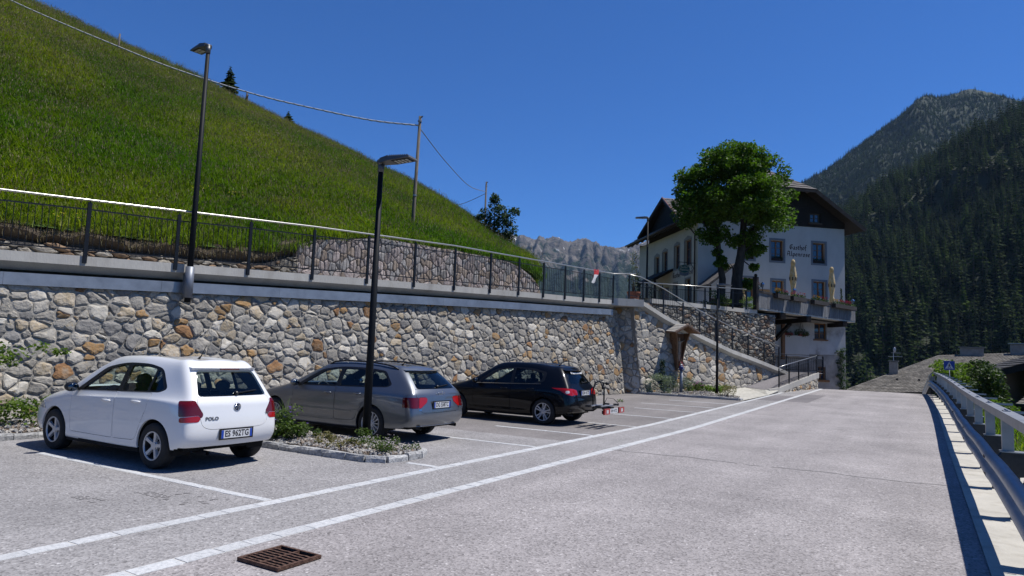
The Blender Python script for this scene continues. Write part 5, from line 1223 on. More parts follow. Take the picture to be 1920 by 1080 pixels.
# ---- grey estate
audi_side = [
 [(-.83, .65, .255), (-.94, .75, .37), (-.97, .755, .56), (-.925, .73, .82), (-.85, .68, .985), (-.46, .535, 1.325)],
 [(-.68, .775, .225), (-.78, .835, .38), (-.80, .842, .58), (-.75, .815, .86), (-.66, .75, .995), (-.24, .56, 1.352)],
 [(-.10, .825, .21), (-.10, .875, .38), (-.10, .882, .60), (-.10, .868, .84), (-.08, .815, .985), (.12, .585, 1.38)],
 [(.62, .83, .20), (.62, .868, .36), (.62, .88, .60), (.62, .868, .83), (.62, .82, .965), (.70, .595, 1.395)],
 [(1.25, .83, .20), (1.25, .865, .36), (1.25, .878, .60), (1.25, .866, .82), (1.25, .82, .945), (1.20, .59, 1.382)],
 [(1.80, .83, .20), (1.80, .865, .36), (1.80, .877, .59), (1.80, .863, .80), (1.80, .815, .925), (1.58, .595, 1.315)],
 [(2.18, .83, .20), (2.18, .865, .37), (2.18, .877, .58), (2.18, .858, .78), (2.20, .81, .90), (2.10, .66, 1.08)],
 [(2.60, .815, .21), (2.60, .872, .38), (2.60, .877, .57), (2.60, .85, .755), (2.62, .79, .85), (2.52, .66, .915)],
 [(3.15, .755, .215), (3.18, .845, .38), (3.18, .842, .55), (3.15, .805, .69), (3.10, .735, .765), (3.0, .60, .825)],
 [(3.40, .59, .22), (3.50, .67, .36), (3.52, .67, .50), (3.45, .655, .61), (3.36, .60, .675), (3.26, .52, .735)]]
audi = dict(label='dark silver grey estate car with roof rails, parked between the white and the black car', X=-8.88, Y=10.64, side=audi_side,
 crown=[.04, .04, .04, .04, .04, .04, .05, .06, .05, .04], wb=2.648, wheel=.318, rim=.222, arch=.352, wz=.325, hw=.876, track=1.53, paint=PAINT_G, nose=.12, tail=.07,
 dlo=[(-.40, 1.05, .06), (-.30, 1.0, .05), (2.12, .93, .02), (2.06, .96, .03), (1.52, 1.272, .12), (1.0, 1.342, .2), (.3, 1.342, .2), (-.14, 1.30, .08)],
 panes=[[(.99, .985), (1.93, .955), (1.86, 1.0), (1.42, 1.25), (1.12, 1.305), (.99, 1.305)], [(.22, 1.01), (.90, .985), (.90, 1.308), (.40, 1.308), (.22, 1.30)], [(-.34, 1.045), (-.27, 1.02), (.16, 1.01), (.16, 1.295), (.0, 1.292), (-.14, 1.268)]], pane_mats=[GLASS, GLASS, GLASS_D],
 doors=[[(.955, .33), (2.10, .33), (2.13, .60), (2.15, .92), (2.1, .925), (.955, .965)], [(.43, .345, .08), (.945, .33), (.945, .965), (.10, .99), (.11, .84, .2), (.27, .60, .25)]],
 handles=[(1.14, .83), (.36, .85)], screen=[(-.70, .97), (.70, .97), (.59, 1.355), (-.59, 1.355)], screen_z=.95,
 rearwin=[(-.60, .995), (.60, .995), (.48, 1.295), (-.48, 1.295)],
 tail_lamps=[([(-.15, .65), (.15, .66), (.14, .845), (-.15, .845)], RED_D), ([(-.157, .65), (-.20, .655), (-.33, .755), (-.34, .82), (-.30, .845), (-.157, .845)], RED_L)],
 head_lamp=[(-1.72, .56), (-1.3, .55), (-1.4, .65), (-1.95, .70)], hatch=[(-.67, .995), (-.70, .84), (-.62, .60), (-.54, .56), (.54, .56), (.62, .60), (.70, .84), (.67, .995)],
 floor=(-.75, 3.2), mirror=(2.0, .95, .985), seats=[(1.35, .38), (1.35, -.38)], hr_z=1.10, bench=(.38, 1.05), dash=2.02, plate=(-.9, .70, 0), reg='DG 558TC', exhaust=[.56, -.56], exh_z=.285, exh_x=-.97, wiper=(.0, 1.035, -.40, 1.06), aerial=(-.02, .06, .06), brake_light=None,
 spokes=(14, 'fine'), rear_mat=GLASS, recess=TRIM, bumper_line=[(-.66, .315), (-.56, .27), (.56, .27), (.66, .315), (.56, .325), (-.56, .325)], bumper_mat=ALLOY, flap=[(-.62, .80), (-.40, .80), (-.40, .62), (-.62, .62)], flap_side=-1)
root, B = build_car(audi); root.scale = (1.0, .97, 1)
for y in (-.56, .56):   # roof rails
    m = MB(); pts = [B.hit((x, y * .985, 3), (0, 0, -1)) + Vector((0, 0, dz)) for x, dz in ((1.42, -.005), (1.30, .03), (1.0, .045), (.4, .045), (-.05, .04), (-.25, .03), (-.38, -.005))]
    m.tube(pts, .016, 8); m.build('roof_rail', TRIM, root, True)
m = MB(); vs = []
for i in range(9):   # spoiler lip over the rear window
    y = -.52 + 1.04 * i / 8; h = B.hit((-3, y, 1.326), (1, 0, 0)); vs += [tuple(h + Vector((.08, 0, .022))), tuple(h + Vector((-.075, 0, -.004))), tuple(h + Vector((.0, 0, -.026)))]
m.add(vs, [(3 * i + j, 3 * i + 3 + j, 3 * i + 3 + (j + 1) % 3, 3 * i + (j + 1) % 3) for i in range(8) for j in range(3)] + [(0, 1, 2), (24, 25, 26)]); m.build('spoiler', PAINT_G, root, False)
m = MB()
for k in range(4):
    y = .084 - .056 * k; hh = B.hit((-3, y, .895), (1, 0, 0)); c = hh + Vector((-.008, 0, 0))
    pts = [c + Vector((-.02 * math.sin(a) * .25, .036 * math.cos(a), .036 * math.sin(a))) for a in [6.2832 * i / 18 for i in range(19)]]; m.tube(pts, .0055, 5, False)
m.build('badge', CHROME, root, True)
badge_text(B, root, 'A4', .06, .62, .62, CHROME, .001); badge_text(B, root, '2.0', .05, -.62, .64, CHROME, .001)
for sg in (1, -1):      # rubbing strips on the doors
    m = MB(); vs = []
    for i in range(13):
        x = .50 + 1.55 * i / 12; h = B.hit((x, 2 * sg, .52), (0, -sg, 0)); vs += [tuple(h + Vector((0, sg * .008, .014))), tuple(h + Vector((0, sg * .010, -.014)))]
    m.add(vs, [(2 * i, 2 * i + 1, 2 * i + 3, 2 * i + 2) for i in range(12)]); m.build('rubbing_strip', PAINT_G, root, fix=False)
# ---- black hatchback
peug_side = [
 [(-.56, .65, .25), (-.68, .755, .37), (-.715, .755, .56), (-.67, .73, .83), (-.59, .66, 1.0), (-.32, .51, 1.36)],
 [(-.44, .775, .225), (-.53, .85, .38), (-.55, .856, .58), (-.51, .83, .86), (-.42, .755, 1.01), (-.12, .54, 1.395)],
 [(.0, .825, .21), (.0, .888, .38), (.0, .896, .60), (.02, .88, .85), (.06, .815, 1.005), (.22, .60, 1.435)],
 [(.62, .83, .20), (.62, .873, .36), (.62, .89, .60), (.62, .878, .84), (.62, .825, .975), (.70, .615, 1.455)],
 [(1.25, .83, .20), (1.25, .868, .36), (1.25, .888, .60), (1.25, .875, .82), (1.25, .82, .95), (1.22, .61, 1.445)],
 [(1.80, .83, .20), (1.80, .868, .36), (1.80, .887, .59), (1.80, .872, .80), (1.80, .815, .93), (1.60, .61, 1.37)],
 [(2.15, .83, .20), (2.15, .868, .37), (2.15, .887, .58), (2.15, .868, .78), (2.18, .81, .91), (2.10, .67, 1.10)],
 [(2.56, .815, .21), (2.56, .882, .38), (2.56, .888, .57), (2.56, .86, .76), (2.58, .79, .87), (2.48, .67, .945)],
 [(3.10, .755, .215), (3.12, .85, .38), (3.12, .847, .55), (3.10, .81, .70), (3.05, .74, .79), (2.95, .60, .855)],
 [(3.34, .59, .22), (3.43, .67, .36), (3.45, .67, .50), (3.39, .655, .63), (3.30, .60, .70), (3.2, .52, .76)]]
peug = dict(label='black hatchback with an empty bicycle carrier at its rear, furthest of the three cars', X=-8.05, Y=15.95, side=peug_side,
 crown=[.04, .04, .045, .045, .045, .045, .05, .06, .05, .04], wb=2.62, wheel=.318, rim=.222, arch=.36, wz=.325, hw=.888, track=1.555, paint=PAINT_K, nose=.12, tail=.06,
 dlo=[(.02, 1.06, .05), (.22, 1.0, .06), (2.08, .935, .02), (2.03, .965, .03), (1.54, 1.315, .12), (1.0, 1.395, .2), (.4, 1.375, .12), (.0, 1.29, .06)],
 panes=[[(.99, .985), (1.92, .958), (1.85, 1.01), (1.44, 1.285), (1.12, 1.355), (.99, 1.355)], [(.24, 1.04, .05), (.32, 1.01), (.90, .99), (.90, 1.358), (.45, 1.34), (.08, 1.255, .04), (.10, 1.08, .06)]], pane_mats=[GLASS, GLASS_D],
 doors=[[(.955, .33), (2.07, .33), (2.10, .60), (2.12, .925), (2.07, .93), (.955, .97)], [(.43, .345, .08), (.945, .33), (.945, .97), (.20, .995), (.16, .84, .2), (.27, .60, .25)]],
 handles=[(1.14, .84), (.36, .86)], screen=[(-.70, .98), (.70, .98), (.60, 1.375), (-.60, 1.375)], screen_z=.96,
 rearwin=[(-.57, 1.03), (.57, 1.03), (.465, 1.325), (-.465, 1.325)],
 tail_lamps=[([(.20, .79), (.23, .81), (.22, .86), (.13, .865), (.12, .81)], CLEAR_L), ([(.50, .915), (.25, .92), (.0, .905), (-.14, .87), (-.17, .76), (.05, .74), (.22, .775), (.34, .86)], RED_L)],
 head_lamp=[(-1.68, .58), (-1.28, .56), (-1.38, .68), (-1.88, .73)], hatch=[(-.62, 1.02), (-.66, .86), (-.58, .64), (-.48, .60), (.48, .60), (.58, .64), (.66, .86), (.62, 1.02)],
 floor=(-.5, 3.1), mirror=(1.97, .965, 1.0), seats=[(1.32, .38), (1.32, -.38)], hr_z=1.13, bench=(.42, 1.07), dash=2.0, plate=(-.7, .80, 0), reg='KN 4172', exhaust=[.5], exh_z=.26, exh_x=-.66, wiper=(.0, 1.05, -.36, 1.07), aerial=(.0, .19, .16), brake_light=None,
 spokes=(5, 'twin'), rear_mat=GLASS_D)
root, B = build_car(peug)
badge_text(B, root, 'Hannover', .10, 0, 1.285, PLATE, .004, .66); badge_text(B, root, '308', .05, .58, .74, CHROME, .001)
m = MB(); vs = []
for i in range(9):
    y = -.49 + .98 * i / 8; h = B.hit((-3, y, 1.357), (1, 0, 0)); vs += [tuple(h + Vector((.10, 0, .024))), tuple(h + Vector((-.10, 0, -.006))), tuple(h + Vector((.0, 0, -.03)))]
m.add(vs, [(3 * i + j, 3 * i + 3 + j, 3 * i + 3 + (j + 1) % 3, 3 * i + (j + 1) % 3) for i in range(8) for j in range(3)] + [(0, 1, 2), (24, 25, 26)]); m.build('spoiler', PAINT_K, root, False)
m = MB()
for sg in (1,):
    for a, b in zip([(.10, 0.995), (.4, .985), (.95, .965), (1.5, .95), (2.0, .935)], [(.4, .985), (.95, .965), (1.5, .95), (2.0, .935), (2.03, .934)]):
        p, q = B.hit((a[0], 2 * sg, a[1]), (0, -sg, 0)), B.hit((b[0], 2 * sg, b[1]), (0, -sg, 0)); m.bar(p + Vector((0, .004 * sg, 0)), q + Vector((0, .004 * sg, 0)), .012, .012)
m.build('window_trim', CHROME, root)
# ---- bicycle carrier on the tow bar
t = empty('bicycle_carrier', 'empty folding bicycle carrier with red lamps on the tow bar of the black car', 'bike carrier', (-7.2, 15.95, 0))
SILV = P1('carrier_silver', (.55, .56, .57), .35, .7); BLK = P1('carrier_black', (.015, .015, .016), .5)
m = MB(); m.tube([(-.1, 0, .36), (.12, 0, .38), (.20, 0, .44)], .025, 8); m.bar((.12, 0, .47), (.62, 0, .47), .09, .06); m.bar((.25, -.32, .46), (.25, .32, .46), .05, .04); m.bar((.52, -.32, .46), (.52, .32, .46), .05, .04)
m.build('frame', BLK, t)
for x in (.24, .50):
    m = MB()
    m.prism([(-.055, .015), (-.045, -.01), (.045, -.01), (.055, .015), (.045, .004), (-.045, .004)], lambda a, b, x=x: (x + a, -.60, .51 + b), lambda a, b, x=x: (x + a, .60, .51 + b)); m.build('wheel_tray', SILV, t)
    for y in (-.56, .56): m = MB(); m.box(x - .06, x + .06, y - .05, y + .05, .50, .545); m.build('tray_end', BLK, t)
m = MB(); m.tube([(.16, -.10, .48), (.14, -.10, .85), (.18, -.06, 1.06), (.28, .0, 1.12), (.34, .1, 1.06), (.36, .10, .85), (.36, .10, .5)], .02, 8); m.build('hoop', BLK, t, True)
m = MB(); m.tube([(.27, 0, 1.12), (.36, -.06, 1.05), (.42, -.1, .98)], .018, 6); m.box(.40, .47, -.15, -.07, .92, 1.0); m.tube([(.32, .08, 1.08), (.40, .16, 1.06)], .018, 6); m.box(.38, .45, .13, .20, 1.02, 1.09); m.build('frame_clamp', BLK, t, True)
m = MB(); m.tube([(.36, .12, .55), (.4, .2, .70), (.52, .34, .68), (.62, .42, .56)], .008, 6); m.build('cable', BLK, t, True)
m = MB(); m.box(.62, .66, -.62, .62, .36, .44); m.build('lamp_bar', BLK, t)
for y in (-.46, .46): m = MB(); m.box(.655, .70, y - .17, y + .17, .34, .48); o = m.build('rear_lamp', RED_L, t); m = MB(); m.box(.7005, .704, y - .06, y + .06, .37, .45); m.build('reflector', CLEAR_L, o)
m = MB(); m.box(.665, .675, -.26, .26, .355, .465); pb = m.build('number_plate', PLATE, t)
lettering('lettering', 'KN 4172', .10, INK, pb, Matrix(((0, 0, 1, .6765), (1, 0, 0, 0), (0, 1, 0, .41), (0, 0, 0, 1))), .002, .36)
# ================================================================ guesthouse
def Hf(hu, hv, z): return St(6.506 + hu, 8.73 + hv, z)
WHITE = pm('render_white', [(.58, .56, .53), (.66, .64, .605)], scale=1.2, detail=8, rough=.9, bump=.25, bscale=25, stretch=(1, 1, .5), big=(.5, .06))
YELLOW = pm('render_cream', [(.70, .64, .46), (.78, .72, .54)], scale=1.2, detail=8, rough=.9, bump=.2, bscale=25, big=(.5, .06))
ROUGHP = pm('render_grey', [(.24, .22, .20), (.38, .36, .33), (.48, .46, .43)], scale=1.3, detail=9, rough=.95, bump=.5, bscale=18)
WORN = pm('render_worn', [(.30, .28, .26), (.56, .555, .545), (.64, .635, .625)], scale=1.1, detail=10, rough=.92, bump=.35, bscale=20)
SURR = P1('window_surround_grey', (.20, .22, .25), .85)
WOODD = pm('wood_dark', [(.012, .009, .007), (.028, .02, .015)], scale=3, detail=7, rough=.85, bump=.4, stretch=(1, 1, 6))
WOODF = pm('window_wood', [(.20, .085, .025), (.30, .14, .045)], scale=9, detail=5, rough=.5, stretch=(1, 1, 4))
WOODB = pm('balcony_wood', [(.10, .105, .115), (.19, .19, .195), (.26, .255, .25)], scale=5, detail=8, rough=.85, bump=.4, stretch=(4, 4, .5), rand=.16)
WOODR = pm('rail_wood', [(.025, .02, .018), (.055, .045, .04)], scale=5, detail=6, rough=.8)
PANE = P1('window_pane', (.035, .05, .08), .04, 0, 0, spec=.9)
ROOFT = pm('roof_tile', [(.075, .068, .066), (.13, .115, .11), (.17, .155, .15)], scale=3, detail=6, rough=.8, bump=.3, isl=.25)
COPPER = P1('copper', (.30, .13, .085), .45, .7)
SOFF = pm('soffit_pale', [(.50, .48, .42), (.60, .58, .52)], scale=4, rough=.8)
house = empty('guesthouse', 'large white guesthouse with dark wooden gable and painted old lettering', 'building', St(6.506, 8.73, 0))
HO = Vector(house.location)
def hb(m, name, mats, parent=house, **k):
    m.v = [tuple(Vector(p) - HO) for p in m.v]
    return m.build(name, mats, parent, **k)
def holed(m, a0, a1, z0, z1, holes, P, depth):
    """a wall face with openings that have reveals; P(a, z, d) maps to 3-D, d = depth into the wall"""
    xs = sorted({a0, a1} | {h[0] for h in holes} | {h[1] for h in holes}); zs = sorted({z0, z1} | {h[2] for h in holes} | {h[3] for h in holes})
    for i in range(len(xs) - 1):
        for j in range(len(zs) - 1):
            cx, cz = (xs[i] + xs[i + 1]) / 2, (zs[j] + zs[j + 1]) / 2
            if any(h[0] < cx < h[1] and h[2] < cz < h[3] for h in holes): continue
            m.quad(P(xs[i], zs[j], 0), P(xs[i + 1], zs[j], 0), P(xs[i + 1], zs[j + 1], 0), P(xs[i], zs[j + 1], 0))
    for x0, x1, b, t in holes:
        m.quad(P(x0, b, 0), P(x0, t, 0), P(x0, t, depth), P(x0, b, depth)); m.quad(P(x1, t, 0), P(x1, b, 0), P(x1, b, depth), P(x1, t, depth))
        m.quad(P(x0, t, 0), P(x1, t, 0), P(x1, t, depth), P(x0, t, depth)); m.quad(P(x1, b, 0), P(x0, b, 0), P(x0, b, depth), P(x1, b, depth))
PF = lambda a, z, d: Hf(a, d, z)
PL = lambda a, z, d: Hf(d, a, z)
up_w = [(2.72, 3.58, 7.93, 9.18), (4.70, 5.50, 7.93, 9.18), (7.46, 8.27, 7.93, 9.18)]
lo_w = [(2.72, 3.58, 5.55, 6.78), (4.76, 5.54, 5.55, 6.72), (7.48, 8.29, 5.55, 6.80)]
m = MB(); holed(m, 0, 9.59, 4.4, 10.15, up_w + lo_w, PF, .24); hb(m, 'wall', [WHITE], fix=False)
m = MB(); holed(m, 0, 9.59, 2.38, 4.4, [(7.53, 8.33, 3.28, 4.26)], PF, .2); hb(m, 'wall', [WORN], fix=False)
m = MB(); holed(m, 0, 9.59, -3, 2.38, [(7.70, 8.26, .85, 1.64)], PF, .2); hb(m, 'wall', [ROUGHP], fix=False)
l_up = [(1.93 - .98, 1.93, 7.55, 9.12), (3.62 - .9, 3.56, 7.5, 9.02), (4.72, 5.58, 7.45, 8.9), (6.2, 7.05, 7.4, 8.75)]
l_lo = [(1.03, 1.75, 5.2, 6.70), (3.0, 3.62, 5.2, 6.6)]
m = MB(); holed(m, 0, 10.15, 3.0, 9.95, l_up + l_lo + [(4.4, 6.2, 4.38, 6.5)], PL, .24); hb(m, 'wall', [YELLOW], fix=False)
m = MB(); m.quad(Hf(9.59, 0, -3), Hf(9.59, 10.15, -3), Hf(9.59, 10.15, 10.15), Hf(9.59, 0, 10.15)); m.quad(Hf(0, 10.15, 3), Hf(9.59, 10.15, 3), Hf(9.59, 10.15, 10.1), Hf(0, 10.15, 10.1)); hb(m, 'wall', [WHITE], fix=False)
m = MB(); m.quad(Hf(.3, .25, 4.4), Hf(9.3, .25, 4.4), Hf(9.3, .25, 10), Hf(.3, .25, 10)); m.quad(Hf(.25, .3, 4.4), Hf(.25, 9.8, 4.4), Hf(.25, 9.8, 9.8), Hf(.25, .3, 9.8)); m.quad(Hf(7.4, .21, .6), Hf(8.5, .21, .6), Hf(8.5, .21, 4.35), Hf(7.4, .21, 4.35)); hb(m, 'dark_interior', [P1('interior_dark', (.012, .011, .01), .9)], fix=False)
def window(h, P, dep, surround=.13, cols=2, rows=3, mat=WOODF, box=False, top_extra=0):
    x0, x1, b, t = h
    sr = None
    f = MB(); fw = .07
    for q in ((x0, x0 + fw, b, t), (x1 - fw, x1, b, t), (x0 + fw, x1 - fw, b, b + fw), (x0 + fw, x1 - fw, t - fw, t)): f.box(q[0], q[1], q[2], q[3], dep - .07, dep - .005, lambda a, z, d: P(a, z, d))
    cx = (x0 + x1) / 2
    f.box(cx - .035, cx + .035, b + fw, t - fw, dep - .065, dep - .005, lambda a, z, d: P(a, z, d))
    for i in range(1, rows): zz = b + fw + (t - b - 2 * fw) * i / rows; f.box(x0 + fw, cx - .035, zz - .014, zz + .014, dep - .058, dep - .02, lambda a, z, d: P(a, z, d)); f.box(cx + .035, x1 - fw, zz - .014, zz + .014, dep - .058, dep - .02, lambda a, z, d: P(a, z, d))
    w = hb(f, 'window', [mat])
    for a, c in ((x0 + fw, cx - .035), (cx + .035, x1 - fw)):
        g = MB(); g.quad(P(a, b + fw, dep - .03), P(c, b + fw, dep - .03), P(c, t - fw, dep - .03), P(a, t - fw, dep - .03)); hb(g, 'pane', [PANE], w, fix=False)
    if surround:
        s = MB(); e = surround
        for q in ((x0 - e, x0, b - e, t + e), (x1, x1 + e, b - e, t + e), (x0, x1, t, t + e), (x0, x1, b - e, b)): s.box(q[0], q[1], q[2], q[3], -.012, .03, lambda a, z, d: P(a, z, d))
        hb(s, 'window_surround', [SURR if mat is WOODF and P is PF else P1('surround_cream', (.36, .34, .27), .85)])
    if box:
        s = MB(); s.box(x0 + .05, x1 - .05, b + .02, b + .17, .0, .16, lambda a, z, d: P(a, z, d)); hb(s, 'flower_box', [P1('box_dark', (.02, .014, .01), .8)], w)
        s = MB(); r = random.Random(int(x0 * 100)); leaf_cloud(s, [(P(x0 + .1 + (x1 - x0 - .2) * k / 5, b + .23, .04), .11, .11, .09) for k in range(6)], 26, .07, r); hb(s, 'flowers', [B2], w, fix=False)
for h in up_w: window(h, PF, .22, box=True)
for h in lo_w: window(h, PF, .22)
window((7.53, 8.33, 3.28, 4.26), PF, .19, 0); window((7.70, 8.26, .85, 1.64), PF, .19, 0)
m = MB(); m.box(7.45, 8.41, 3.2, 3.28, -.06, .0, lambda a, z, d: PF(a, z, d)); m.box(7.5, 8.45, .74, .85, -.10, .0, lambda a, z, d: PF(a, z, d)); hb(m, 'window_sill', [WOODF])
for h in l_up + l_lo: window(h, PL, .22, surround=.10, cols=2, rows=3)
for h in l_up:   # painted pediments
    m = MB(); m.prism([(h[0] - .12, h[3] + .10), (h[1] + .12, h[3] + .10), ((h[0] + h[1]) / 2, h[3] + .27)], lambda a, z: PL(a, z, -.012), lambda a, z: PL(a, z, 0)); hb(m, 'pediment', [P1('surround_cream', (.36, .34, .27), .85)])
m = MB(); m.quad(PL(4.4, 4.38, .2), PL(6.2, 4.38, .2), PL(6.2, 6.5, .2), PL(4.4, 6.5, .2)); hb(m, 'door', [WOODF], fix=False)
# porch roof over the entrance, lean-to roof in front
m = MB(); m.hexa([Hf(-1.3, 3.75, 6.72), Hf(0, 3.75, 7.45), Hf(0, 7.0, 7.45), Hf(-1.3, 7.0, 6.72), Hf(-1.35, 3.7, 6.9), Hf(0, 3.7, 7.62), Hf(0, 7.05, 7.62), Hf(-1.35, 7.05, 6.9)]); hb(m, 'porch_roof', [WOODD])
m = MB()
for hv in (3.9, 6.85): m.bar(Hf(-1.15, hv, 4.38), Hf(-1.15, hv, 6.8), .14, .14)
hb(m, 'porch_post', [WOODD])
m = MB(); m.hexa([Hf(-.05, -1.6, 5.95), Hf(1.6, -1.6, 7.25), Hf(1.6, 0, 7.25), Hf(-.05, 0, 5.95), Hf(-.1, -1.65, 6.09), Hf(1.6, -1.65, 7.4), Hf(1.6, 0, 7.4), Hf(-.1, 0, 6.09)]); hb(m, 'lean_to_roof', [ROOFT])
m = MB(); m.bar(Hf(.1, -1.5, 4.38), Hf(.1, -1.5, 6.05), .12, .12); m.bar(Hf(1.5, -1.5, 4.38), Hf(1.5, -1.5, 7.15), .12, .12); m.box(.1, 1.5, -1.5, -1.44, 4.38, 5.3, lambda a, b, c: Hf(a, b, c)); hb(m, 'lean_to_frame', [WOODD])
# wooden gable with boards, attic windows
RZ = lambda hu: 10.12 + .673 * min(hu + .80, 10.46 - hu)
att = [(2.75, 3.45, 10.42, 11.0), (5.32, 6.0, 10.42, 11.0), (7.24, 7.92, 10.42, 11.0)]
bd = 0.0
while bd < 9.55:
    e = min(bd + .19, 9.59); c = (bd + e) / 2
    top = min(RZ(c) - .12, 12.32); segs = [(10.15, top)]
    for h in att:
        if e > h[0] and bd < h[1]: segs = [(10.15, h[2]), (h[3], top)] if e < h[1] + .05 or True else segs
    for a, b in segs:
        if b > a: m = MB(); m.box(bd + .004, e - .004, a, b, -.04 - .008 * R_.random(), .02, lambda p, z, d: PF(p, z, d)); hb(m, 'gable_board', [WOODD])
    bd = e
for h in att: window(h, PF, .10, 0, 2, 2, P1('attic_frame', (.09, .06, .03), .6))
m = MB(); [m.box(h[0] - .1, h[1] + .1, h[2] - .1, h[2] - .02, -.14, -.05, lambda a, z, d: PF(a, z, d)) for h in att]; hb(m, 'attic_sill', [P1('attic_frame', (.09, .06, .03), .6)])
# roofs: tile courses stepped down each slope
def tiled(name, ridge_a, ridge_b, eave_a, eave_b, n, cols, thick, parent=house, mat=ROOFT, off=None):
    ra, rb, ea, eb = map(Vector, (ridge_a, ridge_b, eave_a, eave_b)); m = MB(); nrm = (rb - ra).cross(ea - ra).normalized()
    if nrm.z < 0: nrm = -nrm
    for i in range(n):
        t0, t1 = i / n, (i + 1.12) / n; t1 = min(t1, 1.0)
        for j in range(cols):
            s0, s1 = j / cols, (j + 1) / cols - .004
            g = lambda t, s: ra.lerp(rb, s).lerp(ea.lerp(eb, s), t)
            w = R_.uniform(-.006, .010)
            a, b, c, d = g(t0, s0), g(t0, s1), g(t1, s1) + nrm * (.045 + w), g(t1, s0) + nrm * (.045 + w)
            m.add([a, b, c, d, c - nrm * .045, d - nrm * .045], [(0, 1, 2, 3), (3, 2, 4, 5)])
    o = (lambda: (hb(m, name, [mat], parent, fix=False)))() if parent is house else m.build(name, [mat], parent, fix=False)
    tag(o, kind='stuff')
    k = MB(); k.hexa([ea - nrm * thick, eb - nrm * thick, rb - nrm * thick, ra - nrm * thick, ea - nrm * .012, eb - nrm * .012, rb - nrm * .012, ra - nrm * .012])
    (hb(k, 'roof', [WOODD], parent) if parent is house else k.build('roof', [WOODD], parent))
e0, e1, rg, f0, b0 = -.80, 10.46, 4.83, -.75, 10.85
ez, rz_ = 10.12, 13.95
hz_c = 12.36; hu_l = e0 + (hz_c - ez) / .673; hu_r = e1 - (hz_c - ez) / .673   # half-hip corners
tiled('roof_tiles', Hf(rg, 1.3, rz_), Hf(rg, b0, rz_), Hf(e0, 1.3, ez), Hf(e0, b0, ez), 18, 30, .22)
tiled('roof_tiles', Hf(rg, b0, rz_), Hf(rg, 1.3, rz_), Hf(e1, b0, ez), Hf(e1, 1.3, ez), 18, 30, .22)
def tri_slope(c_top, a_low, b_low, c_low):  # front strip beside the half-hip
    pass
for sg, ee, hc in ((1, e0, hu_l), (-1, e1, hu_r)):
    tiled('roof_tiles', Hf(hc, f0, hz_c), Hf(hc + 0.0, 1.3, hz_c), Hf(ee, f0, ez), Hf(ee, 1.3, ez), 11, 7, .22)
    m = MB(); m.add([Hf(hc, f0, hz_c), Hf(hc, 1.3, hz_c), Hf(rg, 1.3, rz_), Hf(hc, f0, hz_c - .2), Hf(hc, 1.3, hz_c - .2), Hf(rg, 1.3, rz_ - .2)], [(0, 1, 2), (3, 5, 4), (0, 2, 5, 3)]); hb(m, 'roof', [ROOFT])
tiled('hip_tiles', Hf(rg - .12, 1.28, rz_ + .02), Hf(rg + .12, 1.28, rz_ + .02), Hf(hu_l - .1, f0 - .12, hz_c - .08), Hf(hu_r + .1, f0 - .12, hz_c - .08), 9, 16, .16)
for hu0, hu1, z0, z1 in ((e0, hu_l, ez, hz_c), (e1, hu_r, ez, hz_c)):   # barge boards
    m = MB(); m.bar(Hf(hu0, f0 - .03, z0 - .1), Hf(hu1, f0 - .03, z1 - .1), .05, .26, (0, 0, 1)); hb(m, 'barge_board', [WOODR])
m = MB(); m.bar(Hf(hu_l, f0 - .15, hz_c - .2), Hf(hu_r, f0 - .15, hz_c - .2), .05, .16); hb(m, 'barge_board', [WOODR])
m = MB(); m.tube([Hf(e0 - .06, f0, ez - .03), Hf(e0 - .06, b0, ez - .03)], .075, 8); m.tube([Hf(e1 + .06, f0, ez - .03), Hf(e1 + .06, b0, ez - .03)], .075, 8); m.tube([Hf(e0, .25, ez - .1), Hf(-.35, .25, ez - .55), Hf(-.09, .25, ez - .85), Hf(-.09, .25, 4.4)], .05, 8); hb(m, 'rain_gutter', [P1('gutter_dark', (.06, .045, .04), .5, .6)], smooth=True)
m = MB()
for hv in [-.6 + 1.07 * k for k in range(11)]: m.bar(Hf(e0 + .15, hv, ez - .16), Hf(.1, hv, ez + .55), .1, .14)
for hu in (.0, 9.59): m.bar(Hf(hu, f0, 10.25 + .35), Hf(hu, 0, 10.25 + .35), .16, .2)
hb(m, 'rafter', [WOODD])
# wide dormer gable on the left slope
dz0, dzr, dv0, dv1 = 10.40, 12.55, 1.35, 8.75; dm = (dv0 + dv1) / 2
m = MB(); pent = [(2.1, 9.9), (8.1, 9.9), (8.1, 10.65), (dm + 1.2, 12.1), (dm - 1.2, 12.1), (2.1, 10.75)]
m.prism(pent, lambda a, z: Hf(-.05, a, z), lambda a, z: Hf(1.6, a, z)); hb(m, 'dormer_gable', [WOODD])
for a, sgn in ((dv0, 1), (dv1, -1)):
    tiled('dormer_tiles', Hf(-.30, dm, dzr), Hf(4.2, dm, dzr), Hf(-.65, a, dz0), Hf(4.2, a, dz0), 12, 14, .2)
m = MB(); m.bar(Hf(-.67, dv0, dz0 + .02), Hf(-.32, dm, dzr + .03), .06, .1); hb(m, 'verge_flashing', [COPPER])
m = MB(); m.bar(Hf(-.67, dv1, dz0 - .05), Hf(-.32, dm, dzr - .05), .06, .2); hb(m, 'barge_board', [WOODR])
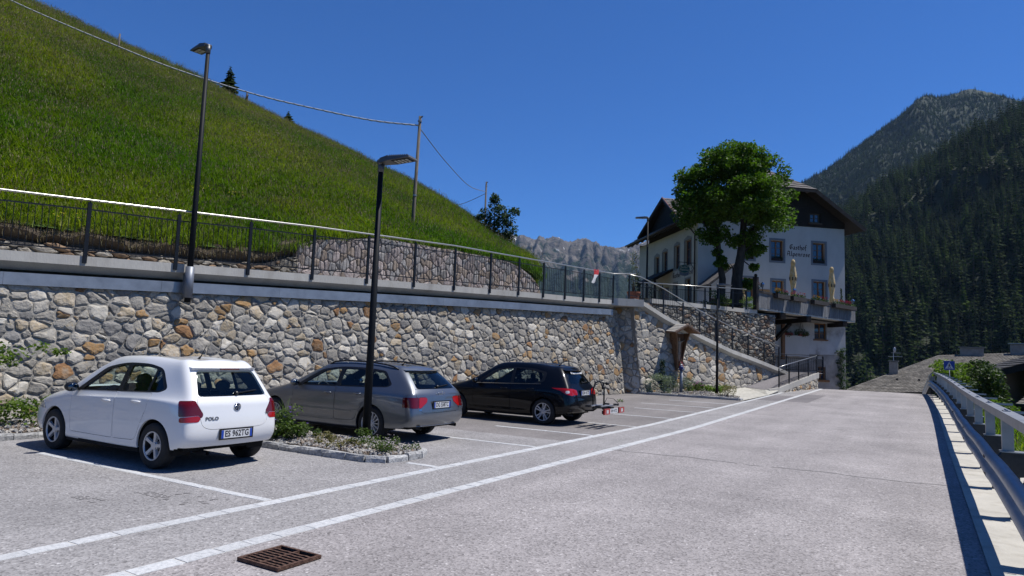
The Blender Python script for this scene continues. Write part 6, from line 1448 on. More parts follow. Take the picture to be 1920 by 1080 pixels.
# painted black-letter name: broad-nib pen strokes
PEN = {
 'G': (.66, [[(.55, .72), (.38, .86), (.12, .68), (.08, .3), (.26, .04), (.5, .12), (.54, .40), (.36, .44)], [(.30, .80), (.28, .18)], [(.42, .84), (.60, .80)]]),
 'a': (.46, [[(.08, .42), (.22, .50), (.32, .42), (.32, .1), (.42, .03)], [(.30, .30), (.10, .22), (.10, .09), (.20, .02), (.32, .12)]]),
 's': (.42, [[(.36, .44), (.22, .50), (.10, .38), (.34, .20), (.26, .04), (.06, .08)]]),
 't': (.34, [[(.16, .68), (.14, .10), (.27, .02)], [(.02, .47), (.30, .47)]]),
 'h': (.48, [[(.20, .90), (.12, .82), (.12, .04)], [(.12, .38), (.27, .50), (.38, .38), (.38, .06), (.28, -.16)]]),
 'o': (.46, [[(.22, .50), (.08, .38), (.08, .12), (.22, .02), (.36, .14), (.36, .38), (.22, .50)]]),
 'f': (.40, [[(.38, .82), (.24, .88), (.16, .70), (.14, -.12)], [(.03, .47), (.33, .47)]]),
 'A': (.74, [[(.12, .76), (.30, .86), (.52, .72), (.53, .12), (.64, .03)], [(.32, .84), (.14, .52), (.19, .22), (.03, .03)], [(.14, .38), (.52, .38)]]),
 'l': (.28, [[(.20, .90), (.12, .82), (.12, .10), (.24, .02)]]),
 'p': (.48, [[(.10, .50), (.10, -.26)], [(.10, .38), (.26, .50), (.38, .38), (.38, .13), (.24, .02), (.10, .12)]]),
 'e': (.42, [[(.08, .24), (.33, .34), (.29, .46), (.18, .50), (.08, .36), (.08, .12), (.2, .02), (.35, .1)]]),
 'n': (.50, [[(.10, .50), (.10, .03)], [(.10, .38), (.26, .50), (.36, .40), (.36, .04), (.45, .06)]]),
 'r': (.38, [[(.10, .50), (.10, .03)], [(.10, .36), (.2, .50), (.34, .45)]])}
def black_letter(mb, txt, x0, width, base, size, P, weight=.16):
    W_ = sum(PEN[c][0] for c in txt); k = width / (W_ * size); x = x0; a = rad(38); nx, ny = math.cos(a) * weight * size / 2, math.sin(a) * weight * size / 2; cnt = 0
    for ch in txt:
        adv, strokes = PEN[ch]
        for st_ in strokes:
            for (ax, ay), (bx, by) in zip(st_, st_[1:]):
                A = (x + ax * size * k, base + ay * size); B_ = (x + bx * size * k, base + by * size); cnt += 1; d = -.004 - .0002 * (cnt % 9)
                mb.quad(P(A[0] - nx, A[1] - ny, d), P(A[0] + nx, A[1] + ny, d), P(B_[0] + nx, B_[1] + ny, d), P(B_[0] - nx, B_[1] - ny, d))
                L = math.hypot(B_[0] - A[0], B_[1] - A[1]) or 1; tx, ty = -(B_[1] - A[1]) / L * weight * size * .2, (B_[0] - A[0]) / L * weight * size * .2
                mb.quad(P(A[0] - tx, A[1] - ty, d - .0001), P(A[0] + tx, A[1] + ty, d - .0001), P(B_[0] + tx, B_[1] + ty, d - .0001), P(B_[0] - tx, B_[1] - ty, d - .0001))
        x += adv * size * k
LETTER = P1('letter_brown', (.035, .014, .016), .8)
m = MB(); black_letter(m, 'Gasthof', 5.90, 1.15, 8.68, .36, PF); black_letter(m, 'Alpenrose', 5.72, 1.55, 8.27, .36, PF); hb(m, 'lettering', [LETTER], fix=False)
PLt = lambda a, z, d: Hf(d, 3.75 - a, z)
m = MB(); black_letter(m, 'Gasthof', 0, 1.25, 6.95, .42, PLt); black_letter(m, 'Alpenrose', 1.42, 1.7, 6.95, .42, PLt); hb(m, 'lettering', [LETTER], fix=False)
m = MB(); m.box(5.62 - 1.9, 6.25 - 1.9 + .25, 5.72, 6.15, -.03, .0, lambda a, z, d: PF(a, z, d)); hb(m, 'wooden_plaque', [pm('plaque_wood', [(.38, .20, .07), (.45, .26, .10)], scale=5, rough=.6)])
# hanging oval sign
sg = empty('hanging_sign', 'green oval guesthouse sign hanging from a scrolled iron bracket', 'sign', Hf(-.7, .3, 6.9)); so_ = Vector(sg.location)
IRON = P1('wrought_iron', (.012, .012, .013), .5, .5); SGREEN = P1('sign_green', (.012, .07, .055), .4); SGOLD = P1('sign_gold', (.45, .42, .30), .5)
def sgb(m, name, mats, parent=sg, **k): m.v = [tuple(Vector(p) - so_) for p in m.v]; return m.build(name, mats, parent, **k)
m = MB(); m.tube([Hf(0, .3, 7.52), Hf(-1.15, .3, 7.55)], .022, 6); m.tube([Hf(-.05, .3, 6.95), Hf(-.12, .3, 7.2), Hf(-.3, .3, 7.5)], .016, 6)
for cx, cz, rr in ((-.17, 7.2, .12), (-1.1, 7.47, .07)): m.tube([Hf(cx + rr * (1 - .06 * i) * math.cos(i * .6), .3, cz + rr * (1 - .06 * i) * math.sin(i * .6)) for i in range(14)], .012, 5)
for x in (-.45, -.98): m.tube([Hf(x, .3, 7.52), Hf(x, .3, 7.38)], .01, 5)
sgb(m, 'bracket', [IRON], smooth=True)
ov = [(.36 * math.cos(6.2832 * i / 28), .26 * math.sin(6.2832 * i / 28)) for i in range(28)]
m = MB(); m.prism(ov, lambda a, b: Hf(-.72 + a, .325, 7.14 + b), lambda a, b: Hf(-.72 + a, .275, 7.14 + b)); pn_ = sgb(m, 'sign_board', [SGREEN])
m = MB(); m.tube([Hf(-.72 + a * .93, .268, 7.14 + b * .92) for a, b in ov + ov[:1]], .009, 5, False); sgb(m, 'border', [SGOLD])
m = MB(); m.prism([(-.3, -.19), (.3, -.19), (.26, -.36), (.1, -.41), (-.1, -.41), (-.26, -.36)], lambda a, b: Hf(-.72 + a, .32, 7.14 + b), lambda a, b: Hf(-.72 + a, .282, 7.14 + b)); sgb(m, 'lower_board', [P1('sign_grey', (.12, .13, .15), .5)])
PS = lambda a, z, d: Hf(a, .27 + d, z)
m = MB(); black_letter(m, 'Gasthof', -.96, .46, 7.19, .15, PS); black_letter(m, 'Alpenrose', -1.0, .56, 7.03, .15, PS); sgb(m, 'lettering', [SGOLD], fix=False)
# ---------------------------------------------------------------- terrace balcony
def bv(u): return 2.0 + (u - 6.52) * .6237
BD = Vector(St(16.3, 8.1, 0)) - Vector(St(6.52, 2.0, 0)); BL = BD.length; BD.normalize(); BN = Vector((BD.y, -BD.x, 0))
def Bf(t, o, z): return tuple(Vector(St(6.52, 2.0, z)) + BD * t + BN * o)
bal = empty('terrace_balcony', 'weathered grey plank balcony of the guesthouse terrace on dark beams', 'balcony', Bf(0, 0, 4.4)); bo = Vector(bal.location)
def bb(m, name, mats, parent=bal, **k): m.v = [tuple(Vector(p) - bo) for p in m.v]; return m.build(name, mats, parent, **k)
t = 0
while t < BL - .02:
    w = .142 * R_.uniform(.92, 1.08); e = min(t + w, BL); m = MB(); d = R_.uniform(0, .014); m.box(t + .005, e - .006, -.012, .02 + d, 4.44 + R_.uniform(-.015, .015), 5.19, lambda a, b, c: Bf(a, b, c)); bb(m, 'plank', [WOODB]); t = e
m = MB(); m.box(-.05, BL + .05, -.1, .09, 5.21, 5.30, lambda a, b, c: Bf(a, b, c)); m.box(0, BL, -.1, -.013, 4.9, 5.0, lambda a, b, c: Bf(a, b, c)); bb(m, 'hand_rail', [WOODR])
m = MB(); m.add([Bf(0, 0, 4.36), Bf(BL, 0, 4.36), St(16.3, 8.72, 4.36), St(6.52, 8.72, 4.36), Bf(0, 0, 4.43), Bf(BL, 0, 4.43), St(16.3, 8.72, 4.43), St(6.52, 8.72, 4.43)], [(0, 1, 2, 3), (7, 6, 5, 4), (0, 4, 5, 1), (1, 5, 6, 2)]); bb(m, 'soffit', [SOFF])
for u, v0, v1 in ((8.75, bv(8.75) - .1, 6.2), (11.15, bv(11.15) - .1, 8.7), (15.0, bv(15) - .1, 8.7)):
    m = MB(); m.box(u - .14, u + .14, v0, v1, 4.03, 4.355, lambda a, b, c: St(a, b, c)); bb(m, 'beam', [WOODD])
m = MB(); m.bar(St(11.15, 6.6, 4.02), St(11.15, 8.6, 2.9), .2, .2); bb(m, 'brace', [WOODD])
m = MB(); m.box(11.5, 11.68, 8.0, 8.18, 2.0, 4.36, lambda a, b, c: St(a, b, c)); bb(m, 'post', [WOODF])
m = MB(); m.box(-.12, .12, -.12, .12, 4.35, 5.95, lambda a, b, c: Bf(a, b, c)); m.ball(Bf(0, 0, 6.03), .1, 10, 6); bb(m, 'newel_post', [WOODD])
m = MB(); m.box(11.0, 13.32, 8.15, 8.35, 2.2, 3.42, lambda a, b, c: St(a, b, c)); tag(m.build('parapet', [WHITE]), 'low white parapet wall under the balcony with red flower pots on it', 'wall')
m = MB(); m.box(7.6, 11.3, 8.3, 8.72, 1.3, 4.35, lambda a, b, c: St(a, b, c)); hb(m, 'ground_floor_front', [WHITE]); m = MB(); m.box(10.75, 11.25, 8.26, 8.3, 2.0, 4.1, lambda a, b, c: St(a, b, c)); hb(m, 'door', [WOODF])
# flower boxes on the balcony, each with its own planting
FL = {'yellow': P1('petal_yellow', (.75, .50, .02), .6), 'red': P1('petal_red', (.62, .02, .015), .6), 'pink': P1('petal_pink', (.68, .07, .22), .6)}
def planter(t0, t1, cols, label):
    g = empty('flower_box', label, 'flower box', Bf((t0 + t1) / 2, .2, 5.02), 0, 'flower boxes on the balcony rail'); o = Vector(g.location)
    def bx(m, nm, mats, **k): m.v = [tuple(Vector(p) - o) for p in m.v]; return m.build(nm, mats, g, **k)
    m = MB(); m.box(t0, t1, .10, .36, 5.04, 5.26, lambda a, b, c: Bf(a, b, c)); bx(m, 'box', [WOODR])
    r = random.Random(int(t0 * 50)); m = MB(); n = int((t1 - t0) / .16)
    leaf_cloud(m, [(Bf(t0 + .1 + (t1 - t0 - .2) * k / max(1, n - 1), .22, 5.33), .14, .14, .11) for k in range(n)], 30, .07, r); bx(m, 'foliage', [B3], fix=False)
    for c in cols:
        m = MB()
        for _ in range(26):
            i = cols.index(c) / len(cols); q = Vector(Bf(t0 + (t1 - t0) * (i + r.random() / len(cols)), .22 + r.uniform(-.12, .12), 5.40 + r.uniform(-.05, .12)))
            for k in range(5): b = 1.257 * k; m.add([q, q + Vector((math.cos(b - .6), math.sin(b - .6), .4)) * .055, q + Vector((math.cos(b + .6), math.sin(b + .6), .4)) * .055], [(0, 1, 2)])
        bx(m, 'blossom', [FL[c]], fix=False)
sc_ = BL / 9.78
for a, b, c, l in ((7.9, 8.98, ['yellow', 'yellow', 'red'], 'flower box with mostly yellow blooms at the near end of the balcony'), (9.3, 10.5, ['pink', 'red'], 'flower box with pink blooms between the parasol and the lantern'), (11.3, 12.8, ['yellow', 'red'], 'flower box with yellow and red blooms right of the lantern'), (13.5, 15.9, ['yellow', 'red', 'pink', 'pink'], 'long flower box of yellow, red and pink blooms below the farther parasol')):
    planter((a - 6.52) * sc_, (b - 6.52) * sc_, c, l)
g = empty('flower_pot', 'pot of red blooms beside the wooden newel post of the balcony', 'flower pot', Bf(.35, -.1, 5.3)); m = MB(); m.lathe([(.09, 0), (.13, .18), (.12, .18)], 12); m.build('pot', [WOODR], g); m = MB(); leaf_cloud(m, [((0, 0, .3), .2, .2, .14)], 80, .07, random.Random(5)); m.build('foliage', [B3], g, fix=False)
m = MB(); r = random.Random(6)
for _ in range(26):
    q = Vector((r.uniform(-.2, .2), r.uniform(-.2, .2), r.uniform(.3, .5)))
    for k in range(5): b = 1.257 * k; m.add([q, q + Vector((math.cos(b - .6), math.sin(b - .6), .4)) * .055, q + Vector((math.cos(b + .6), math.sin(b + .6), .4)) * .055], [(0, 1, 2)])
m.build('blossom', [FL['red']], g, fix=False)
# pots on the parapet, hanging basket
for u, l in ((11.95, 'red trough of dark leaves on the parapet beside the wooden post'), (12.95, 'red trough of trailing leaves on the parapet under the hanging basket')):
    g = empty('flower_trough', l, 'flower trough', St(u, 8.2, 3.42), rad(40)); m = MB(); m.box(-.33, .33, -.12, .1, 0, .2); m.build('trough', [P1('trough_red', (.22, .03, .03), .6)], g); m = MB(); leaf_cloud(m, [((-.2, -.05, .2), .2, .16, .13), ((.2, -.05, .18), .22, .16, .15), ((0, -.12, .05), .25, .1, .14)], 50, .08, random.Random(int(u * 10))); m.build('foliage', [B2], g, fix=False)
g = empty('hanging_basket', 'hanging basket of dark trailing leaves under the balcony', 'hanging basket', St(11.76, 6.5, 3.45)); m = MB()
for k in range(3): m.tube([(0, 0, .88), (.2 * math.cos(k * 2.1), .2 * math.sin(k * 2.1), .18)], .008, 4)
m.build('chain', [IRON], g); m = MB(); m.lathe([(.02, -.02), (.16, .04), (.22, .18), (.2, .18)], 12); m.build('basket', [WOODR], g); m = MB(); leaf_cloud(m, [((0, 0, .2), .34, .34, .18), ((.3, .1, .05), .25, .2, .2), ((-.25, 0, .1), .22, .2, .16)], 90, .09, random.Random(77)); m.build('foliage', [B2], g, fix=False)
# parasols
CREAM = pm('parasol_cloth', [(.62, .42, .17), (.72, .54, .27), (.78, .66, .44)], scale=6, rough=.8, coords='object')
def parasol(loc, top, low, label, rr=.2):
    top, low, rr = top * KH, low * KH, rr * KH
    g = empty('parasol', label, 'parasol', loc, 0, 'closed cream parasols on the terrace'); m = MB(); m.tube([(0, 0, 0), (0, 0, top)], .025, 8); m.lathe([(.0, .12), (.24, .1), (.26, 0)], 14); m.build('pole', [IRON], g, True)
    m = MB(); n = 32; rows_ = [(.02, top), (.08, top - .05), (.135, top - .3), (.10, top - .32), (.125, top - .55), (rr * .95, (top + low) / 2 + .15), (rr, (top + low) / 2), (.09, low + .42), (.10, low + .38), (.15, low + .2), (.12, low)]
    vs = [((r0 * (1 + .20 * math.cos(8 * 6.2832 * i / n))) * math.cos(6.2832 * i / n), (r0 * (1 + .20 * math.cos(8 * 6.2832 * i / n))) * math.sin(6.2832 * i / n), z) for r0, z in rows_ for i in range(n)]
    m.add(vs, [(j * n + i, (j + 1) * n + i, (j + 1) * n + (i + 1) % n, j * n + (i + 1) % n) for j in range(len(rows_) - 1) for i in range(n)]); m.build('canopy', [CREAM], g, True)
    m = MB()
    for k in range(8): a = 6.2832 * k / 8; q = rr * 1.21; z = (top + low) / 2 - .05; dx, dy = -math.sin(a) * .03, math.cos(a) * .03; m.quad((q * math.cos(a) - dx, q * math.sin(a) - dy, z - .13), (q * math.cos(a) + dx, q * math.sin(a) + dy, z - .13), (q * math.cos(a) + dx, q * math.sin(a) + dy, z + .1), (q * math.cos(a) - dx, q * math.sin(a) - dy, z + .1))
    m.build('printed_mark', [INK], g, fix=False)
parasol(St(10.36, 5.0, 4.43), 3.02, .95, 'closed cream parasol on the terrace below the painted lettering', .17)
parasol(St(14.0, 6.95, 4.43), 3.05, .95, 'closed cream parasol at the far corner of the terrace', .165)
parasol(St(7.42, 5.0, 4.43), 1.65, .6, 'short closed cream parasol half hidden behind the tree trunk', .18)
# lanterns along the balcony
for tt, l in ((.75, 'small black lantern by the pot of red blooms at the balcony corner'), (4.6, 'small black lantern on the balcony rail between two flower boxes'), (BL - .3, 'small black lantern at the far right end of the balcony rail')):
    g = empty('lantern', l, 'lantern', Bf(tt, 0, 5.30), 0, 'lanterns on the balcony rail'); m = MB(); m.tube([(0, 0, 0), (0, 0, .22)], .02, 6); m.build('stem', [IRON], g); m = MB(); m.lathe([(.06, .22), (.10, .40), (.04, .44)], 8); m.build('shade', [P1('lantern_glass', (.2, .22, .24), .1)], g); m = MB(); m.lathe([(.13, .40), (.07, .49), (.02, .53), (.0, .56)], 8); m.build('cap', [CHROME], g)
# ivy on the corner, columnar shrubs at the balcony end
def Rl(o, p): return tuple(Vector(p) - Vector(o))
o = St(15.8, 8.55, 0.2); bush('climbing_ivy', 'tall narrow ivy climbing the right corner of the guesthouse', 'ivy', o, [(Rl(o, St(15.75 + .16 * math.sin(k * 2.3), 8.6, .3 + k * .17)), .26, .14, .2) for k in range(15)], 70, .1, [leaf('ivy_leaf', (.02, .05, .01), (.05, .10, .02), None, .25), BARK], 55)
for u, v, h, l in ((15.2, 7.8, 1.3, 'slim conifer in a pot behind the far parasol'), (15.9, 8.1, 1.0, 'small potted conifer at the very end of the balcony')):
    o = St(u, v, 4.43); bush('potted_conifer', l, 'potted plant', o, [((0, 0, .5 + k * .16), .17 * (1 - k / 12), .17 * (1 - k / 12), .15) for k in range(int(h / .16) + 3)], 60, .07, [B2, BARK], int(u * 10), [([(0, 0, 0), (0, 0, 1)], .03)])
# ================================================================ railings, lamps, guardrail, small things
BLACKM = P1('rail_black', (.012, .014, .018), .45, .4)
STEEL = P1('rail_steel', (.62, .60, .55), .3, .85)
def railing(label, pts, fn_post, bal_step, hand_mat=STEEL, hand_r=.022, group=None, hand_pts=None, drop=.15, single=True, hi=1.15, bars=True):
    """pts: posts as (foot, top-of-post) world points along the run"""
    g = empty('railing', label, 'railing', pts[0][0], 0, group); o = Vector(g.location); L = lambda p: tuple(Vector(p) - o)
    m = MB()
    hp = hand_pts or [tuple(Vector(t) + Vector((0, 0, .06))) for _, t in pts]
    m.tube([L(p) for p in hp], hand_r, 8); m.build('handrail', hand_mat, g, True)
    for (f, t), nx in zip(pts, pts[1:] + pts[-2:-1]):
        f, t = Vector(f), Vector(t); m = MB(); d = Vector(nx[0]) - f; d.z = 0; d.normalize()
        m.bar(L(f - Vector((0, 0, drop))), L(t), .045, .075, d); q = Vector((0, 0, .07)); m.tube([L(t - Vector((0, 0, .02))), L(t + Vector((0, 0, .05)))], .012, 5); m.build('post', BLACKM, g)
    if not bars: return g
    unit = None
    for (f0, t0), (f1, t1) in zip(pts, pts[1:]):
        f0, t0, f1, t1 = map(Vector, (f0, t0, f1, t1)); h = (t0 - f0).length
        for fz in (.13, hi - .15):
            k = fz / hi; m = MB(); m.bar(L(f0.lerp(t0, k)), L(f1.lerp(t1, k)), .02, .028); m.build('bar', BLACKM, g)
        n = max(2, round((f1 - f0).length / bal_step))
        if single:
            if unit is None: mm = MB(); mm.tube([(0, 0, 0), (0, 0, 1)], .0075, 5); unit = mm.mesh('baluster', [BLACKM])
            for i in range(1, n):
                a, b = f0.lerp(f1, i / n), t0.lerp(t1, i / n); p, q = a.lerp(b, .13 / hi), a.lerp(b, (hi - .15) / hi)
                c = link('baluster', unit, g); c.location = L(p); c.scale = (1, 1, q.z - p.z)
        else:
            m = MB()
            for i in range(1, n): a, b = f0.lerp(f1, i / n), t0.lerp(t1, i / n); m.tube([L(a.lerp(b, .13 / hi)), L(a.lerp(b, (hi - .15) / hi))], .0075, 4)
            tag(m.build('balusters', BLACKM, g), kind='stuff')
    return g
PT = [(-.7, 4.42), (1.2, 4.55), (3.05, 4.63), (4.82, 4.76), (6.66, 4.86), (8.49, 4.98), (10.3, 5.05), (12.06, 5.13), (13.83, 5.19), (15.4, 5.23), (16.9, 5.25), (18.32, 5.29), (19.65, 5.31), (20.85, 5.31), (21.95, 5.33)]
ps = [(Wv(s, interp(s, ZT) + 0.0, -.225), Wv(s, z, -.225)) for s, z in [(-4.4, 4.2), (-2.55, 4.31)] + PT]
RAILTOP = [(-4.4, 4.25), (-.35, 4.48), (6.86, 4.94), (12, 5.19), (21.95, 5.39)]
railing('long black walkway railing with pale steel handrail above the parking wall', ps, None, .122, hand_pts=[Wv(s, interp(s, RAILTOP) + .02, -.20) for s, _ in [(-4.4, 0), (-2.5, 0)] + PT] + [Q(-.62, -.1, 5.46)])
SP = ((-.42, 4.41, 5.40), (.45, 4.33, 5.22), (1.78, 3.82, 4.94), (3.12, 3.40, 4.47), (4.4, 3.03, 4.09), (5.68, 2.71, 3.73), (7.09, 2.36, 3.43), (8.52, 2.10, 3.15), (10.0, 1.80, 2.82), (11.47, 1.50, 2.63))
def sv(u, z): return Q(u - .2 * max(0, 1 - u / 3), .10 * (stz(u) - .3) - .14, z)
ps = [(sv(u, z), sv(u, t)) for u, z, t in SP]
railing('black stair railing with steel handrail sloping down to the right over the stone wall', ps, None, .13, single=True, hi=1.05, hand_pts=[sv(-.72, 5.46), sv(.34, 5.41), sv(1.78, 5.02), sv(4.39, 4.18), sv(7.09, 3.50), sv(10.0, 2.93), sv(11.47, 2.70)])
ps = [(Rr(s, -.01, z), Rr(s, -.01, t)) for s, z, t in ((0, .48, 1.48), (1.66, .66, 1.68), (3.33, .84, 1.85), (5.14, 1.03, 2.03), (6.87, 1.22, 2.22))]
railing('short black ramp railing rising to the right at the foot of the stairs', ps, None, .13, single=True, hi=1.0, drop=.14)
ps = [(p, (p[0], p[1], p[2] + .98)) for p in (Rr(7.0, .0, 1.26), Rr(8.6, .1, 1.26), Q(15.0, 1.5, 1.27), Q(13.6, 1.55, 1.27), Q(12.5, 1.5, 1.27))]
railing('dark landing railing behind the ramp in front of the guesthouse wall', ps, None, .13, hand_mat=BLACKM, single=False, hi=.98)
tr_a, tr_b = Vector((-12.68, 33.19, 4.69)), Vector((-8.05, 38.0, 4.72))
ps = [(tuple(tr_a.lerp(tr_b, k / 8)), tuple(tr_a.lerp(tr_b, k / 8) + Vector((0, 0, .86)))) for k in range(9)]
railing('black terrace railing with pale handrail in front of the maple trunks', ps, None, .12, single=True, hi=.86, hand_pts=[tuple(tr_a + Vector((0, 0, .96))), tuple(tr_b + Vector((0, 0, .94)))])
# street lamps
LAMPG = P1('lamp_housing', (.13, .135, .14), .45, .5); LED = P1('lamp_lens', (.5, .5, .47), .2); POLE = P1('lamp_pole', (.008, .010, .013), .6, 0, spec=.15)
def street_lamp(loc, h, dirv, label, r0=.075, r1=.045, collar=None, tilt=.10, size=1.0):
    g = empty('street_lamp', label, 'street lamp', loc, 0, 'street lamps')
    d = Vector((dirv[0], dirv[1], 0)).normalized(); s = Vector((-d.y, d.x, 0)); up = Vector((0, 0, 1)); d2 = (d + up * tilt).normalized(); n = d2.cross(s).normalized() * -1
    if n.z < 0: n = -n
    m = MB(); m.tube([(0, 0, -.1), (0, 0, h * .35), (0, 0, h - .12)], [r0, (r0 + r1) / 2 * 1.05, r1], 14); m.build('pole', POLE, g, True)
    if collar: m = MB(); m.tube([(0, 0, collar[0]), (0, 0, collar[1])], r0 * 1.35, 14); m.build('base_sleeve', pm('sleeve_grey', [(.22, .24, .28), (.27, .29, .33)], scale=3, rough=.5, metal=.5), g, True)
    top = Vector((0, 0, h)); m = MB(); m.tube([(0, 0, h - .2), (0, 0, h - .02)], .062 * size, 12); m.tube([tuple(top - s * .07 * size - up * .02), tuple(top + s * .07 * size - up * .02)], .055 * size, 12); m.build('knuckle', LAMPG, g, True)
    k = size
    def P(a, b, c): return tuple(top + d2 * a * k + s * b * k + n * c * k)
    m = MB(); m.hexa([P(.02, -.10, -.05), P(.24, -.16, -.05), P(.24, .16, -.05), P(.02, .10, -.05), P(.02, -.09, .045), P(.24, -.15, .055), P(.24, .15, .055), P(.02, .09, .045)])
    m.hexa([P(.2405, -.165, -.05), P(.72, -.165, -.045), P(.72, .165, -.045), P(.2405, .165, -.05), P(.2405, -.155, .03), P(.70, -.15, -.005), P(.70, .15, -.005), P(.2405, .155, .03)])
    hd = m.build('lamp_head', LAMPG, g)
    m = MB()
    for i in range(9): a = .27 + .047 * i; m.hexa([P(a, -.14, .026 - i * .0038), P(a + .014, -.14, .026 - i * .0038), P(a + .014, .14, .026 - i * .0038), P(a, .14, .026 - i * .0038), P(a, -.14, .058 - i * .0045), P(a + .014, -.14, .058 - i * .0045), P(a + .014, .14, .058 - i * .0045), P(a, .14, .058 - i * .0045)])
    m.build('cooling_fin', LAMPG, hd)
    m = MB(); m.hexa([P(.30, -.12, -.058), P(.66, -.12, -.054), P(.66, .12, -.054), P(.30, .12, -.058), P(.30, -.12, -.0505), P(.66, -.12, -.0475), P(.66, .12, -.0475), P(.30, .12, -.0505)]); ln = m.build('lens', PLAST, hd)
    m = MB()
    for i in range(4):
        for j in range(2): a, b = .34 + .08 * i, -.09 + .1 * j; m.hexa([P(a, b, -.062), P(a + .05, b, -.0615), P(a + .05, b + .08, -.0615), P(a, b + .08, -.062), P(a, b, -.0575), P(a + .05, b, -.0575), P(a + .05, b + .08, -.0575), P(a, b + .08, -.0575)])
    m.build('led_unit', LED, ln)
    return g
WN2 = (-WN.x, -WN.y)
g = street_lamp(Wv(3.33, 2.72, -.09), 6.05, WN2, 'tall black street lamp standing on a grey sleeve fixed to the wall flashing', .072, .045, (.0, .72), .04, .9)
m = MB(); m.box(-.06, .06, -.02, .02, .1, .6, lambda a, b, c: (a - .15, b, c)); m.build('wall_bracket', GALV, g)
street_lamp((-8.36, 9.14, .12), 4.98, (1, .12), 'black street lamp planted in the gravel island in front of the grey estate car', .075, .045, None, .05, .95)
street_lamp((-7.91, 31.37, .17), 5.05, (.86, .5), 'thin black street lamp between the stairs and the parking bays with its head edge-on', .065, .04, None, -.02, .85)
street_lamp(St(1.9, 4.75, 4.30), 5.65, (-1, -.35), 'black street lamp on the terrace in front of the cream side wall of the guesthouse', .07, .045, None, .02, 1.05)
# guardrail -----------------------------------------------------------------
def gx(y):   # gentle bend to the left at the far end
    return -.0006 * max(0, y - 22) ** 2
GY = [-14 + 2.4 * i for i in range(33)]; GY = [y + .04 for y in GY if y < 62]
STEELB = pm('beam_zinc', [(.36, .41, .48), (.44, .49, .56), (.50, .55, .61)], scale=2.2, detail=7, rough=.42, metal=.75, big=(.8, .1), bump=.05, bscale=6)
WEATH = pm('bracket_steel', [(.05, .055, .06), (.10, .105, .11)], scale=6, detail=7, rough=.7, metal=.4)
gr = empty('guardrail', 'galvanized roadside guardrail with lower beam and upper box rail along the road', 'guardrail', (.68, 8, 0)); go_ = Vector(gr.location)
def gb(m, nm, mats, parent=gr, off=None, **k): m.v = [tuple(Vector(p) - go_ - (off or Vector())) for p in m.v]; return m.build(nm, mats, parent, **k)
bp_ = [(.735, .752), (.69, .757), (.655, .742), (.632, .705), (.632, .668), (.66, .635), (.70, .610), (.70, .575), (.66, .548), (.632, .52), (.632, .475), (.655, .437), (.69, .422), (.735, .427)]
ys = [-14 + 1.2 * i for i in range(64)]
for s0 in range(0, len(ys) - 4, 4):
    seg = ys[s0:s0 + 5]; m = MB(); n = len(bp_)
    for y in seg:
        e = -.004 if y == seg[0] else 0
        wob = .006 * math.sin(y * 1.7) + .004 * math.sin(y * .73)
        m.v += [(x + gx(y) + e + wob, y + (.03 if y == seg[-1] else 0), hz(y) + z + wob * .5) for x, z in bp_]
    m.f = [(i * n + j, i * n + j + 1, (i + 1) * n + j + 1, (i + 1) * n + j) for i in range(len(seg) - 1) for j in range(n - 1)]; m.m = [0] * len(m.f)
    b = gb(m, 'beam', STEELB, smooth=True, fix=False)
    m = MB(); y = seg[0] + .05
    for dy in (.0, .12):
        for z in (.69, .495): m.ball((.628 + gx(y), y + dy, hz(y) + z), .018, 8, 4, (.5, 1, 1))
    gb(m, 'bolt', RUST, b)
for y0, y1 in zip(GY[::2], GY[2::2]):
    m = MB(); x0, x1 = gx(y0), gx(y1); z0, z1 = hz(y0), hz(y1)
    m.hexa([(.785 + x0, y0 + .006, z0 + 1.15), (.925 + x0, y0 + .006, z0 + 1.15), (.925 + x1, y1, z1 + 1.15), (.785 + x1, y1, z1 + 1.15), (.79 + x0, y0 + .006, z0 + 1.245), (.92 + x0, y0 + .006, z0 + 1.245), (.92 + x1, y1, z1 + 1.245), (.79 + x1, y1, z1 + 1.245)])
    gb(m, 'upper_rail', GALV)
for y in GY:
    x, z = gx(y), hz(y)
    m = MB(); m.box(x + .80, x + .915, y - .05, y + .05, z + .782, z + 1.149); p = gb(m, 'post', GALV)
    m = MB(); m.prism([(.738, .70), (.80, .768), (1.08, .768), (1.08, .60), (1.0, .50), (.738, .46)], lambda a, b: (x + a, y - .07, z + b), lambda a, b: (x + a, y + .07, z + b)); gb(m, 'bracket', WEATH, p)
    m = MB(); m.box(x + .775, x + 1.09, y - .10, y + .10, z + .770, z + .7815); gb(m, 'base_plate', GALV, p)
    m = MB(); m.box(x + .86, x + .96, y - .05, y + .05, z - .05, z + .50); gb(m, 'ground_post', WEATH, p)
    m = MB(); m.box(x + .82, x + .885, y - .12, y + .12, z + 1.2455, z + 1.255)
    for dy in (-.08, .08): m.ball((x + .852, y + dy, z + 1.258), .016, 6, 4)
    m.bar((x + .925, y, z + 1.235), (x + 1.14, y, z + 1.235), .012, .03); gb(m, 'bolt_plate', GALV, p)
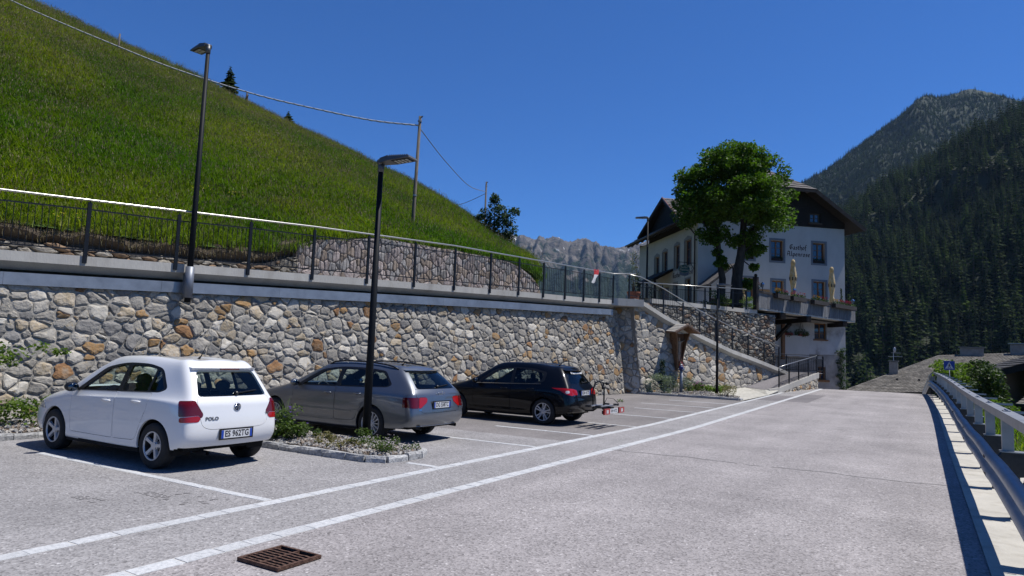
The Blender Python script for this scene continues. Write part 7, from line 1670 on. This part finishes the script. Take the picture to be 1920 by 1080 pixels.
# crossing sign
sgn = empty('crossing_sign', 'blue pedestrian crossing sign on a grey post beyond the guardrail', 'road sign', (1.16, 39.4, .09)); sgn.scale = (.6, .6, .6); BLU = P1('sign_blue', (.015, .06, .36), .4); SW = P1('sign_white', (.75, .76, .78), .5)
m = MB(); m.tube([(0, .05, -1.6), (0, .05, 3.45)], .035, 8); m.build('post', GALV, sgn, True)
m = MB(); m.box(-.37, .37, -.01, .01, 2.72, 3.44); pl_ = m.build('panel', BLU, sgn)
m = MB(); m.prism([(-.29, 2.82), (.29, 2.82), (0, 3.36)], lambda a, b: (a, -.0105, b), lambda a, b: (a, -.014, b)); tr_ = m.build('triangle', SW, pl_)
m = MB(); F = lambda pts: m.prism(pts, lambda a, b: (a, -.0142, b), lambda a, b: (a, -.017, b))
F([(-.02, 3.17), (.03, 3.17), (.035, 3.22), (0, 3.25), (-.03, 3.21)]); F([(-.04, 3.02), (.05, 3.02), (.04, 3.16), (-.03, 3.16)]); F([(-.04, 3.02), (.0, 3.02), (-.07, 2.86), (-.11, 2.86)]); F([(.0, 3.015), (.05, 3.015), (.11, 2.86), (.07, 2.86)]); F([(-.10, 3.05), (-.035, 3.12), (-.035, 3.15), (-.12, 3.07)]); F([(.04, 3.15), (.04, 3.12), (.10, 3.05), (.12, 3.07)])
m.build('walking_figure', INK, tr_)
m = MB(); [m.box(-.20 + .11 * i, -.14 + .11 * i, -.0172, -.0142, 2.835, 2.856) for i in range(4)]; m.build('stripe', INK, tr_)
# ---------------------------------------------------------------- neighbouring roofs
SHING = pm('old_shingles', [(.13, .115, .095), (.22, .20, .17), (.28, .26, .22)], scale=2.4, detail=8, rough=.9, bump=.4, isl=.28, big=(.25, .12))
SHINGD = pm('dark_shingles', [(.05, .05, .055), (.10, .10, .105)], scale=2.4, detail=8, rough=.9, isl=.25)
hs = empty('shingled_house', 'wide house with old grey shingle roof and chimneys below the road', 'building', (0, 0, 0))
tiled('shingle_courses', (1.59, 85.2, 3.25), (20, 90, 4.6), (-6.4, 64.6, -.64), (12, 69.4, .7), 30, 60, .3, hs, SHING)
m = MB(); m.hexa([(-5.4, 68, -9), (12.5, 72.5, -9), (19, 89, -9), (1.4, 84.5, -9), (-5.4, 68, -.6), (12.5, 72.5, .5), (19, 89, 3.6), (1.4, 84.5, 2.3)]); m.build('wall', ROUGHP, hs)
CHM = pm('chimney_render', [(.24, .23, .21), (.34, .33, .31)], scale=3, rough=.9)
def chimney(x, y, z0, w, h, d, cap, nm, metal=False, cowl=False):
    m = MB(); m.box(x - w / 2, x + w / 2, y - d / 2, y + d / 2, z0, z0 + h); c = m.build('chimney', CHM, hs)
    m = MB(); m.box(x - w * cap / 2, x + w * cap / 2, y - d * .65, y + d * .65, z0 + h + .06, z0 + h + .13); [m.box(x + a * w * .35 - .05, x + a * w * .35 + .05, y - .05, y + .05, z0 + h, z0 + h + .06) for a in (-1, 1)]; m.build('chimney_cap', GALV if metal else CHM, c)
    if cowl: m = MB(); m.tube([(x, y, z0 + h + .1), (x, y, z0 + h + .95)], .03, 6); m.box(x - .45, x + .75, y - .02, y + .02, z0 + h + .50, z0 + h + .54); m.box(x - .2, x + .6, y - .02, y + .02, z0 + h + .85, z0 + h + .88); m.ball((x + .1, y, z0 + h + 1.15), .2, 8, 6, (.6, .6, 1.3)); m.build('aerial', GALV, c)
chimney(-2.25, 74.3, .9, .72, 1.4, .7, 1.2, 'a', False, True); chimney(4.5, 85.2, 2.9, 2.0, 1.15, 1.0, 1.15, 'b'); chimney(9.0, 86, 3.2, 2.3, 1.35, 1.0, 1.15, 'c', True)
m = MB()
for x in (-1.9, -.2, 1.4): m.box(x - .09, x + .09, 71.0, 71.3, .35, .82)
m.build('snow_guard', PLAST, hs)
h2 = empty('chalet', 'dark timber house with low dark roof edge right of the roadside shrubs', 'building', (0, 0, 0))
tiled('shingle_courses', (12, 41, 5.0), (12, 58, 5.0), (3.1, 41.2, 1.75), (3.1, 58, 1.75), 20, 26, .3, h2, SHINGD)
m = MB(); m.box(4.4, 15, 42.4, 58, -9, 2.05); m.build('wall', WOODD, h2)
tiled('shingle_courses', (5.0, 42.3, 1.15), (12, 42.3, 1.15), (3.6, 38.2, .30), (12, 38.2, .30), 10, 16, .2, h2, SHING)
m = MB(); m.box(4.5, 12, 38.7, 42.3, -9, .2); m.build('lower_wall', ROUGHP, h2)
m = MB(); m.box(4.49, 4.5, 39.5, 40.3, -1.3, -.4); m.build('window', PANE, h2)
# ---------------------------------------------------------------- meadow poles and cables
POLEW = pm('pole_wood', [(.10, .085, .065), (.19, .165, .135)], scale=6, detail=6, rough=.9, stretch=(3, 3, .4))
def pole(base, top, label, r, bands):
    g = empty('utility_pole', label, 'utility pole', base); m = MB(); d = Vector(top) - Vector(base); m.tube([tuple(-d * .12), (0, 0, 0), tuple(d)], [r, r, r * .72], 9); m.build('pole_shaft', POLEW, g, True)
    m = MB()
    for k in bands: m.tube([tuple(d * k), tuple(d * (k + .012))], r * 1.05, 9)
    m.build('metal_band', GALV, g); m = MB(); m.bar(tuple(d * .985), tuple(d * .985 + Vector((.18, -.05, .03))), .03, .05); m.build('hook', IRON, g)
pole((-18.83, 22.77, 6.9), (-18.44, 22.45, 11.82), 'tall wooden pole on the meadow just above the walkway', .085, (.30, .95))
pole((-29.49, 44.51, 10.2), (-29.34, 44.3, 15.24), 'distant wooden pole behind the hillside bush', .085, (.93,))
def cable(name, pts, r, mat, label, wrap=None):
    g = empty(name, label, 'cable', pts[0]); o = Vector(pts[0]); q = resample(pts, 40); m = MB(); m.tube([tuple(p - o) for p in q], r, 6); m.build('core', mat, g, True)
    if wrap:
        q = resample(pts, 420); m = MB(); vs = []
        for i, p in enumerate(q): a = i * .9; vs.append(tuple(p - o + Vector((0, math.cos(a), math.sin(a))) * r * .9))
        m.tube(vs, r * .55, 4); m.build('wrapping', wrap, g, True)
CABW = P1('cable_white', (.62, .61, .60), .6); CABG = P1('cable_grey', (.22, .21, .2), .6)
CABLE = [(-48.70, 11.66, 23.88), (-43.28, 13.60, 20.74), (-39.27, 15.03, 18.63), (-36.12, 16.15, 17.16), (-33.23, 17.18, 15.89), (-30.81, 18.05, 14.85), (-28.33, 18.93, 13.92), (-25.68, 19.88, 13.03), (-22.90, 20.87, 12.28), (-20.48, 21.73, 11.70), (-18.50, 22.44, 11.42)]
cable('overhead_cable', CABLE, .032, CABW, 'thick white twisted cable hanging over the meadow to the nearer pole', CABG)
cable('overhead_cable', [(-18.45, 22.45, 11.3), (-21.5, 28.5, 11.75), (-25.5, 36.5, 12.7), (-29.35, 44.3, 14.45)], .02, CABG, 'sagging grey cable between the two meadow poles')
cable('overhead_cable', [(-34.6, 45.0, 13.9), (-32, 44.7, 13.75), (-29.36, 44.3, 14.3)], .02, CABG, 'short dark cable from the meadow crest to the distant pole')
x, y = -41.4, 21.6; m = MB(); z = hill_z(x, y); m.tube([(0, 0, -.4), (.02, 0, 1.25)], [.06, .05], 7); o = m.build('fence_post', POLEW, smooth=True); o.location = (x, y, z); tag(o, 'weathered wooden post under the white cable on the meadow', 'post')
x, y = -45.2, 33.6; m = MB(); m.tube([(0, 0, -.5), (0, .05, .5), (.05, 0, 1.0)], [.14, .12, .05], 7); m.tube([(0, 0, .5), (.25, 0, .8)], [.06, .03], 5); o = m.build('tree_stump', BARK, smooth=True); o.location = (x, y, hill_z(x, y)); tag(o, 'small dark dead stump on the meadow crest', 'stump')
# ---------------------------------------------------------------- planting beds
GRAV = [pm('gravel_pale', [(.36, .33, .29), (.52, .49, .45)], scale=9, rough=.9, rand=.3, coords='object'), pm('gravel_brown', [(.16, .12, .09), (.30, .25, .2)], scale=9, rough=.9, rand=.3, coords='object'), pm('gravel_grey', [(.2, .2, .2), (.38, .375, .37)], scale=9, rough=.9, rand=.3, coords='object')]
gpro = []
for k, mt in enumerate(GRAV):
    m = MB(); r = random.Random(k); m.ball((0, 0, .012), .026, 6, 4, (1, .8 + .2 * r.random(), .6)); m.v = [tuple(Vector(p) * r.uniform(.8, 1.2)) for p in m.v]; gpro.append(proto('pebble_%s' % 'abc'[k], m.mesh('pebble', [mt])))
peb = proto_coll('pebbles', gpro)
def bed(name, poly, z, dens, mat=SOIL, bump=.05):
    m = MB(); n = len(poly); cx = sum(p[0] for p in poly) / n; cy = sum(p[1] for p in poly) / n
    zz = lambda y: (hz(y) + z)
    m.add([(x, y, zz(y)) for x, y in poly] + [(cx + (x - cx) * .6, cy + (y - cy) * .6, zz(y) + bump) for x, y in poly] + [(cx, cy, zz(cy) + bump)], [(i, (i + 1) % n, n + (i + 1) % n, n + i) for i in range(n)] + [(n + i, n + (i + 1) % n, 2 * n) for i in range(n)])
    o = tag(m.build(name, mat, fix=False), kind='structure')
    if dens:
        m2 = MB(); m2.v = list(m.v); m2.f = list(m.f); m2.m = list(m.m); q = tag(m2.build(name.replace('bed', 'gravel'), mat, fix=False), kind='stuff'); scatter(q, peb, dens, len(poly), .6, 1.5, 1.2)
    return o
isl = [(-13.0, 8.0), (-7.3, 8.0), (-7.05, 8.12), (-6.98, 8.35), (-6.98, 8.85), (-7.1, 9.1), (-7.35, 9.22), (-13.0, 9.22)]
bed('island_bed', isl, .09, 620)
bed('wall_bed', [(-12.95, -5), (-12.95, 8), (-13.0, 9.22), (-14.4, 9.22), (-16.5, -5)], .09, 260)
def kerb(name, path, w=.12, h=.10, ln=.42, seed=0):
    r = random.Random(seed); root = empty(name, None, None, (0, 0, 0)); root['kind'] = 'structure'
    pts = [Vector(p) for p in path]; L = [0]
    for a, b in zip(pts, pts[1:]): L.append(L[-1] + (b - a).length)
    def at(s):
        for i in range(len(pts) - 1):
            if s <= L[i + 1] + 1e-6: return pts[i].lerp(pts[i + 1], (s - L[i]) / max(1e-6, L[i + 1] - L[i]))
        return pts[-1]
    s = 0
    while s < L[-1] - .05:
        l = min(ln * r.uniform(.6, 1.35), L[-1] - s); a, b = at(s + .006), at(s + l - .006); d = (b - a).normalized(); n = Vector((-d.y, d.x)); m = MB(); j = lambda k=.012: r.uniform(-k, k); hh = h + r.uniform(-.012, .012)
        lo = []; hi_ = []
        k = 4
        for t in range(k):
            p = a.lerp(b, t / (k - 1)); z = hz(p.y)
            for sd in (-1, 1):
                q = p + n * sd * (w / 2 + j(.008)); lo.append((q.x, q.y, z - .05)); q2 = p + n * sd * (w / 2 - .018 + j(.008)); q1 = p + n * sd * (w / 2 + j(.012)); hi_ += [(q1.x, q1.y, z + hh - .035 + j(.01)), (q2.x, q2.y, z + hh + j(.006))]
        o = len(lo); m.v = lo + hi_
        F_ = []
        for t in range(k - 1):
            L0, R0, L1, R1 = 2 * t, 2 * t + 1, 2 * t + 2, 2 * t + 3; a0, b0, c0, d0 = o + 4 * t, o + 4 * t + 1, o + 4 * t + 2, o + 4 * t + 3; a1, b1, c1, d1 = a0 + 4, b0 + 4, c0 + 4, d0 + 4
            F_ += [(L0, L1, a1, a0), (a0, a1, b1, b0), (b0, b1, d1, d0), (d0, d1, c1, c0), (c0, c1, R1, R0)]
        e = o + 4 * (k - 1); F_ += [(0, o, o + 1, o + 3, o + 2, 1), (2 * k - 2, 2 * k - 1, e + 2, e + 3, e + 1, e)]
        m.f = F_; m.m = [0] * len(F_); m.build('kerb_stone', GRANITE_K, root); s += l
    return root
kerb('island_kerb', [(-12.95, 7.93), (-7.3, 7.93), (-7.0, 8.05), (-6.91, 8.35), (-6.91, 8.85), (-7.03, 9.16), (-7.35, 9.29), (-13.0, 9.29)], seed=3)
kerb('wall_kerb', [(-12.88, -5), (-12.88, 7.9)], seed=4)
kerb('planting_kerb', [(-10.75, 29.22), (-6.45, 29.1), (-6.4, 29.4)], .12, .10, .9, 5)
bed('planting_bed', [(-10.6, 29.3), (-6.5, 29.2), (-6.75, 30.6), (-8.2, 31.6), (-8.95, 33.8)], .07, 300, SOIL, .02)
V1 = leaf('herb_green', (.05, .10, .015), (.09, .15, .025), (.12, .17, .04), .35, .2); V2 = leaf('sage_grey', (.14, .18, .13), (.22, .26, .20), (.28, .32, .25), .3, .2); V3 = leaf('dry_herb', (.16, .15, .06), (.24, .20, .09), None, .3, .2)
VIO = P1('petal_violet', (.16, .06, .50), .6); PNK = P1('petal_mauve', (.48, .16, .42), .6); PW = P1('petal_pale', (.62, .55, .60), .6)
def stems(n, h, sp, seed, w=.008):
    r = random.Random(seed); return [([(0, 0, 0), (r.uniform(-sp, sp) * .5, r.uniform(-sp, sp) * .5, h * .5), (r.uniform(-sp, sp), r.uniform(-sp, sp), h * r.uniform(.8, 1.1))], w) for _ in range(n)]
bush('flowering_plant', 'tall loose plant with violet flowers in the gravel island beside the white car', 'plant', (-9.75, 8.45, .1), rc(26, -.3, .35, -.25, .3, .06, .5, .08, .15, 31), 40, .05, [V1, V1], 32, stems(16, .62, .3, 33), None, (46, VIO, .028))
bush('low_plant', 'leafy green plant at the base of the violet flowers on the kerb edge', 'plant', (-9.3, 8.22, .1), rc(16, -.3, .35, -.15, .2, .05, .25, .08, .15, 34), 45, .06, [V1, V1], 35)
bush('low_plant', 'small bright seedling in the gravel left of the lamp post', 'plant', (-8.95, 8.55, .1), rc(4, -.08, .08, -.06, .06, .04, .16, .05, .08, 36), 28, .05, [V1, V1], 37)
bush('low_plant', 'reddish green low clump in the gravel just left of the lamp post', 'plant', (-8.62, 8.5, .1), rc(9, -.2, .2, -.12, .12, .04, .16, .06, .11, 38), 45, .045, [V3, V1], 39)
bush('cushion_plant', 'cushion of tiny pale flowers at the rounded end of the gravel island', 'plant', (-7.5, 8.6, .1), rc(30, -.42, .42, -.42, .42, .04, .13, .07, .12, 40), 60, .032, [V1, V1], 41, None, None, (150, PW, .014))
bush('cushion_plant', 'low dry cushion plant along the kerb in front of the lamp post', 'plant', (-8.1, 8.25, .1), rc(18, -.4, .35, -.12, .15, .03, .12, .06, .11, 42), 55, .034, [V3, V1], 43, None, None, (60, PW, .012))
bush('low_plant', 'yellow-green tuft right behind the lamp post', 'plant', (-8.15, 9.0, .1), rc(10, -.2, .25, -.1, .1, .04, .2, .07, .1, 44), 45, .04, [V1, V1], 45)
bush('wall_shrub', 'bright green shrub with spreading sprays against the wall at the left edge', 'shrub', (-14.2, 5.9, .1), [((x, y, z), w, w, w * .5) for x, y, z, w in ((-.3, -.2, 1.45, .25), (.0, .0, 1.38, .28), (.2, .25, 1.3, .24), (.35, .5, 1.42, .18), (.1, .1, 1.15, .2), (-.2, 0, 1.2, .26), (.5, .75, 1.36, .13), (-.4, -.3, 1.0, .25), (-.3, -.2, .7, .25), (-.5, -.5, 1.3, .3))], 62, .075, [B1, BARK], 46, [([(-.3, -.3, 0), (-.35, -.25, .8), (-.2, -.1, 1.35)], .015)])
bush('wall_shrub', 'low dense green groundcover shrub on the gravel at the foot of the wall, left edge', 'shrub', (-13.75, 6.0, .1), rc(26, -.5, .45, -.8, .7, .1, .45, .13, .22, 47), 60, .065, [B1, BARK], 48)
def up(u, v): p = Q(u * 1.35, v, 0); return (p[0], p[1], hz(p[1]) + .08)
bush('sage_bush', 'silvery grey sage bush at the corner of the stair wall behind the kerb', 'shrub', up(.35, -.55), rc(22, -.5, .4, -.3, .3, .1, .75, .14, .26, 51), 75, .05, [V2, BARK], 52)
bush('sage_bush', 'silvery grey sage bush around the water standpipe', 'shrub', up(1.5, -.5), rc(26, -.6, .6, -.3, .3, .1, .8, .14, .26, 53), 75, .05, [V2, BARK], 54)
bush('dwarf_conifer', 'dark narrow dwarf conifer left of the standpipe against the stones', 'conifer', up(.72, -.35), [((0, 0, .3 + k * .12), .19 - abs(k - 3) * .012, .19 - abs(k - 3) * .012, .14) for k in range(10)], 90, .06, [leaf('dwarf_needle', (.018, .04, .012), (.03, .06, .018), None, .2), BARK], 56)
bush('flower_clump', 'clump of pink and orange flowers right of the standpipe', 'plant', up(2.35, -.5), rc(10, -.3, .3, -.2, .2, .15, .4, .09, .14, 57), 45, .05, [V1, BARK], 58, None, None, (70, PNK, .035))
bush('ground_cover', 'bright green ground cover mound behind the dark kerb', 'plant', up(2.75, -.85), rc(34, -1.0, .9, -.3, .3, .08, .3, .14, .22, 59), 75, .06, [B1, BARK], 60)
bush('dry_bush', 'thin dry bush at the right end of the planting bed beside the thin lamp', 'plant', (-7.15, 30.0, .22), rc(20, -.35, .35, -.3, .3, .1, .6, .1, .18, 61), 34, .05, [V3, BARK], 62, stems(10, .6, .3, 63))
# water standpipe
hp_ = up(1.35, -.75); g = empty('water_standpipe', 'grey water standpipe with blue head and white caps among the sage', 'hydrant', hp_); m = MB(); m.tube([(0, 0, -.1), (0, 0, .98)], [.075, .065], 14); m.lathe([(.09, .4), (.09, .43)], 14); m.build('pillar', P1('standpipe_grey', (.34, .36, .38), .5, .3), g, True)
m = MB(); m.lathe([(.07, .98), (.10, 1.0), (.11, 1.1), (.09, 1.17), (.05, 1.2)], 14); m.build('head', P1('standpipe_blue', (.02, .03, .16), .4), g, True)
m = MB()
for a in (-.5, 2.6, 1.1): m.tube([(.08 * math.cos(a), .08 * math.sin(a), 1.05), (.17 * math.cos(a), .17 * math.sin(a), 1.04)], .045, 10)
m.ball((0, 0, 1.24), .055, 10, 6); m.build('cap', P1('standpipe_white', (.7, .7, .68), .5), g, True)
# ---------------------------------------------------------------- wayside shrine
WS = pm('shrine_wood', [(.14, .065, .03), (.26, .135, .065), (.34, .20, .11)], scale=5, detail=6, rough=.75, stretch=(4, 4, .5), bump=.4)
WSL = pm('shrine_roof', [(.30, .28, .25), (.44, .42, .39)], scale=6, detail=6, rough=.85, isl=.15)
sh = empty('wayside_shrine', 'small wooden wayside shrine with shingled roof hung on the stair wall', 'shrine', Q(2.7, -.35, 1.3), rad(0)); so2 = Vector(sh.location)
SHD = (SU * .9 + QU * .45).normalized(); SHN = Vector((SHD.y, -SHD.x, 0))
def Sh(a, b, z): return tuple(Vector(Q(2.55, .18 - .0, z)) + SHD * a * 1.05 + SHN * b - so2)
m = MB(); m.prism([(-.30, 2.95), (.42, 2.95), (.40, 2.5), (.22, 1.28), (.0, 1.28), (-.26, 2.3)], lambda a, z: Sh(a, .0, z), lambda a, z: Sh(a, .07, z)); m.build('back_board', WS, sh)
m = MB(); m.prism([(.07, 2.98), (.62, 2.98), (.55, 2.5), (.22, 1.28), (.07, 1.28)], lambda b, z: Sh(-.30 + (2.98 - z) * .16, b, z), lambda b, z: Sh(-.25 + (2.98 - z) * .16, b, z)); m.prism([(.07, 2.98), (.55, 2.98), (.35, 2.6), (.2, 2.0), (.15, 1.28), (.07, 1.28)], lambda b, z: Sh(.42 - (2.98 - z) * .1, b, z), lambda b, z: Sh(.46 - (2.98 - z) * .1, b, z)); m.build('side_board', WS, sh)
m = MB(); m.prism([(-.02, .06), (.24, .06), (.26, .3), (-.05, .3)], lambda a, b: Sh(a, b, 1.24), lambda a, b: Sh(a, b, 1.29)); m.build('shelf', WS, sh)
for sg_ in (-1, 1):
    a, b, c, d = Sh(.08, -.0, 3.36), Sh(.08, .95, 3.30), Sh(.08 + sg_ * .62, .95, 2.94), Sh(.08 + sg_ * .62, 0, 3.0)
    a, b, c, d = map(Vector, (a, b, c, d)); nn_ = Vector((0, 0, .05)); m = MB(); m.hexa([a, b, c, d, a + nn_, b + nn_, c + nn_, d + nn_]); rf = m.build('roof', WS, sh)
    for i in range(5):
        m = MB(); t0, t1 = i / 5, (i + 1.15) / 5; q = [a.lerp(d, t0), b.lerp(c, t0), b.lerp(c, min(t1, 1.04)), a.lerp(d, min(t1, 1.04))]; m.hexa([p + Vector((0, 0, .052 + .012 * (k > 1))) for k, p in enumerate(q)] + [p + Vector((0, 0, .068 + .018 * (k > 1))) for k, p in enumerate(q)]); m.build('shingle', WSL, rf)
m = MB(); m.bar(Sh(.08, .93, 3.33), Sh(.70, .93, 2.97), .03, .12); m.bar(Sh(.08, .93, 3.33), Sh(-.54, .93, 2.97), .03, .12); m.build('barge_board', WS, sh)
m = MB(); m.bar(Sh(.08, .12, 2.95), Sh(.08, .12, 1.6), .09, .06); m.bar(Sh(-.28, .12, 2.62), Sh(.44, .12, 2.62), .09, .06); cr = m.build('cross', WS, sh)
# carved figure: one continuous skin
me = bpy.data.meshes.new('figure'); J = [((.08, .2, 2.18), .075), ((.08, .22, 2.38), .085), ((.08, .21, 2.54), .075), ((.08, .22, 2.62), .035), ((.06, .25, 2.72), .055), ((.06, .25, 2.78), .05), ((.22, .2, 2.58), .035), ((.32, .2, 2.62), .026), ((.42, .19, 2.68), .02), ((-.06, .2, 2.58), .035), ((-.16, .2, 2.62), .026), ((-.26, .19, 2.68), .02), ((.12, .24, 2.0), .05), ((.10, .22, 1.82), .035), ((.085, .22, 1.66), .022), ((.04, .24, 2.0), .05), ((.06, .22, 1.82), .035), ((.075, .22, 1.66), .022)]
E_ = [(0, 1), (1, 2), (2, 3), (3, 4), (4, 5), (2, 6), (6, 7), (7, 8), (2, 9), (9, 10), (10, 11), (0, 12), (12, 13), (13, 14), (0, 15), (15, 16), (16, 17)]
me.from_pydata([Sh(*p) for p, _ in J], E_, []); fo = bpy.data.objects.new('f', me); COL.objects.link(fo); sk = fo.modifiers.new('s', 'SKIN'); ss_ = fo.modifiers.new('u', 'SUBSURF'); ss_.levels = 1
for v, (_, r0) in zip(me.skin_vertices[0].data, J): v.radius = (r0, r0)
me.skin_vertices[0].data[0].use_root = True
bpy.context.view_layer.update(); fm_ = bpy.data.meshes.new_from_object(fo.evaluated_get(bpy.context.evaluated_depsgraph_get())); bpy.data.objects.remove(fo); fm_.materials.clear(); fm_.materials.append(pm('carved_wood', [(.34, .24, .15), (.48, .38, .28)], scale=9, rough=.7)); fm_.polygons.foreach_set('use_smooth', [True] * len(fm_.polygons)); link('carved_figure', fm_, cr)
o = tuple(Vector(Sh(.1, .2, 1.3)) + so2); bush('flower_pot', 'small pot of green leaves and red flowers on the shelf of the shrine', 'flower pot', o, [((0, 0, .2), .16, .16, .14), ((.12, -.04, .1), .1, .1, .1)], 70, .05, [V1, BARK], 66, None, None, (24, P1('petal_magenta', (.65, .02, .14), .6), .04))
# ---------------------------------------------------------------- terrace plants, flag
TERRA = pm('terracotta', [(.28, .085, .045), (.36, .13, .07)], scale=5, rough=.8)
def pot_plant(loc, label, ph, pw, clumps, per, size, mat, st, seed, square=False):
    g = bush('potted_shrub', label, 'potted plant', loc, clumps, per, size, [mat, BARK], seed, st); m = MB()
    m.lathe([(pw * .75, 0), (pw, ph), (pw * 1.05, ph), (pw * 1.05, ph * .85), (pw * .9, ph * .85)], 16); m.build('pot', TERRA, g, False)
pot_plant((-11.33, 29.75, 4.35), 'tall thin shrub in a terracotta pot at the corner of the walkway', .42, .30, [((.12 * math.sin(k * 2.2), .12 * math.cos(k * 1.7), .7 + k * .14), .17, .17, .13) for k in range(12)], 24, .065, leaf('thin_shrub', (.05, .07, .02), (.10, .12, .035), None, .3), [([(0, 0, .3), (.1, .05, 1.3), (.05, 0, 2.3)], .02), ([(0, 0, .3), (-.12, .1, 1.2), (-.1, 0, 2.0)], .016), ([(0, 0, .3), (.05, -.12, 1.1), (.18, -.1, 1.9)], .014)], 81)
o = St(1.2, 4.2, 4.29); bush('columnar_shrub', 'dark columnar shrub on the terrace behind the stair railing', 'shrub', o, [((.05 * math.sin(k), 0, .3 + k * .16), .30 - k * .014, .30 - k * .014, .2) for k in range(12)], 60, .075, [leaf('column_leaf', (.03, .045, .012), (.06, .075, .02), None, .25), BARK], 82, [([(0, 0, 0), (0, 0, 1.6)], .04)])
o = St(2.1, 4.6, 4.29); bush('columnar_shrub', 'lighter slim shrub right of the dark columnar shrub on the terrace', 'shrub', o, [((.06 * math.sin(k * 2), 0, .6 + k * .14), .16, .16, .16) for k in range(9)], 34, .07, [leaf('thin_shrub', (.05, .07, .02), (.10, .12, .035)), BARK], 83, [([(0, 0, 0), (0, 0, 1.7)], .02)])
o = (-9.5, 38.0, 4.69); bush('terrace_shrub', 'dim leafy shrub behind the terrace railing left of the trunks', 'shrub', o, rc(16, -.9, .5, -.2, .3, .2, .8, .2, .32, 84), 60, .09, [V1, BARK], 85)
o = (-8.15, 38.6, 4.7); bush('terrace_shrub', 'bright tuft of leaves at the base of the balcony newel post', 'shrub', o, rc(12, -.2, .25, -.15, .2, .1, .55, .13, .2, 86), 55, .075, [B1, BARK], 87)
m = MB(); p0 = Vector(Wv(20.45, 5.42, -.17)); vs = []
for i in range(9):
    for j in range(4):
        z = -.075 * i; w = (.16 - .012 * i) * (j - 1.5) / 1.5; vs.append((w * .4 + .05 * math.sin(j * 2.2 + i * .5), w * .8 - .03 * i, z + .02 * math.sin(j * 3 + i)))
m.v = vs
for i in range(8):
    for j in range(3): m.f.append((i * 4 + j, i * 4 + j + 1, i * 4 + 5 + j, i * 4 + 4 + j)); m.m.append(1 if (i < 3 or (j == 0 and i < 5)) else 0)
o = m.build('flag', [P1('flag_white', (.72, .72, .73), .8), P1('flag_red', (.55, .03, .04), .8)], fix=False, smooth=True); o.location = p0; tag(o, 'limp red and white flag hanging on the walkway railing', 'flag')
# fallen leafy twig on the asphalt
m = MB(); leaf_cloud(m, [((0, 0, .05), .16, .1, .05)], 34, .07, random.Random(99)); o = m.build('fallen_twig', [V1], fix=False); o.location = (-9.59, 24.04, hz(24.04)); tag(o, 'small green twig lying on the empty parking bays', 'twig')

# ---------------------------------------------------------------- mountain air
m = MB(); m.box(-5200, 5200, -60, 6600, -27, 1250); hz_o = m.build('haze', [bpy.data.materials.new('haze')]); tag(hz_o, kind='stuff')
hm = hz_o.data.materials[0]; hm.use_nodes = True; hm.node_tree.nodes.clear(); ho = hm.node_tree.nodes.new('ShaderNodeOutputMaterial'); pv = hm.node_tree.nodes.new('ShaderNodeVolumePrincipled')
pv.inputs['Color'].default_value = (.42, .66, 1.0, 1); pv.inputs['Density'].default_value = .000028; pv.inputs['Anisotropy'].default_value = .1
hm.node_tree.links.new(pv.outputs[0], ho.inputs['Volume'])
